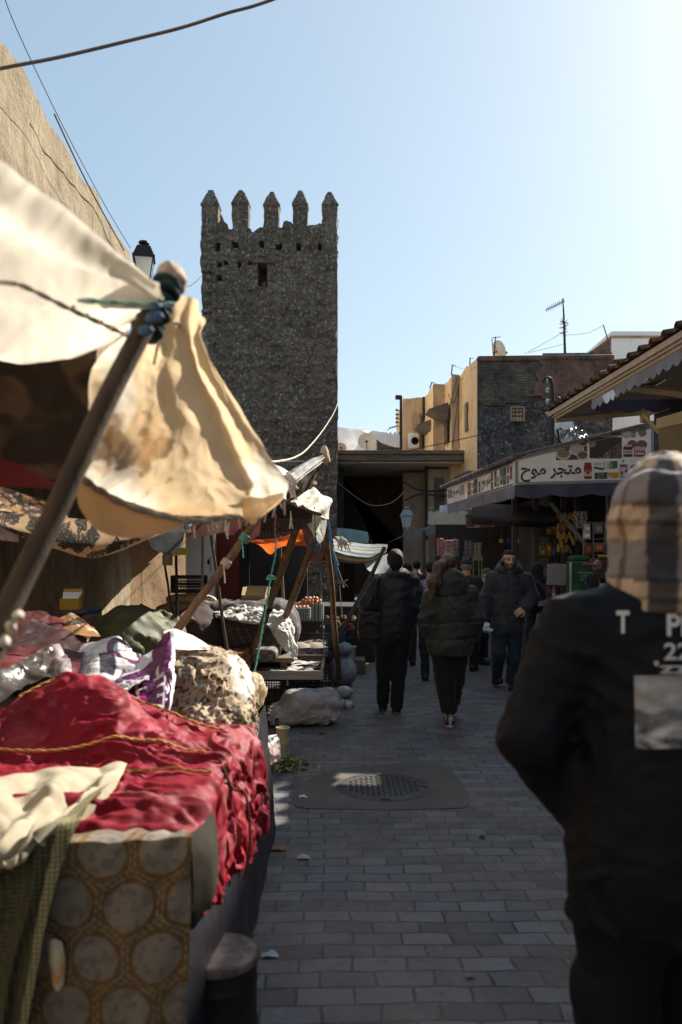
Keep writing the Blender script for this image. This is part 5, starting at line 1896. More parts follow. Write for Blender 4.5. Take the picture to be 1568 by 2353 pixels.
# main slanting pole
tp = T('tent_pole', 'thick dark slanting tent pole in the left foreground with a cloth-wrapped tip', 'pole', (-1.3, 1.1, 0))
mb = MB()
mb.tube([P(-330, 2150, 1.32), P(-60, 1590, 1.55), P(20, 1395, 1.62), P(130, 1170, 1.70), P(240, 930, 1.78), P(330, 755, 1.85), P(378, 662, 1.89)], [.028, .027, .027, .026, .0255, .025, .024], 12, sm=6)
mb.build('shaft', M_poled, tp)
mb = MB()
c = np.array(P(390, 634, 1.9))
blob(lambda p: smin(ell(p, c, (.034, .036, .036)), ell(p, c + A3(.022, 0, -.012), (.02, .02, .03)), .02) + .004 * fbm(p * 40, 3, 3), c - .08, c + .08, .005, mb=mb)
mb.build('wrapped_tip', mat('buff_rag', (.55, .42, .30), .9, .2, 20), tp)
mb = MB()
for k in range(9):
 t = k / 8
 q0 = P(384 - 52 * t, 655 + 118 * t, 1.885)
 tang = (P(330, 755, 1.85) - P(378, 662, 1.89)).normalized()
 a = tang.orthogonal().normalized()
 b = tang.cross(a)
 r_ = .031 + .004 * math.sin(k * 2.1)
 ring = [q0 + (a * math.cos(x) + b * math.sin(x)) * r_ + tang * .006 * math.sin(x + k) for x in np.linspace(0, 6.3, 16)]
 mb.tube(ring, .0075, 6)
mb.build('lashing', mat('dark_teal_lashing', (.025, .06, .07), .8, .4, 40, .4, 90), tp)
mb = MB()
for k in range(5):
 q0 = P(345 + 5 * k, 770 - 14 * k, 1.83)
 mb.ball(q0 + Vector((random.uniform(-.02, .02), -.02, random.uniform(-.01, .01))), (.016, .012, .014), 8)
mb.build('knot', mat('blue_lashing', (.07, .14, .22), .7, .3, 40), tp)
# knots on the pole lower down
for k, (x, y) in enumerate(((42, 1412), (25, 1440), (10, 1475))):
 mb = MB()
 c = np.array(P(x, y, 1.58))
 blob(lambda p: ell(p, c, (.011, .012, .012)) + .003 * fbm(p * 70, k, 2), c - .03, c + .03, .003, mb=mb)
 mb.build('rag_knot', M_ropew, tp)
# ropes at the tip
mb = twist(MB(), [P(180, 690, 1.72), P(255, 694, 1.77), P(330, 700, 1.82), P(400, 700, 1.86)], .007)
tag(mb.build('tie_rope', mat('pale_teal_rope', (.34, .52, .48), .8, .2, 40, .4, 120), loc=P(330, 700, 1.82)), 'pale teal rope stretched level to the wrapped pole tip', 'rope')
mb = twist(MB(), [P(-60, 610, 1.62), P(60, 660, 1.68), P(170, 715, 1.74), P(230, 742, 1.78), P(300, 775, 1.82)], .006)
tag(mb.build('grey_rope', mat('grey_rope', (.30, .28, .26), .8, .2, 40, .4, 120), loc=P(170, 715, 1.74)), 'grey rope slanting down under the tarp to the pole', 'rope')
mb = MB()
for x, y in ((168, 706), (200, 724), (232, 740), (258, 752), (285, 768)):
 mb.ball(P(x, y, 1.73), .006, 6)
mb.tube([P(395, 735, 1.9), P(415, 750, 1.98), P(440, 778, 2.06)], .004, 5, sm=4)
tag(mb.build('pale_cord', M_ropew, loc=P(200, 724, 1.74)), 'pale knotted cord hanging beside the wrapped pole tip', 'cord')
# dark cloth under the tarp
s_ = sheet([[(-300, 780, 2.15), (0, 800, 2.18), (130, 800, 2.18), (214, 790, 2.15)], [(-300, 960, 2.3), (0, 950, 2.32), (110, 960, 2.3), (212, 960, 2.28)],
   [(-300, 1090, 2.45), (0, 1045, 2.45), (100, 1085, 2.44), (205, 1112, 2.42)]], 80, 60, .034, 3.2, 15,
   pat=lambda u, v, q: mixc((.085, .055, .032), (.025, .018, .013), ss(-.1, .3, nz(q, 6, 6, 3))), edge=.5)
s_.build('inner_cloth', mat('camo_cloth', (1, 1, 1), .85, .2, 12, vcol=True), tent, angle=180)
s_ = sheet([[(-200, 1050, 2.4), (0, 1048, 2.5), (90, 1085, 2.5), (140, 1118, 2.5)], [(-200, 1130, 2.6), (0, 1118, 2.62), (90, 1122, 2.62), (150, 1126, 2.62)]], 40, 16, .01, 4, 17,
   pat=lambda u, v, q: np.tile((.15, .03, .03), (len(u), 1)))
tag(s_.build('maroon_cloth', M_cloth, loc=P(0, 1100, 2.5), angle=180), 'dark maroon cloth strip hanging under the near tarpaulin', 'cloth')
# ---------------- floral canopies
def flowers(cells, bg, pal, seed, sc):
 def f(u, v, q):
  X = np.stack([u * cells, v * cells * .42], 1)
  best = np.full(len(u), 9.)
  bi = np.zeros(len(u), int)
  rng = np.random.RandomState(seed)
  n = int(cells * cells * .42 * 1.3)
  C = rng.rand(n, 2) * np.array([cells, cells * .42])
  rr = rng.uniform(.28, .62, n)
  for k in range(n):
   d = X - C[k]
   r = np.sqrt((d ** 2).sum(1))
   a = np.arctan2(d[:, 1], d[:, 0])
   e = r / (rr[k] * (.82 + .2 * np.cos(a * 5 + k)))
   m = e < np.minimum(best, 1)
   best = np.where(m, e, best)
   bi = np.where(m, k, bi)
  pc_ = np.array([pal[k % len(pal)] for k in range(n)])
  c = np.where((best < 1)[:, None], pc_[bi] * (1.1 - .4 * (np.abs(best - .55) < .1))[:, None], np.array(bg))
  return np.where((best < .22)[:, None], np.array((.30, .16, .05)), c)
 return f
fl = T('floral_canopy', 'canopy of dense brown floral fabric hanging at far left', 'canopy', P(60, 1150, 4.2))
s_ = sheet([[(-140, 1110, 3.6), (0, 1118, 4.0), (70, 1140, 4.2), (150, 1160, 4.4)], [(-140, 1150, 3.6), (0, 1150, 4.0), (70, 1165, 4.2), (150, 1178, 4.4)], [(-140, 1180, 3.5), (0, 1174, 3.95), (70, 1186, 4.15), (160, 1192, 4.35)]],
   220, 70, .008, 4, 8, pat=flowers(15, (.035, .022, .018), [(.42, .20, .04), (.48, .36, .24), (.26, .11, .08), (.35, .22, .10), (.20, .10, .05)], 4, 1))
s_.build('fabric', M_clotht, fl, angle=180)
def leafpat(u, v, q):
 asp = 7.0
 X = np.stack([u * asp, v], 1)
 c = np.tile((.52, .345, .19), (len(u), 1))
 rng = np.random.RandomState(12)
 dark = np.zeros(len(u), bool)
 def leaf(cx, cy, an, ln, w):
  d = X - np.array([cx, cy])
  s = d[:, 0] * math.cos(an) + d[:, 1] * math.sin(an)
  t = -d[:, 0] * math.sin(an) + d[:, 1] * math.cos(an)
  h = np.clip(s / ln, 0, 1)
  return (s > 0) & (s < ln) & (np.abs(t) < w * np.sin(np.pi * h ** .8) + .002) & (np.abs(t) > .004)
 for cx, cy in ((.5, .45), (1.6, .7), (2.7, .35), (3.7, .62), (4.6, .4), (5.5, .66), (6.4, .4), (2.1, .05), (4.1, .1)):
  for k in range(5):
   dark |= leaf(cx, cy, 1.256 * k + .3 + cx, .30, .10)
  dark |= (X[:, 0] - cx) ** 2 + (X[:, 1] - cy) ** 2 < .0006
 for k in range(24):
  x0, y0 = rng.uniform(0, asp), rng.uniform(.05, .9)
  an = rng.uniform(-.5, .5) + (0 if k % 2 else math.pi)
  cv = rng.uniform(-1.5, 1.5)
  for j in range(26):
   t = j / 25
   x = x0 + .75 * t * math.cos(an + cv * t * .5)
   y = y0 + .75 * t * math.sin(an + cv * t * .5)
   dark |= (X[:, 0] - x) ** 2 + (X[:, 1] - y) ** 2 < .0003
   if j % 5 == 2:
    for e in (-1, 1):
     dark |= leaf(x, y, an + cv * t * .5 + e * .9, .22, .06)
 c[dark] = (.035, .028, .024)
 return c
lf = T('leaf_canopy', 'tan canopy printed with black flowers and leaves, under the near tarpaulin', 'canopy', P(250, 1230, 4.0))
s_ = sheet([[(-200, 1168, 3.2), (0, 1176, 3.7), (150, 1190, 4.0), (260, 1196, 4.2), (385, 1200, 4.4)], [(-200, 1200, 3.2), (0, 1208, 3.65), (140, 1240, 3.9), (250, 1246, 4.1), (380, 1216, 4.35)],
   [(-200, 1210, 3.3), (10, 1226, 3.7), (130, 1262, 3.9), (230, 1280, 4.1), (388, 1222, 4.4)]], 330, 110, .006, 4, 9, pat=leafpat)
s_.build('fabric', mat('leaf_cloth', (1, 1, 1), .85, .1, 10, .2, 60, .003, vcol=True, trans=.45), lf, angle=180)
s_ = sheet([[(385, 1196, 4.35), (420, 1204, 4.4), (455, 1196, 4.5), (480, 1188, 4.6)], [(388, 1224, 4.35), (420, 1222, 4.4), (452, 1204, 4.5), (480, 1192, 4.6)]], 60, 20, .006, 6, 9,
   pat=lambda u, v, q: mixc((.05, .05, .07), (.40, .36, .34), (nz(q, 16, 4, 2) > .15) * 1.0))
s_.build('edging', M_cloth, lf, angle=180)
for k, (pts_, cc, lab) in enumerate((
  ([[(345, 1215, 5.0), (385, 1222, 5.0), (425, 1220, 5.0)], [(340, 1240, 5.0), (385, 1248, 5.0), (422, 1240, 5.0)], [(352, 1262, 5.0), (390, 1275, 5.0), (415, 1255, 5.0)]], (.05, .055, .06), 'ragged black cloth drooping behind the leaf-printed canopy'),
  ([[(420, 1200, 5.2), (480, 1196, 5.2), (530, 1192, 5.2)], [(424, 1222, 5.2), (470, 1216, 5.2), (530, 1214, 5.2)], [(440, 1240, 5.2), (460, 1235, 5.2), (520, 1222, 5.2)]], (.09, .05, .035), 'dark brown ragged cloth under the front edge of the tarpaulin'),
  ([[(395, 1265, 5.4), (415, 1258, 5.4), (435, 1262, 5.4)], [(393, 1280, 5.4), (414, 1276, 5.4), (433, 1276, 5.4)]], (.30, .28, .07), 'small dull yellow cloth hanging on the rough brown wall'),
  ([[(-60, 1190, 3.2), (0, 1212, 3.3), (45, 1232, 3.4)], [(-60, 1222, 3.2), (0, 1240, 3.3), (44, 1246, 3.4)]], (.07, .04, .03), 'dark torn cloth corner at the far left edge'),
  ([[(525, 1185, 5.6), (560, 1190, 5.6), (600, 1195, 5.6)], [(525, 1222, 5.6), (562, 1240, 5.6), (598, 1226, 5.6)], [(540, 1232, 5.6), (565, 1250, 5.6), (590, 1232, 5.6)]], (.10, .035, .03), 'dark wine coloured rag hanging behind the tent corner'))):
 s_ = sheet(pts_, 40, 30, .012, 5, 30 + k, pat=lambda u, v, q, cc=cc: mixc(cc, tuple(x * 1.8 for x in cc), nz(q, 6, 3) * .6 + .2), edge=2.0)
 tag(s_.build('hanging_rag', M_clotht, loc=P(*pts_[0][0]), angle=180), lab, 'rag')
# ================================================================ second and third canopies
M_pale = mat('pale_canvas', (1, 1, 1), .8, .14, 5, .25, 25, .006, vcol=True, trans=.3)
tc2 = T('white_canopy', 'white canvas canopy with a dark patched underside, behind the near tarpaulin', 'canopy', P(700, 1130, 5.4))
s_ = sheet([[(600, 1056, 4.9), (625, 1064, 5.0), (650, 1074, 5.1), (664, 1086, 5.2)], [(590, 1090, 4.7), (620, 1095, 4.8), (650, 1104, 4.9), (662, 1110, 4.95)], [(590, 1130, 4.6), (620, 1132, 4.6), (645, 1140, 4.65), (658, 1148, 4.7)]],
   50, 40, .008, 4, 12, pat=tarp_pat((.80, .80, .80), (.6, .58, .55), .3, 31))
s_.build('canvas', M_pale, tc2, angle=180)
s_ = sheet([[(662, 1082, 5.2), (690, 1066, 5.35), (718, 1052, 5.5), (744, 1046, 5.62)], [(662, 1100, 5.1), (690, 1086, 5.25), (718, 1068, 5.42), (745, 1050, 5.6)], [(658, 1118, 5.05), (690, 1104, 5.2), (715, 1084, 5.4), (742, 1060, 5.6)]],
   50, 40, .012, 5, 13, fold=lambda u, v, q: .01 * np.sin(v * 14 + u * 3), pat=lambda u, v, q: mixc(mixc((.72, .70, .68), (.30, .26, .30), ss(.3, .1, v)), (.55, .45, .35), nz(q, 5, 8) * .5))
s_.build('ridge_cloth', M_pale, tc2, angle=180)
s_ = sheet([[(656, 1120, 5.06), (690, 1104, 5.22), (715, 1086, 5.42), (742, 1062, 5.62)], [(650, 1145, 5.2), (690, 1130, 5.4), (715, 1110, 5.5), (735, 1085, 5.62)], [(655, 1160, 5.4), (688, 1142, 5.5), (712, 1122, 5.6), (728, 1100, 5.7)]],
   50, 40, .012, 5, 14, pat=lambda u, v, q: mixc((.11, .085, .05), (.42, .36, .16), ss(.2, .5, nz(q, 9, 8))))
s_.build('underside', M_clotht, tc2, angle=180)
tc3 = T('cream_canopy', 'low cream canvas canopy with a red-brown hem at the tower foot', 'canopy', P(720, 1160, 6.2))
s_ = sheet([[(668, 1150, 5.9), (700, 1128, 6.3), (716, 1122, 6.6), (722, 1126, 6.7)], [(672, 1154, 5.9), (705, 1140, 6.2), (735, 1136, 6.4), (759, 1146, 6.6)], [(682, 1158, 5.9), (708, 1158, 6.1), (735, 1160, 6.3), (760, 1168, 6.5)],
   [(690, 1160, 5.9), (708, 1168, 6.0), (728, 1180, 6.2), (752, 1194, 6.4)]], 60, 50, .014, 4, 22, fold=lambda u, v, q: .012 * np.sin(u * 14 + v * 9), pat=tarp_pat((.80, .75, .66), (.6, .5, .38), .4, 41), rg=.004)
s_.build('canvas', M_pale, tc3, angle=180)
s_ = sheet([[(655, 1148, 5.85), (690, 1162, 5.95), (715, 1172, 6.0), (740, 1180, 6.1)], [(655, 1154, 5.85), (690, 1168, 5.95), (713, 1179, 6.0), (738, 1186, 6.1)]], 50, 10, .006, 8, 23,
   pat=lambda u, v, q: mixc((.30, .12, .085), (.16, .07, .05), nz(q, 14, 3) * .8 + .3), edge=1)
s_.build('hem', M_cloth, tc3, angle=180)
s_ = sheet([[(575, 1180, 5.6), (620, 1160, 5.8), (660, 1155, 5.9), (720, 1178, 6.0)], [(580, 1200, 5.8), (620, 1195, 6.0), (660, 1196, 6.1), (718, 1196, 6.2)], [(600, 1220, 6.0), (640, 1222, 6.2), (690, 1218, 6.3), (722, 1210, 6.4)]],
   110, 60, .01, 4, 24, pat=lambda u, v, q: np.where(((v > .45) & (((np.sin(u * 150) * np.sin(v * 90 + 2 * np.sin(u * 75))) > .2)))[:, None], np.array((.30, .19, .14)), np.array((.055, .042, .042))))
s_.build('patterned_underside', M_cloth, tc3, angle=180)
s_ = sheet([[(705, 1178, 6.3), (722, 1182, 6.3), (742, 1190, 6.4)], [(704, 1200, 6.3), (722, 1205, 6.3), (742, 1208, 6.4)], [(716, 1222, 6.3), (728, 1240, 6.3), (742, 1232, 6.4)]], 40, 40, .018, 7, 25, pat=tarp_pat((.74, .70, .58), (.5, .45, .3), .6, 43), edge=3)
s_.build('torn_strip', M_pale, tc3, angle=180)
s_ = sheet([[(735, 1190, 6.5), (745, 1195, 6.5), (752, 1190, 6.5)], [(732, 1215, 6.5), (742, 1220, 6.5), (750, 1212, 6.5)], [(730, 1240, 6.5), (736, 1248, 6.5), (744, 1240, 6.5)]], 30, 30, .014, 7, 26, pat=tarp_pat((.78, .76, .70), (.5, .45, .3), .3, 44), edge=3)
s_.build('torn_strip', M_pale, tc3, angle=180)
s_ = sheet([[(-4.25, 5.2, 2.75), (-3.2, 5.2, 2.45), (-1.8, 5.3, 2.3), (-.8, 5.6, 2.22), (-.6, 5.75, 2.18)], [(-4.25, 7.2, 2.8), (-3.2, 7.2, 2.5), (-1.8, 7.2, 2.3), (-.8, 7.2, 2.2), (-.6, 7.2, 2.2)],
   [(-4.28, 9.0, 2.8), (-3.2, 9.0, 2.5), (-1.8, 9.0, 2.32), (-.8, 9.0, 2.25), (-.65, 9.0, 2.2)], [(-4.4, 19.5, 3.1), (-3.4, 18.6, 2.8), (-2.5, 14.6, 2.45), (-1.2, 12.6, 2.35), (-.6, 12.0, 2.3)]],
   90, 90, .05, 1.2, 26, pix=False, pat=lambda u, v, q: np.array([(.12, .08, .06), (.20, .14, .10), (.09, .075, .075), (.16, .06, .045)])[((np.floor(u * 5) * 3 + np.floor(v * 4) * 5) % 4).astype(int)], edge=1.5)
s_.build('patchwork_shade', M_cloth, tc3, angle=180)  # mostly hidden sheet added to shade the stalls and the wall
# orange cloth
s_ = sheet([[(574, 1240, 7.2), (620, 1236, 7.2), (650, 1232, 7.2), (680, 1222, 7.2), (694, 1215, 7.2)], [(580, 1248, 7.15), (620, 1250, 7.15), (650, 1245, 7.15), (680, 1242, 7.15), (700, 1240, 7.2)],
   [(600, 1258, 7.2), (622, 1274, 7.2), (642, 1260, 7.2), (672, 1254, 7.2), (706, 1256, 7.2)]], 70, 40, .01, 5, 27, pat=lambda u, v, q: mixc((.72, .15, .03), (.55, .10, .02), nz(q, 6, 4) + .2), edge=.6)
tag(s_.build('orange_cloth', mat('bright_orange_cloth', (1, 1, 1), .85, .12, 8, .2, 50, vcol=True, trans=.5), loc=P(640, 1240, 7.2), angle=180), 'bright orange cloth slung under the cream canopy, in front of the red shop front', 'cloth')
s_ = sheet([[(690, 1212, 7.3), (730, 1215, 7.3), (765, 1225, 7.3)], [(705, 1260, 7.3), (735, 1270, 7.3), (768, 1268, 7.3)], [(712, 1290, 7.3), (740, 1290, 7.3), (765, 1275, 7.3)]], 40, 30, .015, 4, 28,
   pat=lambda u, v, q: mixc((.06, .02, .017), (.035, .02, .018), nz(q, 4, 4) + .3), edge=1)
tag(s_.build('brown_drape', M_clotht, loc=P(730, 1215, 7.3), angle=180), 'dark red-brown drape beside the orange cloth', 'cloth')
s_ = sheet([[(560, 1215, 7.6), (620, 1205, 7.6), (690, 1205, 7.6)], [(575, 1240, 7.5), (620, 1235, 7.5), (690, 1225, 7.5)]], 60, 20, .01, 4, 29,
   pat=lambda u, v, q: mixc((.09, .055, .045), (.2, .13, .09), (np.sin(u * 90) > .6) * 1.0))
tag(s_.build('striped_drape', M_cloth, loc=P(620, 1215, 7.6), angle=180), 'brown striped blanket hung behind the orange cloth', 'blanket')
# striped awning at the far left shops
sa = T('striped_awning', 'pale blue and tan striped awning on slanting poles, right of the tent poles', 'awning', P(830, 1270, 10.5))
def strip_pat(u, v, q):
 k = np.floor(v * 9 + .15 * np.sin(u * 5)).astype(int) % 4
 pal_ = np.array([(.36, .48, .55), (.42, .28, .13), (.40, .50, .55), (.22, .20, .20)])
 return pal_[k]
s_ = sheet([[(745, 1232, 12.2), (800, 1245, 12), (850, 1250, 11.6), (892, 1252, 11)], [(752, 1245, 11.6), (800, 1256, 11.4), (850, 1262, 11.1), (890, 1258, 10.8)], [(756, 1262, 11), (800, 1276, 10.8), (850, 1280, 10.6), (888, 1262, 10.6)]], 70, 50, .012, 2.5, 32, pat=strip_pat)
s_.build('fabric', M_clotht, sa, angle=180)
s_ = sheet([[(742, 1262, 11), (800, 1277, 10.8), (850, 1282, 10.6), (890, 1263, 10.6)], [(744, 1280, 11), (800, 1294, 10.8), (850, 1292, 10.6), (888, 1270, 10.6)]], 60, 16, .012, 3, 33,
   pat=lambda u, v, q: np.array([(.20, .16, .13), (.50, .30, .09), (.12, .11, .12)])[(np.floor(v * 3.2)).astype(int) % 3])
s_.build('valance', M_clotht, sa, angle=180)
s_ = sheet([[(838, 1292, 10.7), (870, 1280, 10.6), (905, 1268, 10.6)], [(845, 1308, 10.7), (872, 1310, 10.6), (902, 1290, 10.6)], [(862, 1318, 10.7), (880, 1322, 10.6), (898, 1300, 10.6)]], 40, 30, .02, 3, 34, pat=lambda u, v, q: np.tile((.42, .46, .50), (len(u), 1)))
s_.build('plastic_flap', mat('grey_plastic_film', (1, 1, 1), .35, .1, 5, .2, 20, vcol=True, trans=.4), sa, angle=180)
mb = MB()
mb.tube([P(884, 1258, 10.6), P(850, 1330, 10.4), P(770, 1480, 10.0)], .028, 8)
mb.build('pole', M_poled, sa)
s_ = sheet([[(775, 1213, 14), (810, 1216, 14), (845, 1222, 14)], [(775, 1232, 14), (810, 1234, 14), (848, 1238, 14)], [(776, 1240, 14), (812, 1246, 14), (846, 1248, 14)]], 30, 20, .02, 2, 35, pat=lambda u, v, q: np.tile((.055, .10, .13), (len(u), 1)))
tag(s_.build('blue_tarp', M_clotht, loc=P(810, 1216, 14), angle=180), 'dark blue tarp rolled over the far stall in the passage mouth', 'tarp')
# ================================================================ wooden poles of the stalls
def pole(label, pts, r, m=None, knob=False, group='wooden tent poles of the stalls', lash=None):
 m = m or M_pole
 base = pts[0]
 t = T('tent_pole', label, 'pole', base, group)
 mb = MB()
 n = 8
 q = [Vector(pts[0]).lerp(Vector(pts[-1]), k / n) if len(pts) == 2 else None for k in range(n + 1)] if len(pts) == 2 else [Vector(p) for p in pts]
 rs = []
 for k, p in enumerate(q):
  q[k] = p + Vector((random.uniform(-1, 1), random.uniform(-1, 1), 0)) * r * .22 * (0 if k in (0, len(q) - 1) else 1)
  rs.append(r * (1.1 - .2 * k / len(q)) * random.uniform(.95, 1.06))
 mb.tube(q, rs, 10, sm=3)
 mb.build('shaft', m, t)
 if lash:
  for (s, mm) in lash:
   p = Vector(pts[0]).lerp(Vector(pts[-1]), s)
   tang = (Vector(pts[-1]) - Vector(pts[0])).normalized()
   a = tang.orthogonal().normalized()
   b = tang.cross(a)
   mb = MB()
   for j in range(4):
    c = p + tang * (j - 1.5) * .012
    mb.tube([c + (a * math.cos(x) + b * math.sin(x)) * r * 1.2 for x in np.linspace(0, 6.283, 12)], .006, 5)
   mb.tube([p - a * r, p - a * r * 2 + Vector((.02, 0, -.06)), p - a * r + Vector((.01, 0, -.14))], .005, 5, sm=4)
   mb.build('lashing', mm, t)
 return t
def gnd(p, q):
 """extend the line q->p down to the ground"""
 p, q = Vector(p), Vector(q)
 s = p.z / (q.z - p.z)
 return p + (p - q) * s
a, b = P(400, 1457, 4.75), P(613, 1166, 4.95)
pole('brown slanting tent pole rising from the plastic banner to the tarpaulin corner', [gnd(a, b) * 0 + a, b], .024, lash=[(.55, M_ropew), (.75, M_ropeg)])
a, b = P(563, 1547, 8.0), P(722, 1108, 6.7)
pole('long brown slanting pole standing in the newspaper tray, the tallest tent pole', [gnd(a, b), b], .036, lash=[(.5, M_iron), (.97, M_ropew)])
a, b = P(623, 1505, 8.9), P(742, 1195, 6.8)
pole('brown slanting pole just left of the egg trays, behind the tall one', [gnd(a, b), b], .034, lash=[(.9, M_ropeb)])
pole('upright weathered pole at the right corner of the stalls, hung with blue rope', [P(780, 1560, 9.4) * 1.0, P(749, 1208, 6.9)], .03)
pole('thin dark metal post in front of the striped bundle', [P(524, 1510, 6.0), P(480, 1195, 6.0)], .012, mat('rusty_steel', (.10, .075, .06), .6, .4, 12, metal=.2))
pole('thin upright post between the two slanting poles', [P(660, 1530, 9.2), P(641, 1205, 9.2)], .018)
pole('thin black post beside the hanging plastic bottle', [P(408, 1470, 7), P(404, 1240, 7)], .014, M_iron)
pole('pale thin post left of the grey meter box', [P(464, 1400, 9), P(466, 1205, 9)], .016, mat('pale_stick', (.32, .27, .2), .8, .4, 20))
pole('dark thin post in front of the red shop front', [P(571, 1365, 10.5), P(571, 1255, 10.5)], .018, M_iron)
pole('slender dark stick leaning behind the folded sacks', [P(400, 1440, 7.5), P(378, 1290, 7.5)], .012, M_poled)
pole('pole half hidden in the dark behind the egg trays', [P(735, 1378, 11), P(738, 1292, 11)], .02)
# ridge pole of the white canopy
t = T('ridge_pole', 'short ridge pole of the white canopy ending in a rag-wrapped knob against the tower', 'pole', P(590, 1190, 5.0))
mb = MB()
mb.tube([P(560, 1215, 5.0), P(650, 1135, 5.25), P(720, 1068, 5.55), P(750, 1040, 5.68)], [.03, .03, .027, .025], 9, sm=4)
mb.build('shaft', M_poled, t)
mb = MB()
c = np.array(P(747, 1046, 5.66))
blob(lambda p: smin(smin(ell(p, c, (.032, .035, .035)), ell(p, c + A3(-.005, 0, .035), (.026, .028, .035)), .02), ell(p, c + A3(.012, 0, -.035), (.03, .03, .03)), .02) + .005 * fbm(p * 35, 3, 3), c - .1, c + .1, .006, mb=mb)
mb.build('wrapped_tip', mat('buff_rag'), t)
mb = MB()
for k in range(3):
 mb.tube([P(738 + k, 1052, 5.6), P(736 + k * 2, 1057, 5.6), P(743 + k, 1058, 5.6)], .006, 5, sm=3)
mb.build('lashing', mat('yellow_cord', (.55, .33, .05), .8), t)
# beam at mid height behind
pole('horizontal dark beam carrying the patterned underside of the cream canopy', [P(560, 1226, 7.4), P(752, 1186, 6.6)], .022, M_poled)
# ropes
mb = twist(MB(), [P(776, 928, 24.0), P(768, 948, 20), P(745, 985, 15), P(710, 1028, 10), P(680, 1050, 8), P(640, 1060, 6.2), P(608, 1059, 5.2)], .010, sm=10)
tag(mb.build('guy_rope', M_ropew, loc=P(608, 1059, 5.2)), 'thick pale guy rope swooping from the tower edge to the white canopy', 'rope')
mb = MB()
twist(mb, [P(634, 1178, 5.2), P(632, 1215, 5.2), P(634, 1240, 5.2)], .006)
tag(mb.build('knotted_rope', mat('brown_cord', (.20, .10, .07), .85), loc=P(634, 1178, 5.2)), 'short brown cord knotted above the green rope', 'rope')
mb = MB()
twist(mb, [P(635, 1235, 5.2), P(633, 1275, 5.2), P(626, 1310, 5.2), P(621, 1330, 5.2), P(612, 1330, 5.2), P(622, 1322, 5.2), P(635, 1330, 5.2), P(622, 1334, 5.2), P(614, 1380, 5.15), P(604, 1440, 5.1), P(590, 1520, 5.0), P(572, 1605, 4.9)], .007, sm=6)
for k in range(12):
 q = P(572 + random.uniform(-4, 4), 1605, 4.9)
 mb.tube([q + Vector((0, 0, .03)), q + Vector((random.uniform(-.03, .02), random.uniform(-.01, .01), -.05))], .003, 4)
tag(mb.build('green_rope', M_ropeg, loc=P(572, 1605, 4.9)), 'green rope with a loose bow hanging down to the leopard cloth pile', 'rope')
mb = MB()
mb.tube([P(757, 1200, 6.5), P(757, 1235, 6.5), P(768, 1272, 6.5), P(778, 1300, 6.5)], .008, 5, sm=5)
for k in range(22):
 t_ = random.random()
 q = P(757 + 22 * max(0, t_ - .3), 1200 + 100 * t_, 6.5)
 mb.tube([q, q + Vector((random.uniform(-.03, .03), 0, random.uniform(-.06, .02)))], .004, 4)
twist(mb, [P(755, 1195, 6.45), P(762, 1250, 6.45), P(774, 1310, 6.4), P(778, 1330, 6.4)], .007)
tag(mb.build('blue_rope', M_ropeb, loc=P(757, 1200, 6.5)), 'frayed blue rope dangling from the cream canopy corner', 'rope')
mb = MB()
twist(mb, [P(723, 1165, 6.2), P(725, 1225, 6.2), P(733, 1290, 6.2), P(738, 1345, 6.2)], .006)
for k in range(8):
 q = P(738 + random.uniform(-2, 8), 1342, 6.2)
 mb.tube([q, q + Vector((random.uniform(-.03, .03), 0, random.uniform(-.05, .0)))], .004, 4)
mb.tube([P(739, 1345, 6.2), P(742, 1420, 6.2), P(745, 1500, 6.2)], .004, 5)
tag(mb.build('blue_grey_cord', mat('blue_grey_cord', (.08, .13, .17), .8), loc=P(723, 1165, 6.2)), 'long blue-grey cord hanging between the slanting pole and the upright one', 'rope')
mb = MB()
mb.tube([P(766, 1255, 6.6), P(775, 1300, 6.6), P(787, 1336, 6.6)], .005, 5, sm=5)
for k in range(16):
 q = P(787, 1337, 6.6)
 mb.tube([q, q + Vector((random.uniform(-.05, .05), random.uniform(-.03, .03), random.uniform(-.07, .03)))], .006, 4)
mb.tube([P(780, 1345, 6.6), P(784, 1390, 6.6), P(787, 1420, 6.6)], .005, 5, sm=4)
tag(mb.build('frayed_cord', mat('grey_brown_cord', (.22, .19, .17), .9), loc=P(787, 1336, 6.6)), 'frayed grey-brown cord end splayed beside the dark coated person', 'rope')
mb = MB()
for k in range(26):
 q = P(770 + random.uniform(0, 20), 1236 + random.uniform(-3, 4) + 0, 7.0)
 mb.tube([q, q + Vector((random.uniform(0, .05), random.uniform(-.03, .03), -.03)), q + Vector((random.uniform(0, .08), 0, -random.uniform(.05, .13)))], .006, 4, sm=3)
tag(mb.build('white_fringe', M_ropew, loc=P(775, 1240, 7)), 'tangle of white torn strips at the edge of the striped awning', 'rag')
mb = MB()
for (x, y, d, ln) in ((519, 1195, 4, .10), (527, 1200, 4, .07), (448, 1206, 4.6, .08), (434, 1200, 4.6, .06), (500, 1190, 3.8, .05), (668, 1175, 5.2, .12)):
 mb = MB()
 for k in range(3):
  q = P(x, y, d)
  mb.tube([q, q + Vector((random.uniform(-.01, .01), 0, -ln * .5)), q + Vector((random.uniform(-.015, .015), 0, -ln))], .003, 4)
 tag(mb.build('dangling_string', M_ropew, loc=P(x, y, d)), 'loose white string dangling from a canopy hem', 'string', 'white strings dangling from the hems')
mb = MB()
for k in range(9):
 q = P(655 + random.uniform(0, 12), 1085 + random.uniform(0, 15), 5.0)
 mb.tube([q, q + Vector((random.uniform(-.01, .05), -.02, -.05)), q + Vector((random.uniform(-.02, .09), 0, -random.uniform(.06, .17)))], .007, 5, sm=3)
tag(mb.build('rag_knot', M_ropew, loc=P(660, 1090, 5.0)), 'white rag knot with hanging ends where the white canopy meets its ridge', 'rag')
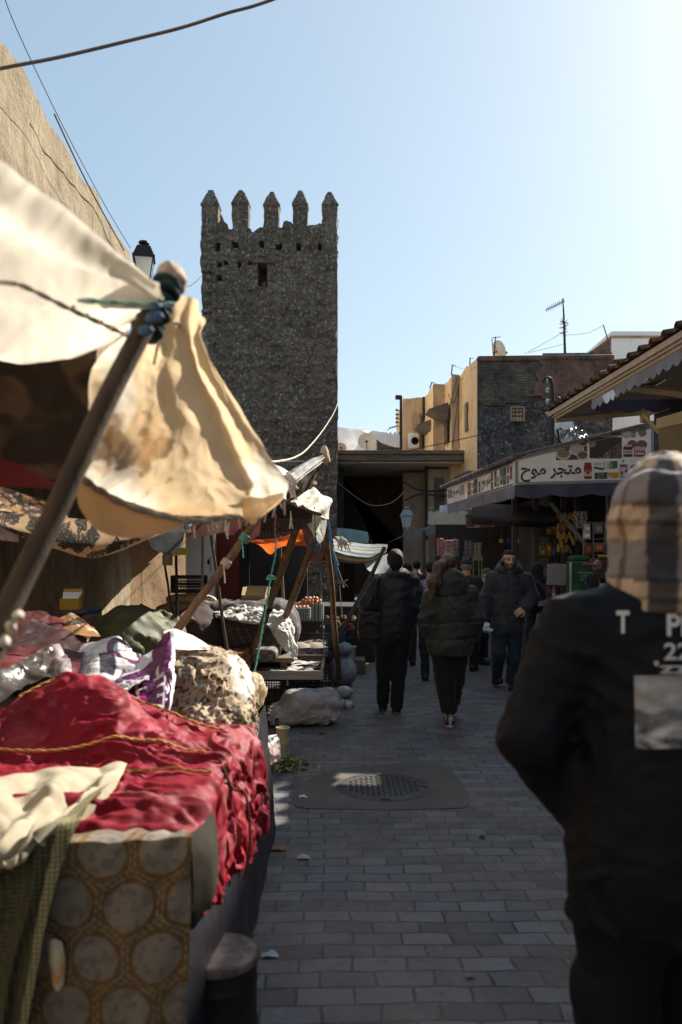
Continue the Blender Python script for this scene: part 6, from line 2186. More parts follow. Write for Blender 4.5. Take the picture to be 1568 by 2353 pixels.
# ================================================================ the red-cloth stall (nearest)
st = T('market_stall', 'near market stall table with boxed dark sides, buried under red cloth', 'stall', (-1.3, 3.2, 0))
mb = MB()
mb.box((-1.5, 3.3, .76), (1.96, 2.5, .06), bev=.01)
mb.build('tabletop', M_darkwood, st)
for (x, y) in ((-.58, 2.2), (-.58, 4.4), (-2.3, 2.2), (-2.3, 4.4)):
 mb = MB()
 mb.box((x, y, .365), (.07, .07, .73), bev=.006)
 mb.build('leg', M_darkwood, st)
M_blackpl = mat('black_crate_plastic', (.022, .022, .026), .55, .2, 10, .1, 60, spec=.35)
M_blacksh = mat('black_sheet', (.022, .02, .026), .45, .3, 4, .3, 12, .012, spec=.35)
s_ = sheet([[(-.60, 2.06, .76), (-.50, 2.6, .76), (-.46, 3.4, .76), (-.45, 4.5, .76)], [(-.52, 2.1, .4), (-.44, 2.6, .42), (-.42, 3.4, .4), (-.42, 4.5, .4)], [(-.5, 2.15, .02), (-.42, 2.6, .02), (-.38, 3.4, .02), (-.38, 4.5, .02)]],
   70, 50, .015, 3, 51, pix=False)
s_.build('side_skirt', M_blacksh, st, angle=180)
hx = np.array([-2.4, -1.9, -1.55, -1.4, -1.27, -1.14, -.99, -.81, -.63, -.41, -.2])
hz = np.array([.93, .92, .93, .97, 1.06, 1.125, 1.10, .985, .89, .835, .83])
def red_top(x, y):
 h = np.interp(x, hx, hz)
 s = ss(2.80, 3.14, y + .05 * np.sin(x * 7)) * ss(3.62, 3.12, y)
 z = .83 + (h - .83) * s
 z -= .03 * ss(2.35, 2.05, y) * 1
 z += .045 * np.exp(-((y - 2.32) / .07) ** 2) * ss(-1.2, -.9, x) * ss(-.42, -.6, x)
 z += .03 * np.exp(-((y - 2.18) / .05) ** 2) * ss(-1.1, -.8, x)
 return z
nu, nv = 300, 340
U, V = np.meshgrid(np.linspace(0, 1, nu), np.linspace(0, 1, nv))
Ym = 2.08 + V * 1.42
edge = -.475 + .025 * np.sin(Ym * 4) + .01 * np.sin(Ym * 17)
S = -2.1 + U * 2.15         # arc coordinate; beyond the edge it hangs
over = np.maximum(S - edge, 0)
rad = .05
ang = np.clip(over / rad, 0, math.pi / 2)
Xm = np.minimum(S, edge) + rad * np.sin(ang)
drop = rad * (1 - np.cos(ang)) + np.maximum(over - rad * math.pi / 2, 0)
flare = .02 * ss(0, .4, drop) + .02 * np.sin(Ym * 11 + 1.0) * ss(.02, .3, drop) + .03 * np.exp(-((Ym - 3.15) / .2) ** 2) * ss(0, .2, drop)
dropmax = .20 + .28 * ss(2.35, 2.9, Ym) + .05 * np.sin(Ym * 6)
drop = np.minimum(drop, dropmax + .08 * vnoise(np.stack([Ym.ravel() * 6, 0 * Ym.ravel(), 0 * Ym.ravel()], 1), 5).reshape(Ym.shape))
Zm = red_top(np.minimum(S, edge), Ym) - drop
# front edge irregular
Ym2 = Ym + .04 * np.sin(S * 5 + 1) * ss(.15, 0, V) + .05 * ss(-1.2, -.6, S) * ss(.2, 0, V)
G = np.stack([Xm + flare, Ym2, Zm], -1)
Nn = grid_normals(G)
q = G.reshape(-1, 3)
front = ss(2.95, 2.6, q[:, 1])
w1 = np.stack([fbm(q * 3.3, 3, 3), fbm(q * 3.3, 13, 3), fbm(q * 3.3, 23, 3)], 1)
dA = .022 * ridge(q * np.array([4.2, 4.2, 4]) + w1 * 1.3, 7, 3, .42)                      # crumpled mound
dB = .020 * ridge(q * np.array([1.6, 8, 4]) + w1 * 1.0, 17, 2, .4) + .007 * np.sin(q[:, 1] * 75 + 3.5 * fbm(q * 3, 8, 3) + q[:, 0] * 6)   # stretched front folds
d = dA * (1 - front) + dB * front
d += .0022 * fbm(q * 28, 4, 3)
G2 = q + Nn.reshape(-1, 3) * d[:, None]
def red_pat(q):
 c = mixc((.235, .006, .018), (.14, .004, .012), nz(q, 3, 4) * .7 + .4)
 c = mixc(c, (.38, .06, .08), ss(.35, .8, nz(q, 5, 14, 5)) * .35)
 return mixc(c, (.40, .27, .25), ss(.55, .85, nz(q, 9, 24, 4)) * .15)
mb = MB()
mb.add(G2, grid_faces(nu, nv), 0, red_pat(q))
rc = mb.build('red_cover', mat('crimson_satin', (1, 1, 1), .6, .1, 14, .2, 55, .004, spec=.2, vcol=True), loc=(-.9, 2.6, .83), angle=180)
tag(rc, 'rumpled crimson cloth heaped and roped over the near stall, hanging down its alley side', 'cloth cover')
def on_red(x, y, off=.012):
 i = np.argmin((q[:, 0] - x) ** 2 + (q[:, 1] - y) ** 2)
 return Vector(G2[i]) + Vector((0, 0, off))
M_cordo = mat('ochre_cord', (.45, .24, .07), .85, .3, 40, .4, 100)
mb = MB()
twist(mb, [on_red(x, 2.93 - .03 * math.sin((x + 1.8) * 3), .016) for x in np.linspace(-1.7, -.45, 16)], .0065, sm=6)
tag(mb.build('ochre_rope', M_cordo, loc=(-1, 2.9, .85)), 'ochre rope across the foot of the red mound', 'rope')
mb = MB()
twist(mb, [on_red(x, 2.70 + .02 * math.sin(x * 9), .014) for x in np.linspace(-.95, -.47, 9)], .006, sm=6)
tag(mb.build('ochre_rope', M_cordo, loc=(-.7, 2.7, .85)), 'short ochre rope across the flat front of the red cloth', 'rope')
mb = MB()
twist(mb, [on_red(x, y, .016) for x, y in ((-1.3, 3.1), (-1.2, 3.2), (-1.1, 3.26), (-1.0, 3.27), (-.95, 3.25), (-.85, 3.2), (-.75, 3.2), (-.6, 3.2), (-.5, 3.18))], .0065, sm=6)
tag(mb.build('ochre_rope', M_cordo, loc=(-1, 3.2, 1.1)), 'ochre rope along the crest of the red mound', 'rope')
mb = MB()
mb.tube([on_red(-.47, 2.9, .012), on_red(-.44, 2.9, .012), Vector((-.36, 2.88, .72)), Vector((-.34, 2.85, .55)), Vector((-.36, 2.82, .42))], .006, 5, sm=5)
tag(mb.build('edge_strap', mat('dark_red_strap', (.09, .02, .02), .8), loc=(-.4, 2.9, .8)), 'dark strap hanging over the alley side of the red cloth', 'strap')
# hexagon-pattern cloth on the front
def hexpat(u, v, q):
 q = q + .010 * np.stack([nz(q, 5, 31, 2), 0 * u, nz(q, 5, 32, 2)], 1)
 X = q[:, 0] / .160
 Y = q[:, 2] / .1386 + .35 * 0
 row = np.round(Y)
 best = np.full(len(u), 9.)
 sec = np.full(len(u), 9.)
 for dr in (-1, 0, 1):
  r = row + dr
  offx = np.where(r % 2 == 0, 0, .5)
  cx = np.round(X - offx) + offx
  for dc in (-1, 0, 1):
   dx = (X - (cx + dc)) * .160
   dy = (Y - r) * .1386
   a = np.arctan2(dy, dx)
   rr = np.sqrt(dx * dx + dy * dy)
   sec = np.where(rr < best, best, np.minimum(sec, rr))
   best = np.minimum(best, rr)
 b = (sec - best)
 c = np.tile((.13, .07, .018), (len(u), 1))
 c = mixc(c, (.085, .047, .015), nz(q, 12, 3) * .7 + .2)
 tex = nz(q, 60, 5, 2)
 c = mixc(c, (.19, .16, .13), ss(.064, .060, best + .003 * nz(q, 30, 3, 2)))
 c = mixc(c, (.125, .105, .085), ss(.064, .060, best) * ss(.0, .5, tex) * .8)
 chain = (b < .020) & ((np.sin(q[:, 0] * 260) * np.sin(q[:, 2] * 260) > -.2))
 c[chain & (b > .004)] = (.17, .14, .10)
 return c
hc = T('hexagon_cloth', 'ochre cloth with big cream hexagons hanging over the front of the near stall', 'tablecloth', (-.75, 2.05, 0))
rows = [[(-1.05, 2.18, .835), (-.85, 2.17, .84), (-.62, 2.16, .845), (-.47, 2.16, .835)], [(-1.06, 2.06, .85), (-.85, 2.05, .852), (-.60, 2.045, .858), (-.405, 2.06, .87)], [(-1.06, 2.03, .82), (-.85, 2.02, .82), (-.60, 2.015, .82), (-.40, 2.03, .82)],
  [(-1.08, 2.03, .5), (-.86, 2.0, .5), (-.62, 2.0, .5), (-.405, 2.02, .5)], [(-1.1, 2.05, .05), (-.87, 2.02, .05), (-.64, 2.0, .05), (-.43, 2.03, .05)]]
s_ = sheet(rows, 240, 320, .007, 2.2, 61, pix=False, fold=lambda u, v, q: .020 * np.sin(u * 11 + 1 + 1.5 * v) * ss(.35, 1, v) + .004 * np.sin(u * 40 + v * 20) + .004 * ridge(q * 6, 3, 2), pat=hexpat)
s_.build('front_drop', M_cloth, hc, angle=180)
rows = [[(-.41, 2.05, .868), (-.39, 2.15, .862), (-.39, 2.3, .85)], [(-.395, 2.035, .8), (-.355, 2.12, .78), (-.36, 2.22, .76)], [(-.40, 2.03, .62), (-.36, 2.08, .66), (-.345, 2.11, .69)]]
s_ = sheet(rows, 50, 60, .006, 4, 62, pix=False, pat=lambda u, v, q: mixc((.022, .016, .008), (.013, .012, .007), nz(q, 9, 3) + .4))
s_.build('side_drop', M_cloth, hc, angle=180)
s_ = sheet([[(-.47, 1.99, .62), (-.445, 1.985, .60), (-.42, 1.985, .61)], [(-.475, 1.985, .55), (-.45, 1.965, .54), (-.425, 1.98, .55)], [(-.48, 1.99, .46), (-.45, 1.985, .45), (-.43, 1.985, .46)]], 16, 20, .004, 9, 63, pix=False)
# hole patch with bright yellow lining
s_ = sheet([[(-.765, 2.0, .60), (-.75, 1.99, .615), (-.735, 2.0, .60)], [(-.762, 1.995, .56), (-.742, 1.975, .56), (-.722, 1.99, .56)], [(-.758, 2.0, .49), (-.742, 1.99, .48), (-.73, 2.0, .49)]], 24, 30, .004, 12, 64, pix=False,
   pat=lambda u, v, q: mixc((.62, .33, .08), (.55, .48, .35), ss(.2, .5, nz(q, 20, 3))))
s_.build('torn_fold', M_cloth, hc, angle=180)
# cream cloth over the front left corner
cr_rows = [[(-180, 1790, 2.5), (0, 1775, 2.5), (130, 1765, 2.56), (240, 1752, 2.68), (292, 1745, 2.72)],
   [(-180, 1850, 2.2), (0, 1830, 2.22), (120, 1815, 2.3), (210, 1800, 2.42), (262, 1790, 2.48)],
   [(-180, 1930, 2.04), (0, 1900, 2.07), (100, 1880, 2.13), (170, 1855, 2.2), (205, 1838, 2.26)],
   [(-180, 2010, 1.93), (0, 1960, 1.94), (60, 1940, 1.97), (120, 1905, 2.04), (150, 1890, 2.08)],
   [(-180, 2080, 1.91), (-20, 2010, 1.91), (20, 1990, 1.92), (60, 1960, 1.94), (100, 1935, 1.98)]]
s_ = sheet(cr_rows, 130, 120, .014, 5, 71, fold=lambda u, v, q: .026 * np.sin(u * 17 + v * 12 + 2 * nz(q, 2, 7)) * ss(0, .2, v) + .018 * ridge(q * 6, 72, 2), pat=tarp_pat((.38, .325, .23), (.28, .22, .14), .5, 73), edge=.8)
tag(s_.build('cream_cloth', M_cloth, loc=P(60, 1880, 2.3), angle=180), 'crumpled cream cloth thrown over the front left corner of the near stall', 'cloth')
def netpat(u, v, q):
 k = (np.sin((q[:, 0] + q[:, 2]) * 260) * np.sin((q[:, 0] - q[:, 2]) * 260 + q[:, 1] * 80) > 0)
 return np.where(k[:, None], np.array((.26, .23, .12)), np.array((.10, .095, .05)))
nt_ = T('checked_strap', 'green and straw checked woven strip hanging beside the hexagon cloth', 'strap', P(120, 2000, 1.97))
s_ = sheet([[(215, 1815, 2.38), (240, 1805, 2.4), (262, 1790, 2.44)], [(165, 1862, 2.12), (190, 1850, 2.13), (212, 1838, 2.16)], [(135, 1895, 1.98), (165, 1890, 1.99), (192, 1870, 2.02)], [(112, 1990, 1.96), (128, 1985, 1.96), (146, 1975, 1.97)],
   [(86, 2110, 1.93), (97, 2110, 1.93), (109, 2108, 1.93)], [(66, 2230, 1.91), (76, 2230, 1.91), (86, 2228, 1.91)], [(38, 2380, 1.9), (48, 2380, 1.9), (58, 2378, 1.9)]], 40, 240, .003, 8, 75, pat=netpat)
s_.build('strip', M_cloth, nt_, angle=180)
s_ = sheet([[(-160, 1980, 1.98), (20, 1965, 1.98), (90, 1935, 1.99), (140, 1905, 2.0)], [(-160, 2080, 1.96), (20, 2080, 1.96), (80, 2070, 1.96), (122, 2050, 1.96)], [(-160, 2250, 1.95), (0, 2250, 1.95), (40, 2240, 1.95), (78, 2230, 1.95)],
   [(-160, 2420, 1.94), (-20, 2420, 1.94), (20, 2420, 1.94), (50, 2420, 1.94)]], 60, 120, .006, 4, 76, fold=lambda u, v, q: .012 * np.sin(u * 16 + v * 5), pat=lambda u, v, q: netpat(u, v, q) * .35)
s_.build('side_panel', M_cloth, nt_, angle=180)
# dark drum beside the stall
dr = T('metal_drum', 'low dark metal drum with a worn round lid, at the foot of the near stall', 'drum', (PX(505, 2.62), 2.62, 0))
dx, dy = PX(505, 2.62), 2.62
mb = MB()
mb.lathe([(.001, 0), (.13, .004), (.132, .03), (.128, .05), (.128, .16), (.132, .17), (.128, .18), (.130, .24)], (dx, dy, 0), 32)
mb.build('body', mat('black_drum', (.03, .028, .03), .5, .3, 8, .2, 40, metal=.3), dr)
mb = MB()
mb.lathe([(.131, .232), (.137, .238), (.137, .252), (.13, .262), (.115, .266), (.001, .268)], (dx, dy, 0), 32)
mb.build('lid', mat('worn_metal_lid', (.17, .13, .12), .5, .55, 9, .4, 30, metal=.3, dirt=(.03, .02, .018), dirt_s=11, dirt_a=.95), dr)
mb = MB()
mb.lathe([(.02, .266), (.02, .36), (.024, .362), (.024, .37), (.015, .372), (.015, .62), (.001, .62)], (dx - .035, dy - .0, 0), 14)
mb.build('spout', mat('black_drum'), dr)
mb = MB()
mb.box((dx - .085, dy - .02, .30), (.035, .004, .2), (0, R(22), 0))
tag(mb.build('paper_scrap', mat('white_paper', (.68, .70, .74), .7, .1), loc=(dx - .085, dy, .3)), 'white paper scrap stuck between the drum and the hexagon cloth', 'paper')
# ================================================================ plastic banners, leopard pile and cloth heaps behind the mound
def banner_w(u, v, q):
 c = np.tile((.62, .60, .60), (len(u), 1))
 r1 = np.sqrt(((u - .62) / .26) ** 2 + ((v - .28) / .24) ** 2)
 c[(r1 < 1) & (r1 > .72)] = (.13, .03, .09)
 r2 = np.sqrt(((u - .80) / .08) ** 2 + ((v - .62) / .16) ** 2)
 c[(r2 < 1) & (r2 > .6)] = (.15, .04, .12)
 c[(np.abs(u - .55) < .06) & (np.abs(v - .72) < .1)] = (.12, .03, .10)
 c[(np.abs(u - .35) < .08) & (v > .35) & (v < .75)] = (.05, .04, .05)
 c[(u < .22) & (v > .3)] = (.42, .38, .38)
 return c
M_ban = M_plast
s_ = sheet([[(165, 1482, 4.15), (215, 1462, 4.15), (268, 1462, 4.2), (305, 1486, 4.15), (338, 1514, 4.0)],
   [(172, 1502, 3.95), (220, 1490, 3.95), (275, 1492, 3.9), (312, 1508, 3.85), (345, 1530, 3.75)],
   [(178, 1535, 3.75), (225, 1528, 3.7), (280, 1535, 3.65), (312, 1545, 3.6), (340, 1552, 3.5)],
   [(185, 1575, 3.5), (215, 1582, 3.45), (240, 1592, 3.4), (270, 1580, 3.4), (300, 1570, 3.4)]], 110, 90, .018, 5, 81, pat=banner_w, rg=.012, rf=5, edge=.5)
tag(s_.build('plastic_banner', M_ban, loc=P(260, 1500, 3.8), angle=30), 'crumpled white plastic banner with plum coloured loops, behind the red mound', 'banner')
def banner_p(u, v, q):
 c = mixc((.115, .012, .085), (.07, .01, .06), nz(q, 5, 4) + .3)
 w = np.zeros(len(u), bool)
 # stacked letter-like strokes
 for (x0_, x1_, y0_, y1_) in ((.30, .34, .28, .85), (.30, .44, .50, .55), (.22, .34, .80, .85), (.56, .60, .25, .40), (.52, .68, .38, .43), (.58, .72, .55, .60), (.68, .72, .45, .95), (.58, .72, .70, .75), (.55, .72, .86, .92), (.1, .2, .55, .6)):
  w |= (u > x0_) & (u < x1_) & (v > y0_) & (v < y1_)
 c[w] = (.58, .50, .52)
 c[(u > .88)] = (.62, .60, .64)
 c[(v < .16) & (u < .5)] = (.60, .56, .58)
 c[(np.abs(u - .38) < .07) & (v > .60) & (v < .95) & (np.abs(u - .38) < (v - .55) * .3)] = (.45, .03, .25)
 return c
s_ = sheet([[(268, 1560, 3.62), (315, 1520, 3.72), (352, 1490, 3.82), (378, 1456, 3.9), (400, 1446, 3.92)],
   [(250, 1590, 3.5), (300, 1565, 3.52), (345, 1548, 3.56), (382, 1520, 3.6), (404, 1508, 3.66)],
   [(262, 1610, 3.42), (305, 1600, 3.42), (348, 1595, 3.42), (384, 1580, 3.44), (402, 1570, 3.5)],
   [(270, 1622, 3.38), (310, 1632, 3.36), (350, 1640, 3.34), (378, 1642, 3.33), (388, 1646, 3.33)]], 130, 110, .012, 5, 83, pat=banner_p, rg=.010, rf=6)
tag(s_.build('plastic_banner', M_ban, loc=P(330, 1560, 3.5), angle=30), 'deep purple plastic banner with white lettering strokes, draped beside the leopard cloth', 'banner')
s_ = sheet([[(376, 1452, 4.1), (400, 1446, 4.15), (430, 1458, 4.2), (482, 1482, 4.2)], [(380, 1470, 3.95), (402, 1470, 4.0), (435, 1480, 4.05), (484, 1486, 4.1)], [(398, 1492, 3.9), (410, 1490, 3.9), (440, 1492, 3.95), (480, 1490, 4.05)]], 40, 30, .008, 6, 84,
   pat=lambda u, v, q: np.tile((.74, .70, .68), (len(u), 1)))
tag(s_.build('white_sheet', M_ban, loc=P(430, 1465, 4.1), angle=180), 'white plastic sheet folded over the top of the leopard cloth pile', 'sheet')
# dark reds at the back left
s_ = sheet([[(-120, 1400, 4.9), (60, 1386, 5.1), (130, 1388, 5.1), (200, 1420, 4.9), (220, 1440, 4.8)], [(-120, 1430, 4.4), (50, 1420, 4.5), (120, 1432, 4.5), (175, 1460, 4.4), (205, 1470, 4.4)],
   [(-120, 1500, 3.9), (30, 1470, 4.0), (100, 1480, 4.0), (150, 1500, 3.9), (190, 1500, 3.9)], [(-120, 1580, 3.5), (0, 1545, 3.5), (70, 1530, 3.55), (130, 1540, 3.5), (175, 1540, 3.5)]], 110, 90, .03, 3, 85,
   pat=lambda u, v, q: mixc((.13, .022, .022), (.045, .02, .018), ss(-.1, .5, nz(q, 3.5, 6))), rg=.012, rf=5)
tag(s_.build('maroon_sheet', mat('maroon_plastic', (1, 1, 1), .4, .2, 6, .3, 14, .01, spec=.5, vcol=True), loc=P(60, 1450, 4.2), angle=50), 'dark maroon plastic sheet heaped at the back of the near stall', 'sheet')
s_ = sheet([[(-200, 1590, 3.1), (0, 1540, 3.25), (80, 1498, 3.6), (130, 1478, 3.9)], [(-200, 1640, 2.95), (0, 1580, 3.15), (85, 1530, 3.45), (160, 1505, 3.6)], [(-200, 1700, 2.9), (0, 1610, 3.1), (80, 1560, 3.3), (170, 1558, 3.4)]], 80, 50, .02, 4, 86,
   pat=lambda u, v, q: mixc(mixc((.05, .035, .025), (.22, .10, .10), ss(.2, .5, nz(q, 4, 6))), (.45, .38, .38), ss(.85, .95, u)), rg=.014, rf=5)
tag(s_.build('silver_sheet', M_ban, loc=P(80, 1520, 3.5), angle=40), 'dark glossy plastic sheet with a silvery end, left of the red mound', 'sheet')
s_ = sheet([[(165, 1568, 3.35), (205, 1548, 3.5), (240, 1545, 3.55)], [(175, 1582, 3.3), (215, 1578, 3.36), (255, 1572, 3.4)], [(180, 1590, 3.28), (225, 1598, 3.3), (262, 1596, 3.32)]], 40, 30, .012, 6, 87, rg=.01, rf=7, pat=lambda u, v, q: mixc((.42, .02, .02), (.30, .01, .015), nz(q, 5, 4)))
tag(s_.build('scarlet_sheet', M_ban, loc=P(210, 1575, 3.4), angle=40), 'small bright scarlet plastic piece at the crest of the red mound', 'sheet')
def flowpat(u, v, q):
 c = np.tile((.30, .15, .06), (len(u), 1))
 for cx, cy, r in ((.62, .40, .17), (.92, .55, .16), (.58, .05, .12), (.95, .1, .12)):
  d = np.sqrt((u - cx) ** 2 + ((v - cy) * .8) ** 2)
  a = np.arctan2((v - cy) * .8, u - cx)
  c[d < r * (.62 + .38 * np.cos(5 * a))] = (.56, .46, .33)
 return c
s_ = sheet([[(115, 1432, 4.6), (145, 1418, 4.7), (168, 1410, 4.7), (205, 1440, 4.5)], [(120, 1448, 4.45), (150, 1440, 4.5), (180, 1436, 4.5), (222, 1452, 4.4)], [(128, 1458, 4.4), (160, 1460, 4.35), (190, 1462, 4.3), (232, 1464, 4.3)]], 90, 60, .01, 4, 88, pat=flowpat)
tag(s_.build('flower_cloth', M_cloth, loc=P(170, 1440, 4.5), angle=180), 'brown cloth with pale flower shapes at the back of the near stall', 'cloth')
# leopard cloth pile
def leopat(V):
 w = np.stack([fbm(V * 9, 2, 2), fbm(V * 9, 12, 2), fbm(V * 9, 22, 2)], 1) * .02
 X = (V + w) / .022
 i = np.floor(X).astype(int)
 best = np.full(len(V), 9.)
 for a in (-1, 0, 1):
  for b in (-1, 0, 1):
   for c_ in (-1, 0, 1):
    j = i + np.array([a, b, c_])
    o_ = np.stack([_hash(j[:, 0], j[:, 1], j[:, 2], 70 + k) * .4 + .5 for k in range(3)], 1)
    best = np.minimum(best, np.sqrt(((X - j - o_) ** 2).sum(1)))
 c = np.tile((.40, .30, .20), (len(V), 1))
 c[(best < .40) & (best > .2)] = (.05, .035, .028)
 c[best <= .2] = (.20, .12, .07)
 pale = ss(-.12, .10, fbm(V * 2.4, 91, 3) + (V[:, 2] - .98) * .9 + (V[:, 0] + .68) * .9)
 return mixc(c, (.68, .62, .51), pale)
def pile_fn(p):
 d = smin(ell(p, (-.74, 4.1, .84), (.25, .44, .27)), ell(p, (-.64, 3.85, .78), (.17, .34, .17)), .12)
 d = smin(d, ell(p, (-.82, 4.25, .94), (.2, .34, .16)), .1)
 w = np.stack([fbm(p * 4, 5, 2), fbm(p * 4, 6, 2), fbm(p * 4, 7, 2)], 1)
 d = d - .022 * ridge(p * np.array([9, 9, 6]) + w * 1.4, 9, 4, .62) + .03 * fbm(p * 3, 4, 3)
 return np.maximum(d, .62 - p[:, 2])
mb = blob(pile_fn, (-1.25, 3.2, .6), (-.28, 4.75, 1.28), .0115, leopat)
lp = mb.build('leopard_cloth_pile', M_cloth, loc=(-.7, 4, .8), angle=180)
s_ = sheet([[(384, 1500, 4.3), (425, 1484, 4.35), (470, 1484, 4.3), (506, 1496, 4.2), (520, 1512, 4.15), (530, 1540, 4.15)], [(386, 1545, 3.98), (430, 1538, 3.95), (475, 1545, 3.93), (512, 1560, 3.95), (536, 1585, 4.0), (552, 1615, 4.08)],
   [(388, 1605, 3.72), (430, 1610, 3.68), (480, 1618, 3.66), (522, 1632, 3.72), (548, 1655, 3.82), (562, 1680, 3.95)], [(396, 1662, 3.5), (440, 1670, 3.46), (490, 1682, 3.44), (533, 1700, 3.5), (560, 1725, 3.6), (570, 1760, 3.75)]],
   170, 150, .016, 3, 97, rg=.020, rf=4.5, fold=lambda u, v, q: .016 * np.abs(np.sin(u * 13 + v * 7 + 2.5 * nz(q, 2.5, 9))) + .006 * ridge(q * 16, 98, 2), pat=lambda u, v, q: leopat(q), edge=1)
s_.build('top_cloth', M_cloth, lp, angle=180)
tag(lp, 'crumpled pile of cream and leopard-spotted cloth at the end of the near stall', 'cloth pile')
# bulging cream bag and white plastic hanging down to the ground
c = np.array(P(580, 1588, 4.9))
mb = blob(lambda p: smin(ell(p, c, (.085, .09, .115)), ell(p, c + A3(-.05, 0, -.08), (.07, .08, .07)), .05) - .010 * ridge(p * 9 + fbm(p * 5, 3, 2)[:, None], 5, 3), c - .22, c + .22, .009)
tag(mb.build('bulging_bag', mat('translucent_bag', (.74, .60, .40), .45, .1, 8, .3, 20, .008, trans=.4), loc=c), 'bulging cream plastic bag lit from behind, beside the black crates', 'bag')
s_ = sheet([[(552, 1618, 4.7), (566, 1625, 4.65), (580, 1640, 4.7)], [(560, 1660, 4.68), (585, 1668, 4.6), (612, 1678, 4.72)], [(562, 1690, 4.7), (600, 1690, 4.58), (645, 1682, 4.75)], [(568, 1720, 4.72), (606, 1725, 4.6), (648, 1722, 4.75)], [(596, 1768, 4.75), (612, 1775, 4.7), (626, 1756, 4.78)]],
   60, 80, .02, 7, 93, rg=.02, rf=8, pat=lambda u, v, q: mixc((.72, .69, .66), (.66, .42, .38), ss(.2, .6, nz(q, 7, 5)) * .6), edge=.6)
tag(s_.build('white_plastic', mat('crumpled_white_plastic', (1, 1, 1), .4, .1, 8, .3, 20, .008, vcol=True, trans=.3), loc=P(606, 1700, 4.7), angle=180), 'crumpled white plastic sheet trailing down from the leopard pile to the paving', 'plastic sheet')
s_ = sheet([[(540, 1655, 4.55), (556, 1660, 4.5), (566, 1680, 4.55)], [(548, 1700, 4.5), (566, 1712, 4.42), (578, 1725, 4.5)], [(560, 1740, 4.5), (575, 1752, 4.4), (590, 1760, 4.5)]], 40, 40, .02, 6, 94, rg=.015, rf=7, pat=lambda u, v, q: np.tile((.10, .10, .075), (len(u), 1)))
tag(s_.build('dark_green_rag', M_cloth, loc=P(560, 1710, 4.5), angle=180), 'dark green rag hanging between the red cloth and the white plastic', 'rag')
# tin can stump
tn = T('rusty_can', 'cream rusty can with a stick in it, on the paving by the white plastic', 'can', GP(650, 1737))
cx_, cy_ = tn.location.x, tn.location.y
mb = MB()
mb.lathe([(.001, 0), (.055, .003), (.055, .10), (.058, .11), (.055, .12), (.056, .225), (.060, .232), (.057, .238), (.05, .236), (.045, .225), (.001, .22)], (cx_, cy_, 0), 22)
mb.build('body', mat('rusty_cream_tin', (.52, .40, .24), .6, .2, 9, .2, 40, dirt=(.16, .08, .04), dirt_s=6), tn)
mb = MB()
mb.tube([(cx_ - .055, cy_ + .05, .1), (cx_ - .05, cy_ + .04, .31)], .018, 8)
mb.build('stick', M_iron, tn)
# leaves swept together
mb = MB()
for k in range(420):
 c = GP(random.gauss(648, 26), 1755 + abs(random.gauss(0, 14)) - 6)
 h = max(0, .07 * math.exp(-((c.x - GP(645, 1760).x) / .12) ** 2)) * random.random()
 ln = random.uniform(.015, .05)
 w = ln * random.uniform(.2, .45)
 rm = Matrix.Rotation(random.uniform(0, 6.28), 3, 'Z') @ Matrix.Rotation(random.uniform(-.9, .9), 3, 'X') @ Matrix.Rotation(random.uniform(-.6, .6), 3, 'Y')
 cc = random.choice([(.10, .16, .04), (.16, .20, .05), (.06, .08, .03), (.28, .26, .10), (.10, .07, .04), (.35, .33, .2)])
 b = c + Vector((0, 0, .008 + h))
 mb.add([b + rm @ Vector(v_) for v_ in ((-ln, 0, 0), (-ln * .2, w, .004), (ln, 0, .003), (-ln * .2, -w, .004))], [(0, 1, 2, 3)], 0, cc)
o = mb.build('leaf_litter', mat('leaf_mix', (1, 1, 1), .7, .3, 20, .1, 40, vcol=True), loc=GP(648, 1757), smooth=False)
tag(o, 'green vegetable leaves swept together beside the rusty can', 'leaves', kind='stuff')
# litter scraps
for k, (x, y, s, cc, lab) in enumerate(((697, 1834, .03, (.6, .62, .66), 'small white paper scrap on the paving left of the manhole'), (640, 1953, .05, (.30, .15, .11), 'reddish brown crumpled paper on the paving by the stall'), (698, 1974, .035, (.52, .42, .42), 'pale pink paper scrap on the paving by the stall'),
          (578, 1935, .04, (.40, .38, .42), 'silvery foil scrap at the stall foot'), (622, 2198, .035, (.42, .50, .56), 'pale blue wrapper on the paving near the drum'), (740, 1687, .04, (.14, .06, .05), 'dark red leaf scrap in front of the big sack'),
          (596, 2020, .04, (.06, .05, .045), 'black scrap on the paving beside the stall'), (1108, 1928, .02, (.04, .04, .04), 'small black scrap right of the lane centre'), (1080, 2248, .02, (.22, .20, .20), 'grey gum spot low on the right of the lane'))):
 c = GP(x, y)
 mb = sheet([[c + Vector((-s, -s * .5, .004)), c + Vector((0, -s * .6, .012)), c + Vector((s, -s * .4, .004))], [c + Vector((-s * .9, 0, .014)), c + Vector((0, 0, .022)), c + Vector((s * .9, 0, .010))], [c + Vector((-s * .8, s * .5, .004)), c + Vector((0, s * .6, .014)), c + Vector((s * .8, s * .5, .004))]],
    14, 12, s * .12, 40, 100 + k, pix=False, pat=lambda u, v, q, cc=cc: np.tile(cc, (len(u), 1)))
 tag(mb.build('litter_scrap', M_cloth, loc=c), lab, 'litter')
# ================================================================ second stall: bundles, boxes, eggs, tray
t2 = T('market_stall', 'second market stall table carrying the striped bundle and the open carton', 'stall', (-1.3, 8.8, 0))
mb = MB()
mb.box((-1.5, 8.9, .56), (2.0, 1.6, .05), bev=.008)
mb.build('tabletop', M_darkwood, t2)
for x in (-2.4, -.62):
 for y in (8.2, 9.6):
  mb = MB()
  mb.box((x, y, .27), (.07, .07, .54), bev=.006)
  mb.build('leg', M_darkwood, t2)
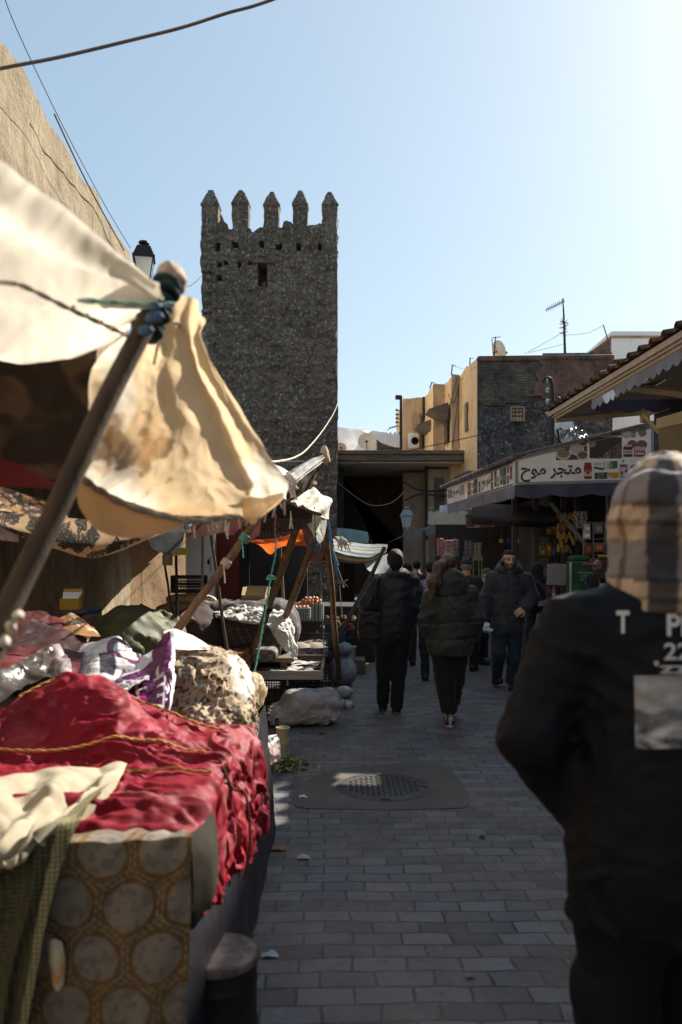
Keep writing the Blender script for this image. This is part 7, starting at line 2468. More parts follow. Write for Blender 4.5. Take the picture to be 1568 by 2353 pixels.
# striped bundle
def bundle_fn(p):
 d = rbox(p, (-1.12, 8.75, .88), (.56, .48, .27), .17, R(4))
 d = smin(d, ell(p, (-.72, 8.7, .86), (.26, .42, .28)), .1)
 w = np.stack([fbm(p * 3, 5, 2), fbm(p * 3, 6, 2), fbm(p * 3, 7, 2)], 1)
 return d - .012 * ridge(p * 6 + w, 9, 3) + .03 * fbm(p * 2, 4, 2)
def bundle_pat(V):
 s = V[:, 0] + .35 * V[:, 2] + .03 * fbm(V * 3, 5, 2)
 k = (s * 11) % 1
 c = np.tile((.085, .08, .095), (len(V), 1))
 c[(k < .12) | ((k > .2) & (k < .28))] = (.24, .17, .12)
 return c
mb = blob(bundle_fn, (-1.85, 8.0, .5), (-.3, 9.5, 1.32), .021, bundle_pat)
tag(mb.build('striped_bundle', M_cloth, loc=(-1.1, 8.75, .6), angle=180), 'big bundle wrapped in grey cloth with tan stripes on the second stall', 'bundle')
# sunlit white/foil cloth on the bundle
s_ = sheet([[(500, 1390, 8.8), (548, 1384, 8.9), (605, 1384, 8.9), (652, 1392, 8.85), (668, 1408, 8.8)], [(492, 1398, 8.35), (545, 1396, 8.25), (605, 1398, 8.2), (656, 1410, 8.2), (676, 1440, 8.25)],
   [(496, 1412, 8.08), (545, 1418, 8.0), (608, 1426, 7.97), (658, 1450, 7.98), (682, 1480, 8.08)], [(502, 1418, 8.05), (550, 1428, 7.97), (612, 1440, 7.93), (644, 1480, 7.93), (683, 1518, 7.98)]], 90, 80, .014, 7, 95, rg=.02, rf=9,
   pat=lambda u, v, q: mixc((.66, .66, .60), (.14, .14, .18), ss(.15, .4, nz(q, 9, 5)) * ss(.75, .4, u)), edge=.8)
tag(s_.build('white_cover', M_cloth, loc=P(630, 1400, 8.5), angle=180), 'sunlit white cloth thrown over the right end of the striped bundle', 'cloth')
# patterned textiles under
for k, (x0_, x1_, y, d, c1, c2, lab) in enumerate(((500, 585, 1508, 7.9, (.16, .06, .03), (.30, .15, .06), 'folded rust and brown kilim under the striped bundle'), (585, 640, 1500, 7.85, (.10, .10, .12), (.26, .2, .15), 'folded grey striped textile beside the kilim'))):
 ca_, cb_ = P(x0_, y, d), P(x1_, y, d)
 c = np.array((ca_ + cb_) / 2)
 h_ = ((cb_ - ca_).x / 2, .25, .07)
 mb = blob(lambda p: rbox(p, c, h_, .05) + .012 * fbm(p * 7, k, 3), c - np.array(h_) - .06, c + np.array(h_) + .06, .016, lambda V: mixc(c1, c2, ((np.sin(V[:, 0] * 60) * np.sin(V[:, 2] * 70)) > 0) * 1.0))
 tag(mb.build('folded_textile', M_cloth, loc=c), lab, 'textile')
# cartons
def carton(label, c, w, dp, h, rz, col, flaps, lab_side=None):
 t = T('cardboard_carton', label, 'carton', c)
 c = Vector(c)
 rm = Matrix.Rotation(rz, 3, 'Z')
 m = mat('carton_' + lab_side if lab_side else 'brown_carton', col, .8, .12, 5, .15, 60, dirt=tuple(x * .6 for x in col), dirt_s=3, dirt_a=.3)
 mb = MB()
 th = .006
 for (dx_, dy_, sx, sy) in ((0, -dp / 2, w, th), (0, dp / 2, w, th), (-w / 2, 0, th, dp - th * 2.2), (w / 2, 0, th, dp - th * 2.2)):
  mb.box(c + rm @ Vector((dx_, dy_, h / 2)), (sx, sy, h), (0, 0, rz))
 mb.box(c + Vector((0, 0, th)), (w - .014, dp - .014, th), (0, 0, rz))
 mb.build('box', m, t, smooth=False)
 for (side, ang_, ln) in flaps:
  mb = MB()
  if side in 'fb':
   s = -1 if side == 'f' else 1
   a0_ = Vector((0, s * dp / 2, h))
   dirv = Vector((0, s * math.cos(ang_), math.sin(ang_)))
   q4 = [a0_ + Vector((-w / 2, 0, .001)), a0_ + Vector((w / 2, 0, .001)), a0_ + Vector((w / 2, 0, .001)) + dirv * ln, a0_ + Vector((-w / 2, 0, .001)) + dirv * ln]
   nn_ = dirv.cross(Vector((1, 0, 0))) * th * .6
  else:
   s = -1 if side == 'l' else 1
   a0_ = Vector((s * w / 2, 0, h))
   dirv = Vector((s * math.cos(ang_), 0, math.sin(ang_)))
   q4 = [a0_ + Vector((0, -dp / 2, .001)), a0_ + Vector((0, dp / 2, .001)), a0_ + Vector((0, dp / 2, .001)) + dirv * ln, a0_ + Vector((0, -dp / 2, .001)) + dirv * ln]
   nn_ = dirv.cross(Vector((0, 1, 0))) * th * .6
  v_ = [c + rm @ x for x in q4] + [c + rm @ (x + nn_) for x in q4]
  mb.add(v_, [(0, 1, 2, 3), (4, 7, 6, 5), (0, 4, 5, 1), (1, 5, 6, 2), (2, 6, 7, 3), (3, 7, 4, 0)])
  mb.build('flap', m, t, smooth=False)
 return t
c = P(587, 1382, 8.7)
carton('open brown cardboard carton on top of the striped bundle', (c.x, c.y, PZ(1384, 8.7)), .27, .22, .085, R(-6), (.42, .32, .20), (('b', R(62), .11), ('r', R(75), .09), ('l', R(100), .09)))
c = P(163, 1398, 5.2)
yc = carton('small yellow carton with a white lid flap at the back wall, behind the maroon sheet', (c.x, c.y, PZ(1400, 5.2)), .125, .1, .075, R(8), (.40, .22, .03), (('b', R(70), .065), ('r', R(60), .05)), 'yellow')
mb = MB()
mb.box((c.x - .03, c.y - .052, PZ(1388, 5.2)), (.05, .004, .045), (0, 0, R(8)), col=(.5, .48, .45))
mb.box((c.x + .03, c.y - .046, PZ(1384, 5.2)), (.035, .004, .012), (0, 0, R(8)), col=(.04, .05, .10))
mb.build('printed_label', mat('goods_print'), yc)
mb = MB()
mb.box((c.x - .0, c.y + .02, PZ(1372, 5.2)), (.12, .005, .07), (R(-25), 0, R(8)), col=(.62, .60, .56))
mb.build('lid', mat('goods_print'), yc)
# black things, sacks and tarps in the back
mb = MB()
c = np.array(P(165, 1412, 5.0))
blob(lambda p: rbox(p, c, (.16, .12, .025), .02, R(-10), 0, R(-8)) + .008 * fbm(p * 9, 3, 2), c - .25, c + .25, .016, mb=mb)
tag(mb.build('blue_black_tray', mat('blue_black_plastic', (.025, .03, .05), .4, .2), loc=c), 'blue-black plastic tray below the yellow carton', 'tray')
def heap(name, label, cat, c, r, seed, m, rg=.03, fr=5, vox=.03, zmin=None, extra=None, pat=None):
 c = np.array(c)
 r = np.array(r)
 def fn(p):
  d = ell(p, c, r)
  if extra:
   for (cc_, rr_) in extra:
    d = smin(d, ell(p, np.array(cc_), rr_), .12)
  w = np.stack([fbm(p * fr * .5, seed, 2), fbm(p * fr * .5, seed + 1, 2), fbm(p * fr * .5, seed + 2, 2)], 1)
  d = d - rg * ridge(p * fr + w, seed + 3, 3) * .6 + rg * fbm(p * fr * .6, seed + 5, 2)
  return np.maximum(d, (zmin if zmin is not None else c[2] - r[2]) - p[:, 2])
 lo, hi = c - r - .12, c + r + .12
 if extra:
  for (cc_, rr_) in extra:
   lo = np.minimum(lo, np.array(cc_) - np.array(rr_) - .12)
   hi = np.maximum(hi, np.array(cc_) + np.array(rr_) + .12)
 mb = blob(fn, lo, hi, vox, pat)
 return tag(mb.build(name, m, loc=(c[0], c[1], zmin if zmin is not None else c[2] - r[2]), angle=180), label, cat)
M_olive = mat('olive_tarp', (.085, .088, .042), .6, .25, 5, .3, 14, .01)
heap('olive_tarp_heap', 'dark olive tarpaulin heap against the brown wall, left of the slanting pole', 'tarp', P(318, 1490, 6.2), (.34, .5, .29), 3, M_olive, .06, 4, .022, zmin=.4)
M_sack = mat('tan_sacking', (.36, .25, .14), .85, .2, 6, .3, 60, .004, weave=60)
heap('folded_sack', 'pale tan folded sack, upper of the sacks behind the slanting pole', 'sack', P(440, 1378, 8.6), (.27, .2, .06), 4, mat('pale_paper_sack', (.46, .38, .28), .8, .15), .015, 6, .02)
heap('folded_sack', 'brown folded sack, middle of the sacks behind the slanting pole', 'sack', P(425, 1400, 8.4), (.3, .22, .08), 5, M_sack, .015, 6, .02)
heap('folded_sack', 'dark brown sack, bottom of the sacks behind the slanting pole', 'sack', P(415, 1430, 8.2), (.34, .25, .12), 6, mat('dark_sacking', (.2, .13, .08), .85, .2, 6), .02, 5, .022)
heap('dark_bale', 'dark wrapped bale between the sacks and the striped bundle', 'bale', P(455, 1460, 8.3), (.3, .4, .33), 7, mat('dark_bale_cloth', (.075, .055, .05), .85, .2, 6), .02, 5, .025, zmin=.2)
def crate(label, c, w, dp, h, group='black plastic crates of the stalls', rz=0, m=None, name='plastic_crate'):
 """slatted plastic crate, c is the base centre"""
 t = T(name, label, 'crate', c, group)
 c = Vector(c)
 m = m or M_blackpl
 mb = MB()
 rm = Matrix.Rotation(rz, 3, 'Z')
 bx = lambda q_, d_: mb.box(c + rm @ Vector(q_), d_, (0, 0, rz))
 for z in (.015, h * .5, h - .015):
  for s in (-1, 1):
   bx((0, s * (dp / 2 - .008), z), (w - .034, .014, .03))
   bx((s * (w / 2 - .008), 0, z), (.014, dp - .034, .03))
 for s in (-1, 1):
  for e in (-1, 1):
   bx((s * (w / 2 - .008), e * (dp / 2 - .008), h / 2), (.018, .018, h))
 for zz in (h * .25, h * .75):
  hh = h * .5 - .032
  n_ = 12
  for k in range(1, n_):
   for s in (-1, 1):
    bx((-w / 2 + w * k / n_, s * (dp / 2 - .008), zz), (.008, .008, hh))
    bx((s * (w / 2 - .008), -dp / 2 + dp * k / n_, zz), (.008, .008, hh))
  for q_ in (-.25, .25):
   for s in (-1, 1):
    bx((0, s * (dp / 2 - .009), zz + q_ * hh), (w - .034, .006, .010))
 bx((0, 0, .006), (w - .04, dp - .04, .01))
 mb.build('frame', m, t, smooth=False)
 return t
g1, g2 = GP(612, 1640), GP(672, 1636)
crate('black slatted crate under the left end of the newspaper tray', (PX(612, 8.1), 8.1 + .17, 0), .33, .34, .36)
crate('black slatted crate under the right end of the newspaper tray', (PX(692, 8.3), 8.3 + .17, 0), .40, .34, .36)
c = P(435, 1362, 10.5)
crate('black crate hung high against the white wall by the meter box', (c.x, c.y, c.z), .45, .3, .24)
mb = crate('dark crate stack carrying the egg trays', (PX(715, 9.7), 9.8, 0), .55, .4, .42, m=mat('dark_crate_wood', (.07, .06, .055), .8, .3, 6))
crate('upper dark crate carrying the egg trays', (PX(715, 9.7), 9.8, .42), .54, .4, .45, m=mat('dark_crate_wood'))
# hanging bottle
hb = T('hanging_bottle', 'clear plastic bottle hanging upside the white wall edge on a string', 'bottle', P(385, 1293, 6.8))
mb = MB()
c = P(385, 1292, 6.8)
mb.lathe([(.001, 0), (.04, .002), (.046, .02), (.046, .085), (.036, .115), (.016, .14), (.014, .155), (.001, .156)], c - Vector((0, 0, .03)), 14)
mb.build('body', mat('clear_plastic', (.42, .38, .3), .15, .1, 5, .02, 30, spec=.6, trans=.5), hb)
mb = MB()
mb.lathe([(.017, .155), (.017, .175), (.001, .176)], c - Vector((0, 0, .03)), 12)
mb.tube([c + Vector((0, 0, .14)), c + Vector((0.01, 0, .22))], .003, 4)
mb.build('cap', M_iron, hb)
# newspaper tray on the crates
tr = T('display_tray', 'low wooden display tray lined with newspapers on black crates', 'tray', (PX(640, 8.2), 8.2, .37))
M_trayw = mat('pale_painted_wood', (.40, .34, .31), .75, .25, 4, .3, 30, .004, stretch=(.6, 3, 3), dirt=(.2, .14, .11), dirt_s=4)
xa, xb = PX(552, 7.8), PX(743, 7.8)
zf = PZ(1541, 7.8)
zb_ = PZ(1562, 7.8)
mb = MB()
mb.box(((xa + xb) / 2, 7.8, (zf + zb_) / 2), (xb - xa, .03, zf - zb_), bev=.004)
mb.build('front_board', M_trayw, tr)
mb = MB()
mb.box(((xa + xb) / 2, 8.75, zf - .03), (xb - xa, .03, .15), bev=.004)
mb.box((xb - .015, 8.27, zf - .045), (.03, .9, .11), bev=.004)
mb.box((xa + .015, 8.27, zf - .045), (.03, .9, .11), bev=.004)
mb.box(((xa + xb) / 2, 8.27, zb_ + .01), (xb - xa - .06, .9, .02))
mb.build('box', M_darkwood, tr)
def newspat(seed):
 def f(u, v, q):
  c = np.tile((.50, .44, .40), (len(u), 1))
  ln = (np.sin(v * 160) > .2) & (np.sin(u * 12 + seed) > -.7)
  c = np.where(ln[:, None], c * .72, c)
  k = (u > .55) & (u < .9) & (v > .2) & (v < .6)
  cc_ = [(.30, .08, .07), (.25, .30, .24), (.20, .22, .26)][seed % 3]
  c[k] = cc_
  return c
 return f
for k, (x, y, s, rz, lab) in enumerate(((-.92, 8.15, .26, .1, 'newspaper at the left end of the wooden tray'), (-.68, 8.2, .27, -.3, 'newspaper with a greenish picture in the middle of the tray'), (-.45, 8.05, .22, .25, 'newspaper with a red picture at the front of the tray'),
         (-.38, 8.4, .23, -.15, 'greyish newspaper at the right end of the tray'), (-.62, 8.5, .24, .5, 'crumpled newspaper at the back of the tray'))):
 rm = Matrix.Rotation(rz, 3, 'Z')
 z0_ = zb_ + .035 + .012 * k
 rows = [[Vector((x, y, z0_)) + rm @ Vector((a * s * .6, b * s * .8, .02 * random.random())) for a in (-1, 0, 1)] for b in (-1, 0, 1)]
 s_ = sheet(rows, 40, 40, .012, 5, 110 + k, pix=False, pat=newspat(k), rg=.006, rf=7)
 tag(s_.build('newspaper', M_cloth, loc=(x, y, z0_), angle=180), lab, 'newspaper')
# round tins behind
for k, (x, y, d, lab) in enumerate(((688, 1491, 9.1, 'round tin with lettering, left behind the tray'), (722, 1490, 9.2, 'round tin with lettering and heaped grain, right behind the tray'))):
 t = T('round_tin', lab, 'tin', (PX(x, d), d, .40))
 mb = MB()
 c = Vector((PX(x, d), d, PZ(1508, d)))
 mb.lathe([(.001, 0), (.17, .002), (.17, .11), (.175, .115), (.165, .118), (.16, .10), (.001, .1)], c, 28)
 mb.build('body', mat('dull_tin', (.17, .16, .17), .5, .2, 8, metal=.3), t)
 mb = MB()
 mb.lathe([(.158, .1), (.12, .135), (.05, .165), (.001, .168)], c, 24)
 mb.build('grain', mat('grain_heap', (.30, .25, .19), .9, .4, 60, .5, 120, .006), t)
 mb = MB()
 v_, f_ = copy_text(['TOMA', 'ARA'][k], .07)
 mb.add([c + Vector((.172 * math.sin(q_[0] / .172 - .55), -.172 * math.cos(q_[0] / .172 - .55) - .002, .03 + q_[1])) for q_ in v_], f_, 0, (.45, .43, .42))
 mb.build('lettering', M_print, t, smooth=False)
heap('grain_basin', 'shallow basin of pale grain behind the round tins', 'basin', P(718, 1478, 9.6), (.2, .2, .05), 8, mat('grain_heap'), .01, 8, .02)
mb = MB()
c = P(635, 1495, 8.9)
mb.lathe([(.001, -.1), (.028, -.1), (.028, .12), (.02, .125), (.001, .125)], c, 12)
tag(mb.build('black_bottle', mat('dark_glass'), loc=c), 'black bottle standing behind the tray next to the slanting pole', 'bottle')
# eggs on grey-green pulp trays
M_pulp = mat('pulp_tray', (.20, .24, .20), .9, .2, 30, .3, 60, .004)
def eggtray(label, c, w, dp):
 mb = MB()
 n_ = 7
 c = Vector(c)
 nn = 6
 N2x, N2y = n_ * nn, 5 * nn
 v_ = []
 for j in range(N2y + 1):
  for i in range(N2x + 1):
   x, y = i / N2x, j / N2y
   z = .022 * math.sin(x * n_ * math.pi * 2 - 1.57) * math.sin(y * 5 * math.pi * 2 - 1.57)
   v_.append(c + Vector(((x - .5) * w, (y - .5) * dp, z + .022)))
 mb.add(v_, [(j * (N2x + 1) + i, j * (N2x + 1) + i + 1, (j + 1) * (N2x + 1) + i + 1, (j + 1) * (N2x + 1) + i) for j in range(N2y) for i in range(N2x)])
 for k in range(n_):
  for s in (-1, 1):
   mb.lathe([(.012, 0), (.022, .04), (.020, .046)], c + Vector(((k + .5) / n_ * w - w / 2, s * dp * .49, -.002)), 8)
 for k in range(5):
  for s in (-1, 1):
   mb.lathe([(.012, 0), (.022, .04), (.020, .046)], c + Vector((s * w * .49, (k + .5) / 5 * dp - dp / 2, -.002)), 8)
 return tag(mb.build('egg_tray', M_pulp, loc=c), label, 'egg tray', 'grey-green egg trays')
ex_, ey_ = PX(712, 9.6), 9.65
zt_ = PZ(1392, 9.5)
ords = ['top', 'second', 'third', 'fourth', 'fifth', 'bottom']
for k in range(6):
 eggtray('grey-green pulp egg tray, ' + ords[k] + ' of the tall back stack', (ex_, ey_, zt_ - .03 - k * .033), .32, .30)
fx, fy = PX(688, 9.2), 9.28
zf_ = PZ(1400, 9.2)
for k in range(4):
 eggtray('grey-green pulp egg tray, ' + ['top', 'second', 'third', 'bottom'][k] + ' of the low front stack', (fx, fy, zf_ - .03 - k * .033), .24, .2)
M_egg = mat('brown_eggshell', (.52, .22, .13), .5, .12, 5, .05, 60, spec=.4)
mb = MB()
mb.lathe([(.001, -.027), (.012, -.024), (.019, -.014), (.0215, 0), (.020, .012), (.014, .024), (.006, .030), (.001, .031)], (0, 0, 0), 12)
egg0 = mb.build('egg', M_egg, loc=(0, 0, 0))
tag(egg0, 'brown egg heaped on the tall back stack of egg trays', 'egg', 'eggs on the tall stack')
first = True
for lay, (nx_, ny_) in enumerate(((7, 6), (6, 5), (4, 4))):
 for i in range(nx_):
  for j in range(ny_):
   if lay == 2 and random.random() < .3:
    continue
   loc = (ex_ + (i - (nx_ - 1) / 2) * .045 + random.uniform(-.006, .006) + (.02 if lay else 0), ey_ + (j - (ny_ - 1) / 2) * .05 + random.uniform(-.006, .006), zt_ + .012 + lay * .034)
   if first:
    egg0.location = loc
    first = False
    continue
   e = egg0.copy()
   COL.objects.link(e)
   e.location = loc
   e.rotation_euler = (random.uniform(-.7, .7), random.uniform(-.7, .7), 0)
for i in range(5):
 for j in range(3):
  e = egg0.copy()
  COL.objects.link(e)
  e.location = (fx + (i - 2) * .045 + random.uniform(-.004, .004), fy + (j - 1) * .05, zf_ + .012)
  e.rotation_euler = (random.uniform(-.5, .5), random.uniform(-.5, .5), 0)
  e['label'] = 'brown egg on the low front stack of egg trays'
  e['group'] = 'eggs on the low stack'
# sacks on the alley paving
M_sackg = mat('grey_woven_sack', (1, 1, 1), .5, .25, 5, .3, 30, .006, weave=80, vcol=True, dirt=(.14, .12, .11), dirt_s=4, dirt_a=.6)
M_sackb = mat('blue_grey_sack', (.27, .29, .32), .65, .2, 5, .3, 25, .006, dirt=(.13, .12, .12), dirt_s=4, dirt_a=.5)
bs = GP(715, 1668)
def sack_fn(p):
 c0_ = np.array([bs.x, bs.y + .08, .155])
 d = rbox(p, c0_, (.27, .19, .15), .11, R(12))
 d = smin(d, cap(p, c0_ + A3(.2, .05, .02), c0_ + A3(.33, .08, .02), .12, .035), .08)
 d = smin(d, ell(p, c0_ + A3(.37, .09, .01), (.045, .05, .035)), .02)
 d = smin(d, rbox(p, c0_ + A3(-.29, -.05, -.055), (.1, .16, .07), .05, R(12)), .05)
 w = np.stack([fbm(p * 4, 5, 2), fbm(p * 4, 6, 2), fbm(p * 4, 7, 2)], 1)
 return np.maximum(d - .016 * ridge(p * np.array([2.4, 5, 7]) + w * .8, 9, 3, .5) + .02 * fbm(p * 3, 4, 2), .003 - p[:, 2])
_sk = sack_fn
def sack_fn(p):
 a = np.arctan2(p[:, 2] - .24, p[:, 1] - bs.y - .15)
 return _sk(p) - .010 * np.sin(a * 10 + 2 * fbm(p * 5, 3, 2)) * np.exp(-((p[:, 0] - bs.x - .25) / .1) ** 2)
def sack_pat(V):
 t = V[:, 1] + .25 * V[:, 0] + .02 * fbm(V * 5, 6, 2)
 k = (np.abs(t - bs.y - .02) < .022) | (np.abs(t - bs.y - .12) < .010)
 return np.where(k[:, None], np.array((.20, .24, .27)), np.array((.40, .37, .35)))
bsk = T('woven_sack', 'big torn grey woven sack lying on the paving in front of the crates', 'sack', (bs.x, bs.y, 0))
mb = blob(sack_fn, (bs.x - .55, bs.y - .35, -.02), (bs.x + .55, bs.y + .5, .5), .013, sack_pat)
mb.build('body', mat('striped_woven_sack', (1, 1, 1), .5, .25, 5, .3, 30, .006, vcol=True) if 0 else M_sackg, bsk, angle=180)
mb = MB()
mb.tube([(bs.x + .335, bs.y + .165 + .045 * math.cos(k * .7), .175 + .04 * math.sin(k * .7)) for k in range(19)], .008, 6)
mb.build('tie', mat('pink_tie', (.30, .10, .12), .7), bsk)
mb = MB()
for k in range(60):
 q_ = Vector((bs.x - .36 + random.uniform(-.03, .03), bs.y - .02 + random.uniform(-.15, .15), random.uniform(.04, .17)))
 mb.tube([q_, q_ + Vector((random.uniform(-.06, -.01), random.uniform(-.02, .02), random.uniform(-.03, .04)))], .0018, 4)
mb.build('frayed_end', M_ropew, bsk)
ks = GP(786, 1578)
def ksack(p):
 c0_ = np.array([ks.x, ks.y + .15, 0])
 d = smin(ell(p, c0_ + A3(0, 0, .17), (.20, .19, .19)), cap(p, c0_ + A3(0, 0, .25), c0_ + A3(.02, 0, .38), .10, .035), .06)
 d = smin(d, ell(p, c0_ + A3(.03, 0, .47), (.11, .1, .085)), .03)
 a = np.arctan2(p[:, 1] - c0_[1], p[:, 0] - c0_[0])
 d = d - .008 * np.sin(a * 13 + fbm(p * 4, 5, 2) * 2) * ss(.1, .3, p[:, 2])
 return np.maximum(d + .015 * fbm(p * 5, 3, 3), .003 - p[:, 2])
mb = blob(ksack, (ks.x - .3, ks.y - .15, -.02), (ks.x + .3, ks.y + .45, .62), .013)
kk = T('knotted_sack', 'knotted blue-grey sack standing upright at the end of the tray', 'sack', (ks.x, ks.y, 0))
mb.build('body', M_sackb, kk, angle=180)
mb = MB()
mb.tube([(ks.x - .06, ks.y + .03, .38), (ks.x + .02, ks.y - .0 + .1, .375), (ks.x + .09, ks.y + .1, .39)], .012, 6, sm=4)
mb.tube([(ks.x - .1, ks.y - .05, .3), (ks.x - .12, ks.y - .06, .15), (ks.x - .11, ks.y - .08, .02)], .008, 5, sm=4)
mb.build('tie', mat('pink_tie', (.30, .10, .12), .7), kk)
heap('white_bag', 'small white plastic bag lying between the knotted sack and the big torn sack', 'bag', GP(792, 1606) + Vector((0, .1, .06)), (.10, .1, .07), 14, mat('dull_white_plastic', (.42, .44, .46), .5, .1, 6), .012, 9, .012, zmin=.003)
heap('grey_sack', 'low grey sack on the paving behind the knotted sack', 'sack', GP(840, 1500) + Vector((0, .15, .1)), (.17, .15, .12), 15, M_sackb, .02, 7, .02, zmin=.003)
bk = T('white_bucket', 'white bucket of grain at the dark far end of the stalls', 'bucket', GP(800, 1500))
c = Vector((PX(800, 11), 11, .0))
mb = MB()
mb.box((c.x, c.y + .1, .1), (.5, .4, .2), bev=.01)
mb.build('plinth', M_darkwood, bk)
mb = MB()
mb.lathe([(.001, .2), (.10, .202), (.12, .38), (.125, .385), (.115, .388), (.11, .36), (.001, .35)], c, 20)
mb.build('body', mat('bucket_plastic', (.48, .47, .44), .5, .1), bk)
# dark produce stall at the far left end
ds = T('produce_stall', 'unlit produce stall with sloping heaps behind the upright corner pole', 'stall', (PX(790, 13), 13, 0))
mb = MB()
mb.box((-.2, 12.8, .45), (1.5, 1.2, .9), bev=.02)
mb.box((-1.2, 13.6, 1.2), (1.2, .1, 2.4))
mb.build('counter', M_dk if 'M_dk' in globals() else M_darkwood, ds)
for k in range(5):
 crate(['dark produce crate at the near end of the far stall', 'dark produce crate next along the far stall', 'middle dark produce crate of the far stall', 'dark produce crate deep in the far stall', 'deepest dark produce crate of the far stall'][k],
   (-.15 + .12 * math.sin(k), 11.3 + k * .5, .35 + .07 * k), .42, .4, .22, 'produce crates of the far stall', R(8 * k), mat('dim_blue_plastic', (.05, .07, .10), .5, .2))
for k in range(70):
 cc_ = random.choice([(.16, .03, .02), (.05, .09, .03), (.20, .09, .02), (.1, .12, .05)])
 mb = MB()
 r_ = random.uniform(.03, .05)
 c = Vector((-.15 + random.uniform(-.22, .35), 11.2 + random.uniform(0, 2.0), 0))
 c.z = .60 + .14 * (c.y - 11.3) + random.uniform(-.02, .04)
 mb.ball(c, (r_, r_, r_ * .9), 9, col=cc_)
 tag(mb.build('vegetable', mat('leaf_mix'), loc=c), 'small round vegetable in the dim produce crates of the far stall', 'vegetable', 'vegetables in the far produce stall')
# ================================================================ people
def C2(zx, zy):
 return ((1300 + zx / 1.7422) * .57436, (2000 + zy / 1.7422) * .57436)
def C8(zx, zy):
 return ((2000 + zx / 1.7425) * .57436, (1750 + zy / 1.7425) * .57436)
def C9(zx, zy):
 return ((1780 + zx / 2.24) * .57436, (2080 + zy / 2.24) * .57436)
M_skin = mat('skin', (1, 1, 1), .5, .06, 30, .06, 120, .001, vcol=True, spec=.4)
M_hair = mat('dark_hair', (.014, .010, .009), .6, .3, 14, .8, 160, .006, spec=.25, stretch=(5, 5, .8))
M_hairb = mat('long_brown_hair', (.075, .036, .02), .4, .35, 14, .6, 160, .004, spec=.5, stretch=(6, 6, .5))
M_shoe = mat('black_shoe', (.018, .017, .017), .45, .2, 9, .1, 60)
def cloth_m(name, col, rough=.85, bs=90, sheen=.15, bump=.25):
 return mat(name, col, rough, .22, 7, bump, bs, .004, sheen=sheen)
def frame(yaw):
 """local head frame: right, front, up (yaw 0 faces the camera, -y)"""
 c, s = math.cos(yaw), math.sin(yaw)
 return np.array([[c, s, 0], [-s, c, 0], [0, 0, 1.0]])
def hl(p, c, yaw, s=1.0, pitch=0):
 q = (p - np.asarray(c)) @ frame(yaw).T / s
 if pitch:
  q = q @ np.array(Matrix.Rotation(pitch, 3, 'X'))
 return q
def head_sdf(p, c, yaw, s=1.0, pitch=0):
 q = hl(p, c, yaw, s, pitch)
 d = ell(q, (0, .012, .03), (.074, .094, .088))
 d = smin(d, ell(q, (0, -.022, -.05), (.057, .068, .075)), .035)
 d = smin(d, ell(q, (0, -.052, -.098), (.03, .03, .025)), .03)
 d = smin(d, cap(q, A3(0, -.088, .005), A3(0, -.107, -.032), .009, .014), .014)
 for e in (-1, 1):
  d = smin(d, ell(q, (e * .078, .012, -.012), (.010, .022, .032)), .008)
  d = -smin(-d, ell(q, (e * .032, -.098, .002), (.017, .016, .012)), .012)
  d = smin(d, cap(q, A3(e * .014, -.089, .018), A3(e * .05, -.078, .019), .007), .010)
 d = smin(d, ell(q, (0, -.087, -.066), (.024, .012, .006)), .007)
 d = smin(d, ell(q, (0, -.084, -.078), (.020, .012, .007)), .006)
 return d * s
def hand_sdf(p, w, dr, nrm, s=1.0, curl=.5, side=1):
 """w wrist, dr direction to the knuckles, nrm out of the back of the hand"""
 dr = np.array(Vector(dr).normalized())
 nrm = np.array(Vector(nrm).normalized())
 nrm = nrm - dr * (dr @ nrm)
 nrm /= np.linalg.norm(nrm)
 lat = np.cross(dr, nrm) * side
 w = np.asarray(w, float)
 d = cap(p, w - dr * .03 * s, w + dr * .02 * s, .026 * s, .028 * s)
 q = np.stack([(p - w) @ lat, (p - w) @ nrm, (p - w) @ dr], 1) / s
 d = smin(d, rbox(q, (0, 0, .055), (.041, .014, .042), .013) * s, .015)
 for k, (o, ln) in enumerate(((.031, .072), (.0105, .08), (-.0105, .075), (-.030, .058))):
  a = np.array([o, 0, .092])
  c1, c2 = curl, curl * 2.1
  b = a + np.array([o * .1, -math.sin(c1), math.cos(c1)]) * ln * .5
  c = b + np.array([0, -math.sin(c2), math.cos(c2)]) * ln * .5
  d = np.minimum(d, smin(cap(q, a, b, .0092, .0085), cap(q, b, c, .0085, .007), .004) * s)
 a, b, c = A3(.036, -.004, .02), A3(.062, -.014, .055), A3(.056, -.026, .088)
 d = smin(d, smin(cap(q, a, b, .013, .011), cap(q, b, c, .011, .008), .004) * s, .008)
 return d
def limb(p, a, b, c, r, k=.05):
 return smin(cap(p, a, b, r[0], r[1]), cap(p, b, c, r[1], r[2]), k)
def wrk(p, seed, f=5, stretch=(1, 1, 1)):
 q = p * np.array(stretch)
 w = np.stack([fbm(q * f * .5, seed, 2), fbm(q * f * .5, seed + 1, 2), fbm(q * f * .5, seed + 2, 2)], 1)
 return ridge(q * f + w, seed + 3, 3)
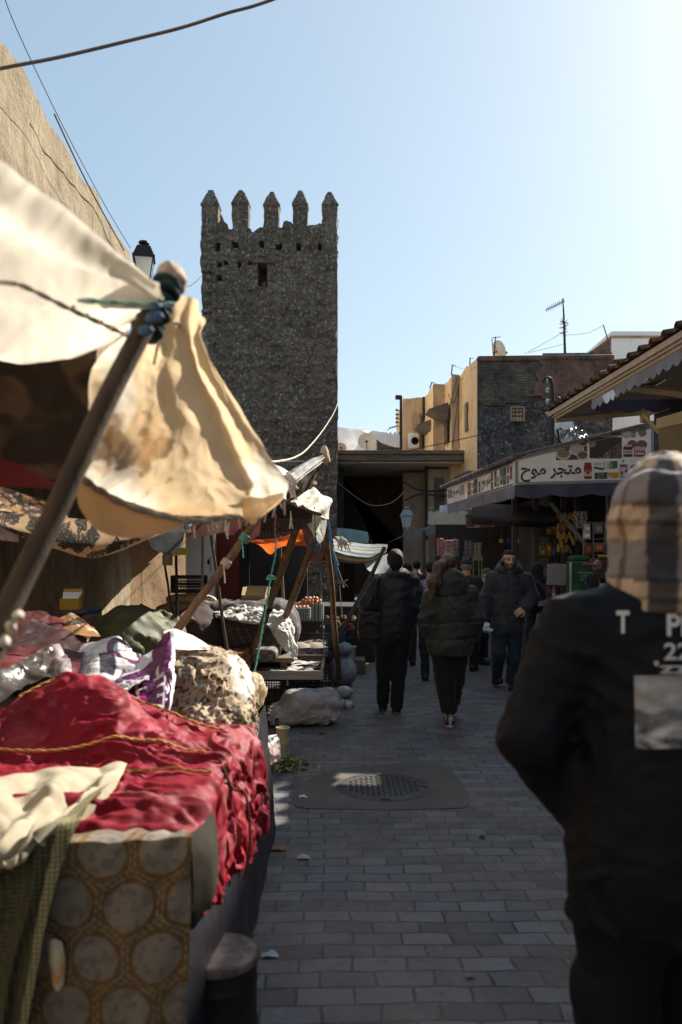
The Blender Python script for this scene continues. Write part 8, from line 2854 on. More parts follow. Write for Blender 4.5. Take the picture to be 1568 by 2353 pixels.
def shoe(c, yaw, s=1.0, m=None, pitch=0, parent=None, sole=None, hi=0, pat=None, name='shoe'):
 """c: point on the ground under the ankle; toe points to the front"""
 c = np.asarray(c, float)
 m = m or M_shoe
 def fn(p):
  q = hl(p, c, yaw, s, pitch)
  d = smin(cap(q, A3(0, .05, .045), A3(0, -.14, .036), .042, .038), cap(q, A3(0, .03, .05), A3(0, .02, .105 + hi), .045, .043), .04)
  d = np.maximum(d * s, (.002 - q[:, 2]) * s)
  return d
 mb = blob(fn, c - .3 * s, c + .3 * s, .012 * s, pat)
 o = mb.build(name, m, parent, angle=180)
 def fs(p):
  q = hl(p, c, yaw, s, pitch)
  d = cap(q * np.array([1, 1, 0]), A3(0, .052, 0), A3(0, -.145, 0), .046, .042)
  return np.maximum(d, np.maximum(q[:, 2] - .024, .001 - q[:, 2])) * s
 mb = blob(fs, c - .3 * s, c + .3 * s, .010 * s)
 mb.build('sole', sole or m, o, angle=40)
 return o
def eyes(parent, c, yaw, s=1.0):
 Mx = frame(yaw)
 for e in (-1, 1):
  mb = MB()
  pc_ = np.asarray(c) + (np.array([e * .032, -.0745, .003]) * s) @ Mx
  mb.ball(pc_, .0112 * s, 12, col=(.30, .27, .25))
  pi_ = np.asarray(c) + (np.array([e * .032, -.0815, .003]) * s) @ Mx
  mb.ball(pi_, .0054 * s, 8, col=(.02, .012, .008))
  mb.build('eye', M_skin, parent)
# ---------------------------------------------------------------- person in the black padded jacket (left walker)
d1 = 8.05
K = lambda zx, zy, dy=0: np.array(P(*C2(zx, zy), d1 + dy))
hc_ = K(492, 428, 0)
HipC = (K(465, 960)[0], d1)
skin = (.50, .30, .20)
def base_body(J, r=.62):
 """one continuous body inside the clothes"""
 def fn(p):
  d = head_sdf(p, J['head'], J['yaw'], J.get('s', 1), J.get('pitch', 0))
  d = smin(d, cap(p, J['head'] - A3(0, -.01, .06), J['neck'], .048, .055), .03)
  d = smin(d, cap(p, J['neck'], J['chest'], .06, .11), .06)
  d = smin(d, cap(p, J['chest'], J['hip'], .11, .11), .06)
  for s in 'LR':
   d = smin(d, limb(p, J['sh' + s], J['el' + s], J['wr' + s], (.042, .036, .026)), .04)
   d = smin(d, limb(p, J['hp' + s], J['kn' + s], J['an' + s], (.07, .048, .036)), .04)
   if 'hand' + s in J:
    h = J['hand' + s]
    d = smin(d, hand_sdf(p, J['wr' + s], h[0], h[1], J.get('s', 1), h[2], h[3]), .012)
   else:
    d = smin(d, ell(p, J['wr' + s] + A3(0, .03, -.03), (.03, .045, .05)), .02)
  return d
 pts = np.array([v for k, v in J.items() if isinstance(v, np.ndarray)])
 return fn, pts.min(0) - .22, pts.max(0) + .22
def person(label, J, pat=None, vox=.014, group=None):
 fn, lo, hi = base_body(J)
 lo[2] = max(lo[2], -.02)
 if pat is None:
  pat = lambda V: np.tile(J.get('skin', skin), (len(V), 1))
 mb = blob(fn, lo, hi, vox, pat)
 o = mb.build('person', M_skin, loc=(J['hip'][0], J['hip'][1], 0), angle=180)
 return tag(o, label, 'person', group)
J = dict(head=hc_, yaw=math.pi, neck=K(500, 505, .0), chest=K(500, 640, .02), hip=K(475, 930, .02), skin=(.42, .24, .16), toe=.1,
   shL=K(385, 560), elL=K(298, 735, -.02), wrL=K(330, 830, .2), shR=K(618, 565), elR=K(648, 745, -.02), wrR=K(615, 830, .2),
   hpL=K(410, 960), knL=K(412, 1180, .02), anL=K(404, 1400, .1), hpR=K(530, 960), knR=K(516, 1190, 0), anR=K(502, 1430, 0))
pA = person('person from behind in a black padded jacket, with shoulder bag and orange scarf', J)
def rowz(d, f, zy, xl, xr, ry, cy=0):
 a, b = P(*f(xl, zy), d), P(*f(xr, zy), d)
 return (a.z, (a.x + b.x) / 2, d + cy, abs(b.x - a.x) / 2, ry)
rows1 = [rowz(d1, C2, *r) for r in ((955, 352, 612, .15), (900, 352, 625, .165), (800, 352, 636, .17), (700, 350, 636, .165), (600, 352, 636, .15), (555, 372, 628, .13), (520, 430, 582, .10), (498, 462, 548, .07))]
def jk1(p):
 d = stack(p, rows1)
 d = smin(d, limb(p, J['shL'] + A3(.01, 0, -.01), J['elL'], J['wrL'], (.085, .083, .065), .04), .06)
 d = smin(d, limb(p, J['shR'] - A3(.01, 0, .01), J['elR'], J['wrR'], (.085, .082, .065), .04), .06)
 d = smin(d, ell(p, K(512, 520, -.04), (.135, .11, .055)), .04)
 d = smin(d, ell(p, K(585, 545, -.05), (.09, .07, .035), (R(20), 'Y')), .03)
 d = d - .003 * np.abs(np.sin(p[:, 2] * 34 + 1.2 * fbm(p * 4, 3, 2))) * ss(1.45, 1.3, p[:, 2])
 return d - .008 * wrk(p, 33, 8) + .006 * fbm(p * 6, 8, 3)
lo, hi = K(225, 960) - A3(0, .35, .05), K(700, 470) + A3(0, .45, .05)
blob(jk1, lo, hi, .013).build('jacket', cloth_m('black_padded_nylon', (.014, .016, .022), .5, 60, .25), pA, angle=180)
def tr1(p):
 d = smin(limb(p, J['hpL'], J['knL'], J['anL'], (.12, .072, .062)), limb(p, J['hpR'], J['knR'], J['anR'], (.12, .072, .062)), .012)
 d = smin(d, ell(p, K(470, 965, .02), (.185, .16, .12)), .05)
 return np.maximum(d - .007 * wrk(p, 43, 7, (1, 1, 1.3)), np.minimum(p[:, 2] - 9, 9))
lo, hi = K(310, 1480) - A3(0, .3, -.03), K(650, 900) + A3(0, .4, 0)
blob(tr1, lo, hi, .013).build('trousers', cloth_m('black_trousers', (.012, .012, .013)), pA, angle=180)
for (zx, zy, dy) in ((405, 1462, .22), (500, 1500, .03)):
 g_ = K(zx, zy, dy)
 shoe((g_[0], d1 + dy, 0), math.pi, .95, None, 0, pA, mat('dull_gold_sole', (.12, .09, .05), .6) if zx else None)
def hr1(p):
 q = hl(p, J['head'], math.pi)
 d = ell(q, (0, .02, .028), (.088, .104, .10))
 d = smin(d, ell(q, (0, .085, -.035), (.06, .045, .06)), .04)
 d = np.maximum(d, -ell(q, (0, -.10, -.06), (.085, .08, .11)))
 return d - .006 * ridge(q * np.array([16, 16, 5]), 4, 2)
blob(hr1, J['head'] - .17, J['head'] + .17, .010).build('hair', M_hair, pA, angle=180)
# bag and scarf
bg = T('shoulder_bag', 'soft black shoulder bag hanging at the left hip of the black jacketed person', 'bag', K(310, 975))
bc = K(312, 880, -.09)
blob(lambda p: rbox(p, bc, (.115, .05, .155), .04, 0, 0, R(4)) - .010 * wrk(p, 63, 6), bc - .25, bc + .25, .014).build('body', cloth_m('black_leather', (.015, .014, .014), .5), bg, angle=180)
mb = MB()
mb.tube([K(262, 800, -.09), K(330, 690, -.12), K(372, 560, -.12), K(385, 530, 0)], .013, 6, sm=6)
mb.tube([K(362, 800, -.09), K(358, 700, -.17), K(365, 560, -.17), K(385, 528, 0)], .013, 6, sm=6)
mb.build('strap', cloth_m('black_leather', (.015, .014, .014), .5), bg)
sc_ = T('orange_scarf', 'orange fringed scarf hanging from the arm of the black jacketed person', 'scarf', K(245, 930))
s_ = sheet([[K(252, 735, .0), K(272, 740, -.06), K(290, 760, -.08)], [K(240, 800, .02), K(262, 800, -.06), K(282, 815, -.08)], [K(232, 860, .03), K(252, 865, -.05), K(274, 850, -.08)]], 30, 40, .012, 9, 120, pix=False,
   pat=lambda u, v, q: mixc((.62, .17, .03), (.50, .12, .02), nz(q, 9, 3)))
s_.build('cloth', mat('bright_orange_cloth'), sc_, angle=180)
mb = MB()
for k in range(22):
 q_ = Vector(K(232 + k * 1.9, 862 - (k > 14) * 6, .02 - .004 * k))
 mb.tube([q_, q_ + Vector((-.004, 0, -.05)), q_ + Vector((random.uniform(-.012, .008), 0, -.11))], .0035, 4)
mb.build('fringe', mat('ochre_fringe', (.50, .24, .06), .85), sc_)
# ---------------------------------------------------------------- long-haired woman in the green padded coat
d2 = 7.41
K = lambda zx, zy, dy=0: np.array(P(*C2(zx, zy), d2 + dy))
J = dict(head=K(862, 462), yaw=math.pi - .35, neck=K(868, 535), chest=K(875, 680, .02), hip=K(870, 980, .02), skin=(.52, .32, .22), toe=.1, s=.95,
   shL=K(745, 690), elL=K(702, 850, -.02), wrL=K(735, 950, .14), shR=K(1005, 660), elR=K(1055, 830, -.02), wrR=K(1040, 940, .12),
   hpL=K(815, 1030), knL=K(842, 1290, .02), anL=K(866, 1490, 0), hpR=K(925, 1030), knR=K(905, 1260, .12), anR=K(893, 1400, .42))
pB = person('long-haired person from behind in a dark green padded coat and patterned trainers', J)
rows2 = [rowz(d2, C2, *r) for r in ((1070, 722, 1012, .17), (1000, 715, 1025, .19), (960, 722, 1028, .18), (850, 735, 1030, .18), (750, 738, 1028, .175), (680, 740, 1020, .16), (640, 762, 1000, .13), (600, 800, 950, .10))]
M_green = cloth_m('dark_green_nylon', (.034, .038, .034), .6, 70, .15)
def jk2(p):
 d = stack(p, rows2)
 d = smin(d, limb(p, J['shL'], J['elL'], J['wrL'], (.075, .082, .06), .04), .05)
 d = smin(d, limb(p, J['shR'], J['elR'], J['wrR'], (.078, .080, .06), .04), .05)
 z1, z2 = P(*C2(0, 965), d2).z, P(*C2(0, 850), d2).z
 for zz in (z1, z2):
  d = d + .016 * np.exp(-((p[:, 2] - zz + .01 * np.sin(p[:, 0] * 9)) / .012) ** 2)
 return d - .011 * wrk(p, 53, 6) + .008 * fbm(p * 5, 8, 3)
lo, hi = K(640, 1085) - A3(0, .35, .03), K(1110, 560) + A3(0, .4, .05)
jo = blob(jk2, lo, hi, .013).build('coat', M_green, pB, angle=180)
def hood2(p):
 d = ell(p, K(868, 580, -.06), (.172, .12, .145))
 d = smin(d, ell(p, K(870, 635, -.04), (.16, .12, .06)), .05)
 d = np.maximum(d, -ell(p, K(868, 505, .06), (.11, .13, .12)))
 return d - .012 * wrk(p, 73, 7)
blob(hood2, K(868, 580) - .3, K(868, 580) + .3, .012).build('hood', M_green, pB, angle=180)
def tr2(p):
 d = smin(limb(p, J['hpL'], J['knL'], J['anL'] + A3(0, 0, .0), (.115, .085, .075)), limb(p, J['hpR'], J['knR'], J['anR'], (.115, .085, .075)), .02)
 d = smin(d, ell(p, K(868, 1040, .02), (.165, .15, .13)), .05)
 d = np.maximum(d, P(*C2(0, 1478), d2).z + .012 * vnoise(p * 60, 2) - p[:, 2])
 return d - .006 * wrk(p, 83, 7, (1, 1, 1.4))
lo, hi = K(720, 1500) - A3(0, .3, 0), K(1040, 980) + A3(0, .65, 0)
blob(tr2, lo, hi, .013).build('trousers', cloth_m('black_denim', (.016, .016, .017)), pB, angle=180)
g_ = K(868, 1592, 0)
def sneak(V):
 q = hl(V, np.array([g_[0], d2, 0]), math.pi, .95)
 c = np.tile((.46, .42, .38), (len(V), 1))
 sp = fbm(V * 55, 5, 2)
 c = np.where(((sp > .15) & (q[:, 2] > .075))[:, None], np.array((.06, .05, .05)), c)
 m_ = (q[:, 2] < .072) & (np.abs(q[:, 0]) > .012)
 c = np.where(m_[:, None], np.array((.09, .012, .02)), c)
 return c
shoe((g_[0], d2 + .02, 0), math.pi, .95, mat('trainer_print', (1, 1, 1), .6, .08, 9, .1, 60, vcol=True), 0, pB, mat('cream_sole', (.50, .44, .36), .6), .05, sneak)
a_ = J['anR']
shoe((a_[0], a_[1], a_[2] - .11), math.pi, .95, None, R(12), pB, None)
def hr2(p):
 q = hl(p, J['head'], math.pi - .35, .95)
 d = ell(q, (0, .014, .03), (.086, .106, .098))
 d = np.maximum(d, -ell(q, (0, -.11, -.05), (.085, .08, .12)))
 return (d - .004 * ridge(q * np.array([18, 18, 5]), 4, 2)) * .95
blob(hr2, J['head'] - .17, J['head'] + .17, .010).build('hair', M_hairb, pB, angle=180)
def pony(p):
 d = smin(cap(p, K(850, 425, -.06), K(800, 470, -.12), .035, .05), cap(p, K(800, 470, -.12), K(765, 580, -.17), .05, .055), .04)
 d = smin(d, cap(p, K(765, 580, -.17), K(742, 690, -.19), .055, .018), .04)
 return d - .008 * ridge(p * np.array([26, 26, 4]), 4, 2)
blob(pony, K(790, 560, -.1) - .35, K(790, 560, -.1) + .35, .010).build('ponytail', M_hairb, pB, angle=180)
bvh = BVHTree.FromPolygons([Vector(v.co) + jo.parent.location for v in jo.data.vertices], [tuple(p.vertices) for p in jo.data.polygons])
def on_back(px, py, d0, bv, off=.006):
 dirv = (P(px, py, 1.0) - Vector((0, 0, EYE))).normalized()
 h = bv.ray_cast(Vector((0, 0, EYE)), dirv)
 return h[0] - dirv * off if h[0] is not None else P(px, py, d0)
mb = MB()
mb.tube([on_back(*C2(858 + 140 * t, 665 + 200 * t), d2 - .15, bvh, .004) for t in np.linspace(0, 1, 14)], .0075, 6, col=(1, 1, 1))
mb.build('bag_strap', mat('strap_chain', (.10, .09, .08), .4, .4, 60, metal=.4), pB)
# ---------------------------------------------------------------- bearded man walking towards the camera
d3 = 9.65
K = lambda zx, zy, dy=0: np.array(P(*C9(zx, zy), d3 + dy))
KC = lambda zx, zy, dy=0: np.array(P(*C2(zx, zy), d3 + dy))
hd3 = K(575, 362, 0)
yaw3 = .08
J = dict(head=hd3, yaw=yaw3, neck=K(577, 455, .02), chest=K(575, 580, .04), hip=KC(1272, 900, .04), s=1.06, toe=-.1,
   shL=K(432, 520, .02), elL=K(372, 700, .04), wrL=KC(1108, 838, -.05), shR=K(722, 525, .02), elR=K(785, 690, .04), wrR=K(712, 795, -.17),
   hpL=KC(1222, 920), knL=KC(1214, 1075, -.08), anL=KC(1200, 1205, .12), hpR=KC(1322, 920), knR=KC(1322, 1110, -.04), anR=KC(1298, 1245, -.02),
   handL=((0.05, -.2, -1), (-1, -.3, 0), .45, 1), handR=((-.85, -.1, -.55), (.0, -.9, .45), .75, -1))
def face3(V):
 q = hl(V, hd3, yaw3, 1.06)
 c = np.tile((.56, .33, .215), (len(V), 1))
 front = q[:, 1] < .01
 x, y, z = q[:, 0], q[:, 1], q[:, 2]
 jaw = np.abs(x) / .055
 beard = (z < -.038 - .014 * np.cos(x * 26) + .012 * jaw ** 2 + .0) & (z > -.15) & (y < .02)
 beard &= ~((z > -.083) & (z < -.062) & (np.abs(x) < .022))
 beard &= ~((z > -.060) & (np.abs(x) < .009) & (z < -.05))
 mous = (z < -.046) & (z > -.060) & (np.abs(x) < .032) & (y < -.06)
 c = mixc(c, (.045, .028, .02), (beard | mous) * .88)
 side = (np.abs(x) > .058) & (z < .03) & (z > -.06) & (y < .0) & (y > -.05)
 c = mixc(c, (.06, .04, .03), side * .8)
 lips = (z > -.083) & (z < -.062) & (np.abs(x) < .022) & (y < -.07)
 c = mixc(c, (.36, .15, .12), lips * .8)
 brow = (z > .013 + .006 * np.abs(x) / .05) & (z < .026 + .003 * np.abs(x) / .05) & (np.abs(x) > .011) & (np.abs(x) < .056) & (y < -.05)
 c = mixc(c, (.02, .013, .01), brow * .95)
 lash = (np.abs(z - .010) < .004) & (np.abs(np.abs(x) - .032) < .019) & (y < -.06)
 c = mixc(c, (.05, .03, .025), lash * .7)
 return c
pC = person('bearded man walking towards the camera in a long charcoal hooded parka and dark jeans', J, face3, .0085)
eyes(pC, hd3, yaw3, 1.06)
def hr3(p):
 q = hl(p, hd3, yaw3, 1.06)
 d = ell(q, (0, .014, .034), (.079, .099, .092))
 d = np.maximum(d, -(q[:, 2] - .075 + 1.0 * np.maximum(q[:, 1] + .03, 0) * 1.35 * -1 * -1))
 return d * 1.06
def hr3(p):
 q = hl(p, hd3, yaw3, 1.06)
 d = ell(q, (0, .014, .034), (.0795, .0995, .0925))
 lim = np.where(q[:, 1] < -.02, .066, np.where(q[:, 1] < .03, .066 - (q[:, 1] + .02) * 1.6, -.035))
 return np.maximum(d, lim + .003 * vnoise(q * 90, 3) - q[:, 2]) * 1.06
blob(hr3, hd3 - .18, hd3 + .18, .007).build('hair', mat('cropped_hair', (.012, .010, .010), .7, .2, 30, .4, 160, .003), pC, angle=180)
rows3 = []
for (f, zy, xl, xr, ry) in ((C2, 915, 1168, 1390, .16), (C2, 860, 1166, 1388, .17), (C9, 800, 418, 716, .17), (C9, 700, 425, 712, .17), (C9, 600, 428, 712, .165), (C9, 530, 428, 720, .14), (C9, 490, 462, 690, .115), (C9, 462, 510, 648, .09)):
 rows3.append(rowz(d3, f, zy, xl, xr, ry, .03))
M_parka = cloth_m('charcoal_parka', (.042, .043, .052), .75, 80, .2)
def jk3(p):
 d = stack(p, rows3)
 d = smin(d, limb(p, J['shL'], J['elL'], J['wrL'], (.088, .078, .056), .05), .06)
 d = smin(d, limb(p, J['shR'], J['elR'], J['wrR'] + A3(.02, .02, .01), (.088, .078, .056), .05), .06)
 d = d + .010 * np.exp(-((p[:, 0] - K(562, 0)[0]) / .006) ** 2) * (p[:, 1] < d3 - .02)
 zp = KC(0, 808)[2]
 d = d + .012 * np.exp(-((p[:, 2] - zp) / .008) ** 2) * (p[:, 1] < d3)
 d = np.maximum(d, -np.maximum(np.abs(p[:, 0] - KC(1262, 0)[0]) - .012 * ss(KC(0, 860)[2], KC(0, 915)[2], p[:, 2]), p[:, 1] - d3))
 return d - .009 * wrk(p, 93, 6) + .006 * fbm(p * 6, 8, 3)
lo, hi = KC(1060, 930) - A3(0, .35, 0), K(860, 440) + A3(0, .4, .05)
jo = blob(jk3, lo, hi, .012).build('parka', M_parka, pC, angle=180)
def hood3(p):
 d = ell(p, K(577, 450, .03), (.175, .15, .085))
 d = smin(d, ell(p, K(577, 420, .1), (.15, .08, .12)), .05)
 d = np.maximum(d, -ell(p, K(574, 380, -.03), (.098, .155, .17)))
 return d - .008 * wrk(p, 103, 7)
blob(hood3, K(577, 430) - .3, K(577, 430) + .3, .011).build('hood', M_parka, pC, angle=180)
bv3 = BVHTree.FromPolygons([Vector(v.co) + jo.parent.location for v in jo.data.vertices], [tuple(p.vertices) for p in jo.data.polygons])
for (x, y) in ((557, 518), (557, 634), (560, 752), (560, 872), (480, 857), (660, 858)):
 mb = MB()
 q_ = on_back(*C9(x, y), d3 - .15, bv3, .004)
 mb.lathe([(.001, 0), (.011, .0), (.011, .004), (.001, .005)], q_, 10, rotm=Matrix.Rotation(R(90), 3, 'X'))
 mb.build('button', M_iron, pC)
for x in (520, 636):
 mb = MB()
 mb.tube([on_back(*C9(x + (k * .8 if x > 600 else -k * .3), 490 + k * 7), d3 - .15, bv3, .004) for k in range(8)], .004, 5)
 mb.build('drawstring', M_iron, pC)
mb = MB()
mb.box(K(581, 478, -.13), (.006, .006, .07), (R(15), 0, 0))
mb.build('zip', mat('grey_steel'), pC)
def tr3(p):
 d = smin(limb(p, J['hpL'], J['knL'], J['anL'] - A3(0, 0, .02), (.105, .080, .062)), limb(p, J['hpR'], J['knR'], J['anR'] - A3(0, 0, .02), (.105, .080, .066)), .02)
 d = smin(d, ell(p, KC(1272, 910, .02), (.165, .14, .12)), .05)
 return d - .006 * wrk(p, 113, 8, (1, 1, 1.4))
lo, hi = KC(1140, 1290) - A3(0, .3, 0), KC(1420, 860) + A3(0, .45, 0)
blob(tr3, lo, hi, .012).build('jeans', cloth_m('dark_blue_jeans', (.018, .030, .042)), pC, angle=180)
a_ = J['anL']
shoe((a_[0] + .0, a_[1] - .0, max(.01, a_[2] - .15)), .1, 1.0, None, R(-16), pC)
a_ = J['anR']
shoe((a_[0] + .02, a_[1] - .02, 0), -.35, 1.0, None, 0, pC)
mb = MB()
a_ = J['wrR'] + A3(.025, .0, .012)
mb.lathe([(.034, -.008), (.038, -.006), (.038, .006), (.034, .008)], a_, 14, rotm=Vector((.85, .1, .55)).to_track_quat('Z', 'Y').to_matrix())
tag(mb.build('wrist_watch', mat('steel_watch', (.2, .17, .12), .3, .1, metal=.7), loc=a_), 'steel wrist watch on the pocketed hand of the bearded man', 'watch')
c = KC(1125, 888, -.09)
mb = blob(lambda p: smin(ell(p, c, (.05, .04, .05)), ell(p, c + A3(.03, 0, -.03), (.05, .03, .03)), .02) - .012 * ridge(p * 18, 3, 2), c - .13, c + .13, .008)
tag(mb.build('crumpled_paper', mat('white_paper'), loc=c), 'crumpled white paper held in the hand of the bearded man', 'paper')
# ---------------------------------------------------------------- near man in the plaid hood (right foreground)
d0 = 1.9
K = lambda zx, zy, dy=0: np.array(P(*C8(zx, zy), d0 + dy))
D = lambda x, y, dy=0: np.array(P(x, y, d0 + dy))
cx0 = C8(1166, 0)[0]
J = dict(head=D(cx0, 1196, .02), yaw=math.pi, s=.95, neck=D(cx0, 1330, .0), chest=D(cx0, 1500, .03), hip=D(cx0, 1950, .02), skin=(.45, .27, .18), toe=.1,
   shL=D(1318, 1430), elL=D(1220, 1690, -.02), wrL=D(1330, 1860, .14), shR=D(2 * cx0 - 1318, 1430), elR=D(2 * cx0 - 1220, 1690, -.02), wrR=D(2 * cx0 - 1330, 1860, .14),
   hpL=D(1440, 2020), knL=A3(D(1440, 2020)[0] - .01, d0 + .05, .50), anL=A3(D(1440, 2020)[0] - .01, d0 + .02, .11), hpR=D(2 * cx0 - 1440, 2020), knR=A3(D(2 * cx0 - 1440, 2020)[0], d0 + .15, .50), anR=A3(D(2 * cx0 - 1440, 2020)[0], d0 + .3, .13))
pD = person('man in the right foreground from behind in black printed jacket and beige plaid hood', J, None, .014)
def rowd(y, xl, ry, cy=0):
 a = P(xl, y, d0)
 c = P(cx0, y, d0)
 return (a.z, c.x, d0 + cy, c.x - a.x, ry)
rows0 = [rowd(*r) for r in ((2110, 1318, .16, .02), (2000, 1312, .17), (1900, 1313, .165), (1800, 1322, .16), (1650, 1325, .15), (1520, 1312, .14), (1440, 1292, .12), (1400, 1315, .10), (1360, 1375, .085), (1325, 1415, .075))]
M_jk0 = mat('black_bomber_cloth', (.006, .008, .0115), .7, .3, 7, .3, 90, .004, spec=.2)
def jk0(p):
 d = stack(p, rows0)
 d = smin(d, limb(p, J['shL'], J['elL'], J['wrL'], (.078, .074, .058), .03), .05)
 d = smin(d, limb(p, J['shR'], J['elR'], J['wrR'], (.078, .074, .058), .03), .05)
 return d - .0075 * wrk(p, 123, 6.5, (1, 1, 1.5)) + .006 * fbm(p * 5, 8, 3)
lo, hi = D(1110, 2125) - A3(0, .3, 0), D(2 * cx0 - 1110, 1300) + A3(0, .4, .04)
jo = blob(jk0, lo, hi, .011).build('jacket', M_jk0, pD, angle=180)
def plaid(V):
 q = V - J['head']
 a = np.arctan2(q[:, 0], -q[:, 1])          # angle round the head from the back
 s = a * .135
 t = q[:, 2]
 px = V[:, 0] / V[:, 1] * F + 784
 py = HZ - (V[:, 2] - EYE) / V[:, 1] * F
 c = np.tile((.24, .21, .205), (len(V), 1))
 u = ((s + .03) / .21) % 1
 w = ((t + .075 - .10 * np.abs(s) ** 1.3) / .18) % 1
 wide_u = (u > .18) & (u < .62)
 wide_w = (w > .1) & (w < .55)
 c[wide_w] = (.47, .355, .25)
 c[wide_u & wide_w] = (.56, .42, .285)
 c[(u > .70) & (u < .98)] = (.045, .045, .06)
 c[(u > .70) & (u < .98) & wide_w] = (.075, .065, .07)
 c[(np.abs(u - .40) < .035)] *= .45
 c[(np.abs(w - .32) < .04)] *= .5
 c[(np.abs(w - .58) < .03)] *= .6
 return c
def hood0(p):
 h = J['head']
 d = ell(p, h + A3(0, -.005, .025), (.125, .158, .142))
 d = smin(d, stack(p, [(D(0, 1395)[2], h[0], d0, .150, .12), (D(0, 1350)[2], h[0], d0 - .0, .152, .125), (D(0, 1280)[2], h[0], d0, .141, .135), (D(0, 1210)[2], h[0], d0, .132, .142)]), .05)
 d = np.maximum(d, -ell(p, h + A3(0, .17, -.02), (.10, .12, .13)))
 d = d + .004 * np.exp(-((p[:, 0] - h[0] - .004) / .004) ** 2)
 return d - .008 * wrk(p, 133, 6, (1, 1, 1.8)) + .006 * fbm(p * 5, 3, 2)
blob(hood0, D(cx0, 1200) - A3(.25, .3, .25), D(cx0, 1200) + A3(.25, .3, .25), .0085, plaid).build('hood', mat('plaid_flannel', (1, 1, 1), .9, .1, 12, .3, 160, .003, vcol=True, sheen=.3), pD, angle=180)
def tr0(p):
 d = smin(limb(p, J['hpL'], J['knL'], J['anL'], (.125, .095, .08)), limb(p, J['hpR'], J['knR'], J['anR'], (.125, .095, .08)), .02)
 d = smin(d, ell(p, D(cx0, 2030, .02), (.215, .155, .14)), .05)
 return d - .006 * wrk(p, 143, 7, (1, 1, 1.3))
lo, hi = A3(J['hip'][0] - .36, d0 - .3, .05), A3(J['hip'][0] + .36, d0 + .55, D(0, 1900)[2])
blob(tr0, lo, hi, .014).build('trousers', M_jk0, pD, angle=180)
for s in 'LR':
 a_ = J['an' + s]
 shoe((a_[0], a_[1], 0), math.pi, 1.05, None, 0, pD)
# prints on the back
bv0 = BVHTree.FromPolygons([Vector(v.co) + jo.parent.location for v in jo.data.vertices], [tuple(p.vertices) for p in jo.data.polygons])
def back_print(body, zx0, zy0, zx1, zy1, col=(.62, .62, .64), bold=.03):
 v, f = copy_text(body, 1.0, bold=bold)
 bm = bmesh.new()
 bv_ = [bm.verts.new(q) for q in v]
 for fa in f:
  try:
   bm.faces.new([bv_[i] for i in fa])
  except ValueError:
   pass
 bmesh.ops.triangulate(bm, faces=bm.faces)
 bmesh.ops.subdivide_edges(bm, edges=[e for e in bm.edges if e.calc_length() > .15], cuts=3)
 bmesh.ops.triangulate(bm, faces=bm.faces)
 bm.verts.index_update()
 v = [tuple(q.co) for q in bm.verts]
 f = [[q.index for q in fa.verts] for fa in bm.faces]
 bm.free()
 X = [q[0] for q in v]
 Y = [q[1] for q in v]
 out = []
 for q in v:
  zx = zx0 + (q[0] - min(X)) / (max(X) - min(X)) * (zx1 - zx0)
  zy = zy1 - (q[1] - min(Y)) / (max(Y) - min(Y)) * (zy1 - zy0)
  out.append(on_back(*C8(zx, zy), d0 - .15, bv0, .005))
 mb = MB()
 mb.add(out, f, 0, col)
 return mb.build('lettering', M_print, pD, smooth=False)
back_print('T', 815, 1208, 905, 1366)
back_print('PI', 1166, 1228, 1300, 1386)
back_print('22', 1146, 1432, 1330, 1552, (.5, .5, .52), .02)
back_print("'zz", 1078, 1560, 1330, 1648, (.45, .45, .47), .02)
nu, nv = 60, 60
U, V = np.meshgrid(np.linspace(0, 1, nu), np.linspace(0, 1, nv))
pp = [on_back(*C8(938 + 440 * a + 8 * b, 1662 + 512 * b - 8 * a), d0 - .15, bv0, .005) for a, b in zip(U.ravel(), V.ravel())]
q2 = np.stack([U.ravel() * 3, V.ravel() * 6, 0 * U.ravel()], 1)
n_ = fbm(q2, 5, 5)
hl_ = .50 + .05 * np.sin(U.ravel() * 7) + .05 * n_
low = .30 + .5 * np.clip(fbm(np.stack([U.ravel() * 4 + .8 * np.sin(V.ravel() * 9), V.ravel() * 7, 0 * U.ravel()], 1), 15, 3), -.5, .6)
cl = np.where(V.ravel() < hl_, .36 + .10 * n_ - .25 * ss(.07, .0, hl_ - V.ravel()), np.where(V.ravel() < hl_ + .22, .10 + .14 * np.clip(n_, 0, 1) + .6 * ss(.12, .22, V.ravel() - hl_) * (low - .1), low))
cl = np.clip(cl, .04, .55)
mb = MB()
mb.add(pp, grid_faces(nu, nv), 0, np.stack([cl * .97, cl * .98, cl * 1.06], 1))
mb.build('photo_print', M_print, pD, angle=180)
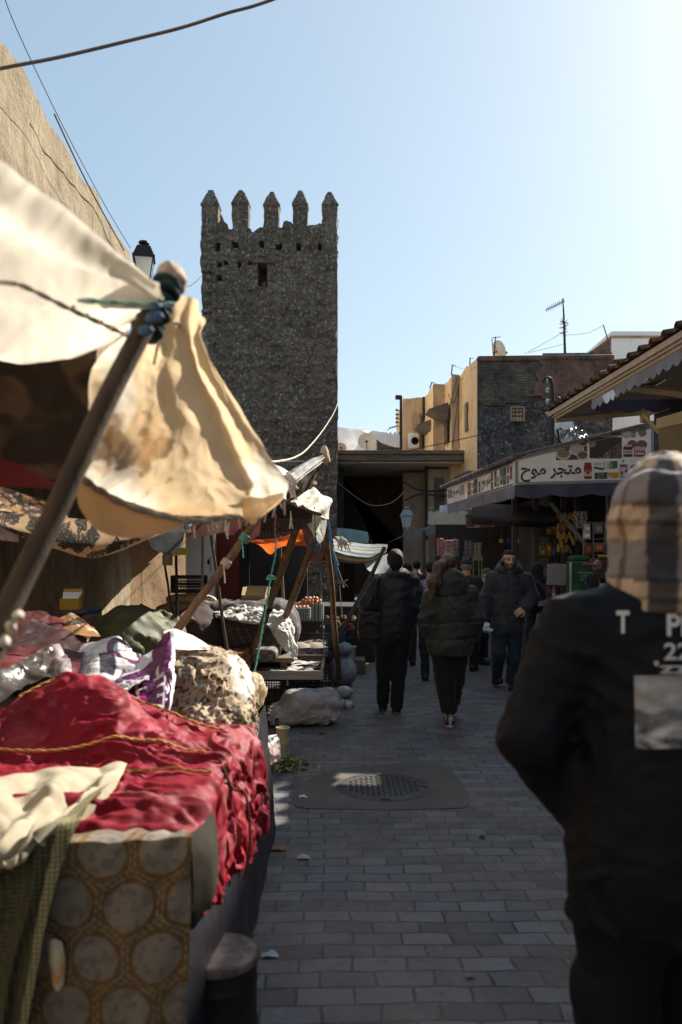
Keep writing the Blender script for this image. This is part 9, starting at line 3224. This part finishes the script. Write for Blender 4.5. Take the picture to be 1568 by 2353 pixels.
# ---------------------------------------------------------------- background people
def bystander(label, px, d, Hh, yaw, coat, trous, hair=(.018, .014, .012), skinc=(.42, .26, .18), top=None, pat=None, beard=False, bald=False, coat_len=.5, seed=1, stoop=0, beanie=None, group=None, vox=.018, robe=False, glasses=False, step=.1):
 x = PX(px, d)
 s = Hh / 1.75
 Fm = frame(yaw)
 W_ = lambda a, b, c: np.array([x, d, 0]) + (np.array([a, b, c]) * s) @ Fm
 J = dict(head=W_(0, -.02 - stoop, 1.62 - stoop * .5), yaw=yaw, neck=W_(0, .0 - stoop * .7, 1.47 - stoop * .3), chest=W_(0, 0 - stoop * .4, 1.28), hip=W_(0, .02, .95), skin=skinc, s=s, toe=0,
    shL=W_(-.18, 0 - stoop * .5, 1.40 - stoop * .25), elL=W_(-.25, .03, 1.12), wrL=W_(-.2, -.16, .95), shR=W_(.18, 0 - stoop * .5, 1.40 - stoop * .25), elR=W_(.25, .03, 1.12), wrR=W_(.2, -.16, .98),
    hpL=W_(-.09, .02, .93), knL=W_(-.1, -.02 - step, .5), anL=W_(-.1, -step * .6, .1), hpR=W_(.09, .02, .93), knR=W_(.1, .02, .5), anR=W_(.1, step, .1))
 def fpat(V):
  q = hl(V, J['head'], yaw, s)
  c = np.tile(skinc, (len(V), 1))
  if beard:
   b = (q[:, 2] < -.04) & (q[:, 1] < .03)
   c = mixc(c, (.05, .035, .03), b * .85)
  br_ = (np.abs(q[:, 2] - .02) < .006) & (np.abs(np.abs(q[:, 0]) - .033) < .022) & (q[:, 1] < -.05)
  return mixc(c, (.03, .02, .015), br_ * .9)
 o = person(label, J, fpat, vox * .8, group)
 rows = [(J['hip'][2] - coat_len * .35 * s, J['hip'][0], J['hip'][1], .19 * s, .15 * s), (J['hip'][2], J['hip'][0], J['hip'][1], .185 * s, .145 * s), (J['chest'][2], J['chest'][0], J['chest'][1], .195 * s, .145 * s), (J['shL'][2], J['neck'][0], J['neck'][1], .19 * s, .11 * s), (J['neck'][2] + .015, J['neck'][0], J['neck'][1], .075 * s, .075 * s)]
 if robe:
  rows = [(.08, J['hip'][0], J['hip'][1], .27 * s, .22 * s)] + rows[1:]
 # orient the torso ellipse with the body
 def coatf(p):
  q = (p - np.array([x, d, 0])) @ Fm.T
  r2 = []
  for (z, cx, cy, rx, ry) in rows:
   l_ = (np.array([cx, cy, 0]) - np.array([x, d, 0])) @ Fm.T
   r2.append((z, l_[0], l_[1], rx, ry))
  dd_ = stack(q, r2)
  for t_ in 'LR':
   dd_ = smin(dd_, limb(p, J['sh' + t_], J['el' + t_], J['wr' + t_], (.075 * s, .066 * s, .05 * s), .04), .05)
  return dd_ - .008 * wrk(p, seed + 200, 6)
 pts = np.array([v for v in J.values() if isinstance(v, np.ndarray)])
 lo, hi = pts.min(0) - .3, pts.max(0) + .3
 lo[2] = .0
 hi[2] = J['neck'][2] + .08
 blob(coatf, lo, hi, vox, pat).build('robe' if robe else 'jacket', mat('coat_print', (1, 1, 1), .85, .15, 8, .2, 60, vcol=True) if pat is not None else coat, o, angle=180)
 if not robe:
  def trf(p):
   dd_ = smin(limb(p, J['hpL'], J['knL'], J['anL'], (.10 * s, .075 * s, .06 * s)), limb(p, J['hpR'], J['knR'], J['anR'], (.10 * s, .075 * s, .06 * s)), .02)
   return smin(dd_, ell(p, J['hip'], (.16 * s, .13 * s, .12 * s)), .05) - .006 * wrk(p, seed + 300, 6)
  lo2 = pts.min(0) - .15
  lo2[2] = .03
  hi2 = pts.max(0) + .15
  hi2[2] = J['hip'][2] + .15
  blob(trf, lo2, hi2, vox).build('trousers', trous, o, angle=180)
 for t_ in 'LR':
  a = J['an' + t_]
  shoe((a[0], a[1], max(0, a[2] - .1)), yaw, s, None, 0, o)
 if not bald or beanie is not None:
  def hf(p):
   q = hl(p, J['head'], yaw, s)
   e_ = .006 if beanie is not None else 0
   dd_ = ell(q, (0, .016, .034), (.082 + e_, .102 + e_, .096 + e_))
   if top == 'scarf':
    dd_ = ell(q, (0, .012, -.01), (.098, .112, .145))
    dd_ = smin(dd_, ell(q, (0, .0, -.15), (.14, .12, .07)), .06)
    return np.maximum(dd_, -ell(q, (0, -.12, -.03), (.062, .09, .095))) * s
   lim = .04 if beanie is not None else np.where(q[:, 1] < -.02, .05, np.where(q[:, 1] < .03, .05 - (q[:, 1] + .02) * 2, -.06))
   return np.maximum(dd_, lim - q[:, 2]) * s
  m_ = beanie if beanie is not None else (M_hair if top != 'scarf' else coat)
  blob(hf, J['head'] - .28, J['head'] + .2, .012).build('head_scarf' if top == 'scarf' else ('beanie' if beanie is not None else 'hair'), m_, o, angle=180)
 if glasses:
  mb = MB()
  for e in (-1, 1):
   c_ = J['head'] + (np.array([e * .034, -.102, .003]) * s) @ Fm
   mb.lathe([(.019, -.002), (.022, -.002), (.022, .002), (.019, .002)], c_, 14, rotm=Matrix(np.array([[1, 0, 0], [0, 0, 1], [0, -1, 0]]).tolist()) if False else Vector(((np.array([0, -1, 0])) @ Fm)).to_track_quat('Z', 'Y').to_matrix())
   mb.tube([c_ + (np.array([e * .02, 0, 0])) @ Fm, J['head'] + (np.array([e * .08, -.0, .005]) * s) @ Fm], .003, 5)
  mb.build('glasses', M_iron, o)
 eyes(o, J['head'], yaw, s)
 return o, J
blk = cloth_m('black_wool', (.014, .014, .016))
drk = cloth_m('dark_brown_jacket', (.035, .027, .02))
gry = cloth_m('dark_grey_wool', (.03, .03, .034))
blu = cloth_m('navy_jacket', (.018, .022, .038))
def stripes(V):
 return mixc((.03, .03, .035), (.42, .40, .42), (np.sin(V[:, 2] * 210 + V[:, 0] * 60) > .1) * 1.0)
bystander('person in a black and white striped top, mostly hidden behind the long-haired walker', C2(742, 0)[0], 10.4, 1.62, math.pi, blk, blk, pat=stripes, seed=2)
bystander('dark clothed walker in a black coat and boots just ahead of the black padded jacket', 936, 11.7, 1.60, math.pi, blk, drk, seed=3, step=.2)
bystander('dark walker in a navy jacket far down the alley, left of the pillar', 958, 14.6, 1.64, math.pi - .2, blu, blk, seed=4)
bystander('person in a dark brown jacket beyond the shoulder of the long-haired walker', C2(985, 0)[0], 11.2, 1.66, math.pi - .5, drk, blk, seed=5, beanie=cloth_m('blue_beanie', (.02, .035, .06)))
bystander('stooping man in a grey beanie and dark jacket beside the low cloth table', C2(1085, 0)[0], 12.0, 1.56, .9, gry, blk, seed=6, stoop=.12, beanie=cloth_m('grey_beanie', (.085, .08, .075)))
o, Jv = bystander('woman in a black robe and headscarf facing right, beside the bearded man', C2(1480, 0)[0], 10.6, 1.60, R(75), blk, blk, top='scarf', seed=7, robe=True)
def zig(u, v, q):
 k = ((v * 7 + np.abs(((u * 4) % 1) - .5) * 1.4) % 1)
 return np.where(((k > .3) & (k < .7))[:, None], np.array((.45, .43, .42)), np.array((.04, .04, .04)))
xw = Jv['hip'][0]
s_ = sheet([[P(*C2(1488, 712), 10.25), P(*C2(1520, 700), 10.2), P(*C2(1555, 690), 10.25)], [P(*C2(1480, 740), 10.25), P(*C2(1520, 738), 10.18), P(*C2(1550, 735), 10.25)]], 50, 30, .01, 8, 130, pix=False, pat=zig)
s_.build('patterned_sleeve', M_cloth, o, angle=180)
s_ = sheet([[P(*C2(1478, 790), 10.3), P(*C2(1495, 790), 10.25), P(*C2(1512, 785), 10.3)], [P(*C2(1462, 915), 10.3), P(*C2(1480, 918), 10.24), P(*C2(1500, 915), 10.3)]], 30, 60, .008, 8, 131, pix=False, pat=zig)
s_.build('patterned_panel', M_cloth, o, angle=180)
s_ = sheet([[P(*C2(1425, 925), 10.35), P(*C2(1455, 925), 10.28), P(*C2(1482, 925), 10.35)], [P(*C2(1424, 1070), 10.35), P(*C2(1440, 1072), 10.3), P(*C2(1458, 1070), 10.35)]], 20, 30, .01, 8, 132, pix=False, pat=lambda u, v, q: np.tile((.20, .02, .035), (len(u), 1)))
s_.build('red_underskirt', M_cloth, o, angle=180)
bystander('bald bearded man in glasses and dark jacket facing left at the grocery front', C8(690, 0)[0], 12.3, 1.66, R(-70), blk, blk, bald=True, beard=True, glasses=True, seed=8, skinc=(.36, .21, .14))
bystander('dark haired child-sized shopper below the bald man at the grocery front', C8(725, 0)[0], 11.6, 1.42, math.pi - .6, blk, blk, seed=9)
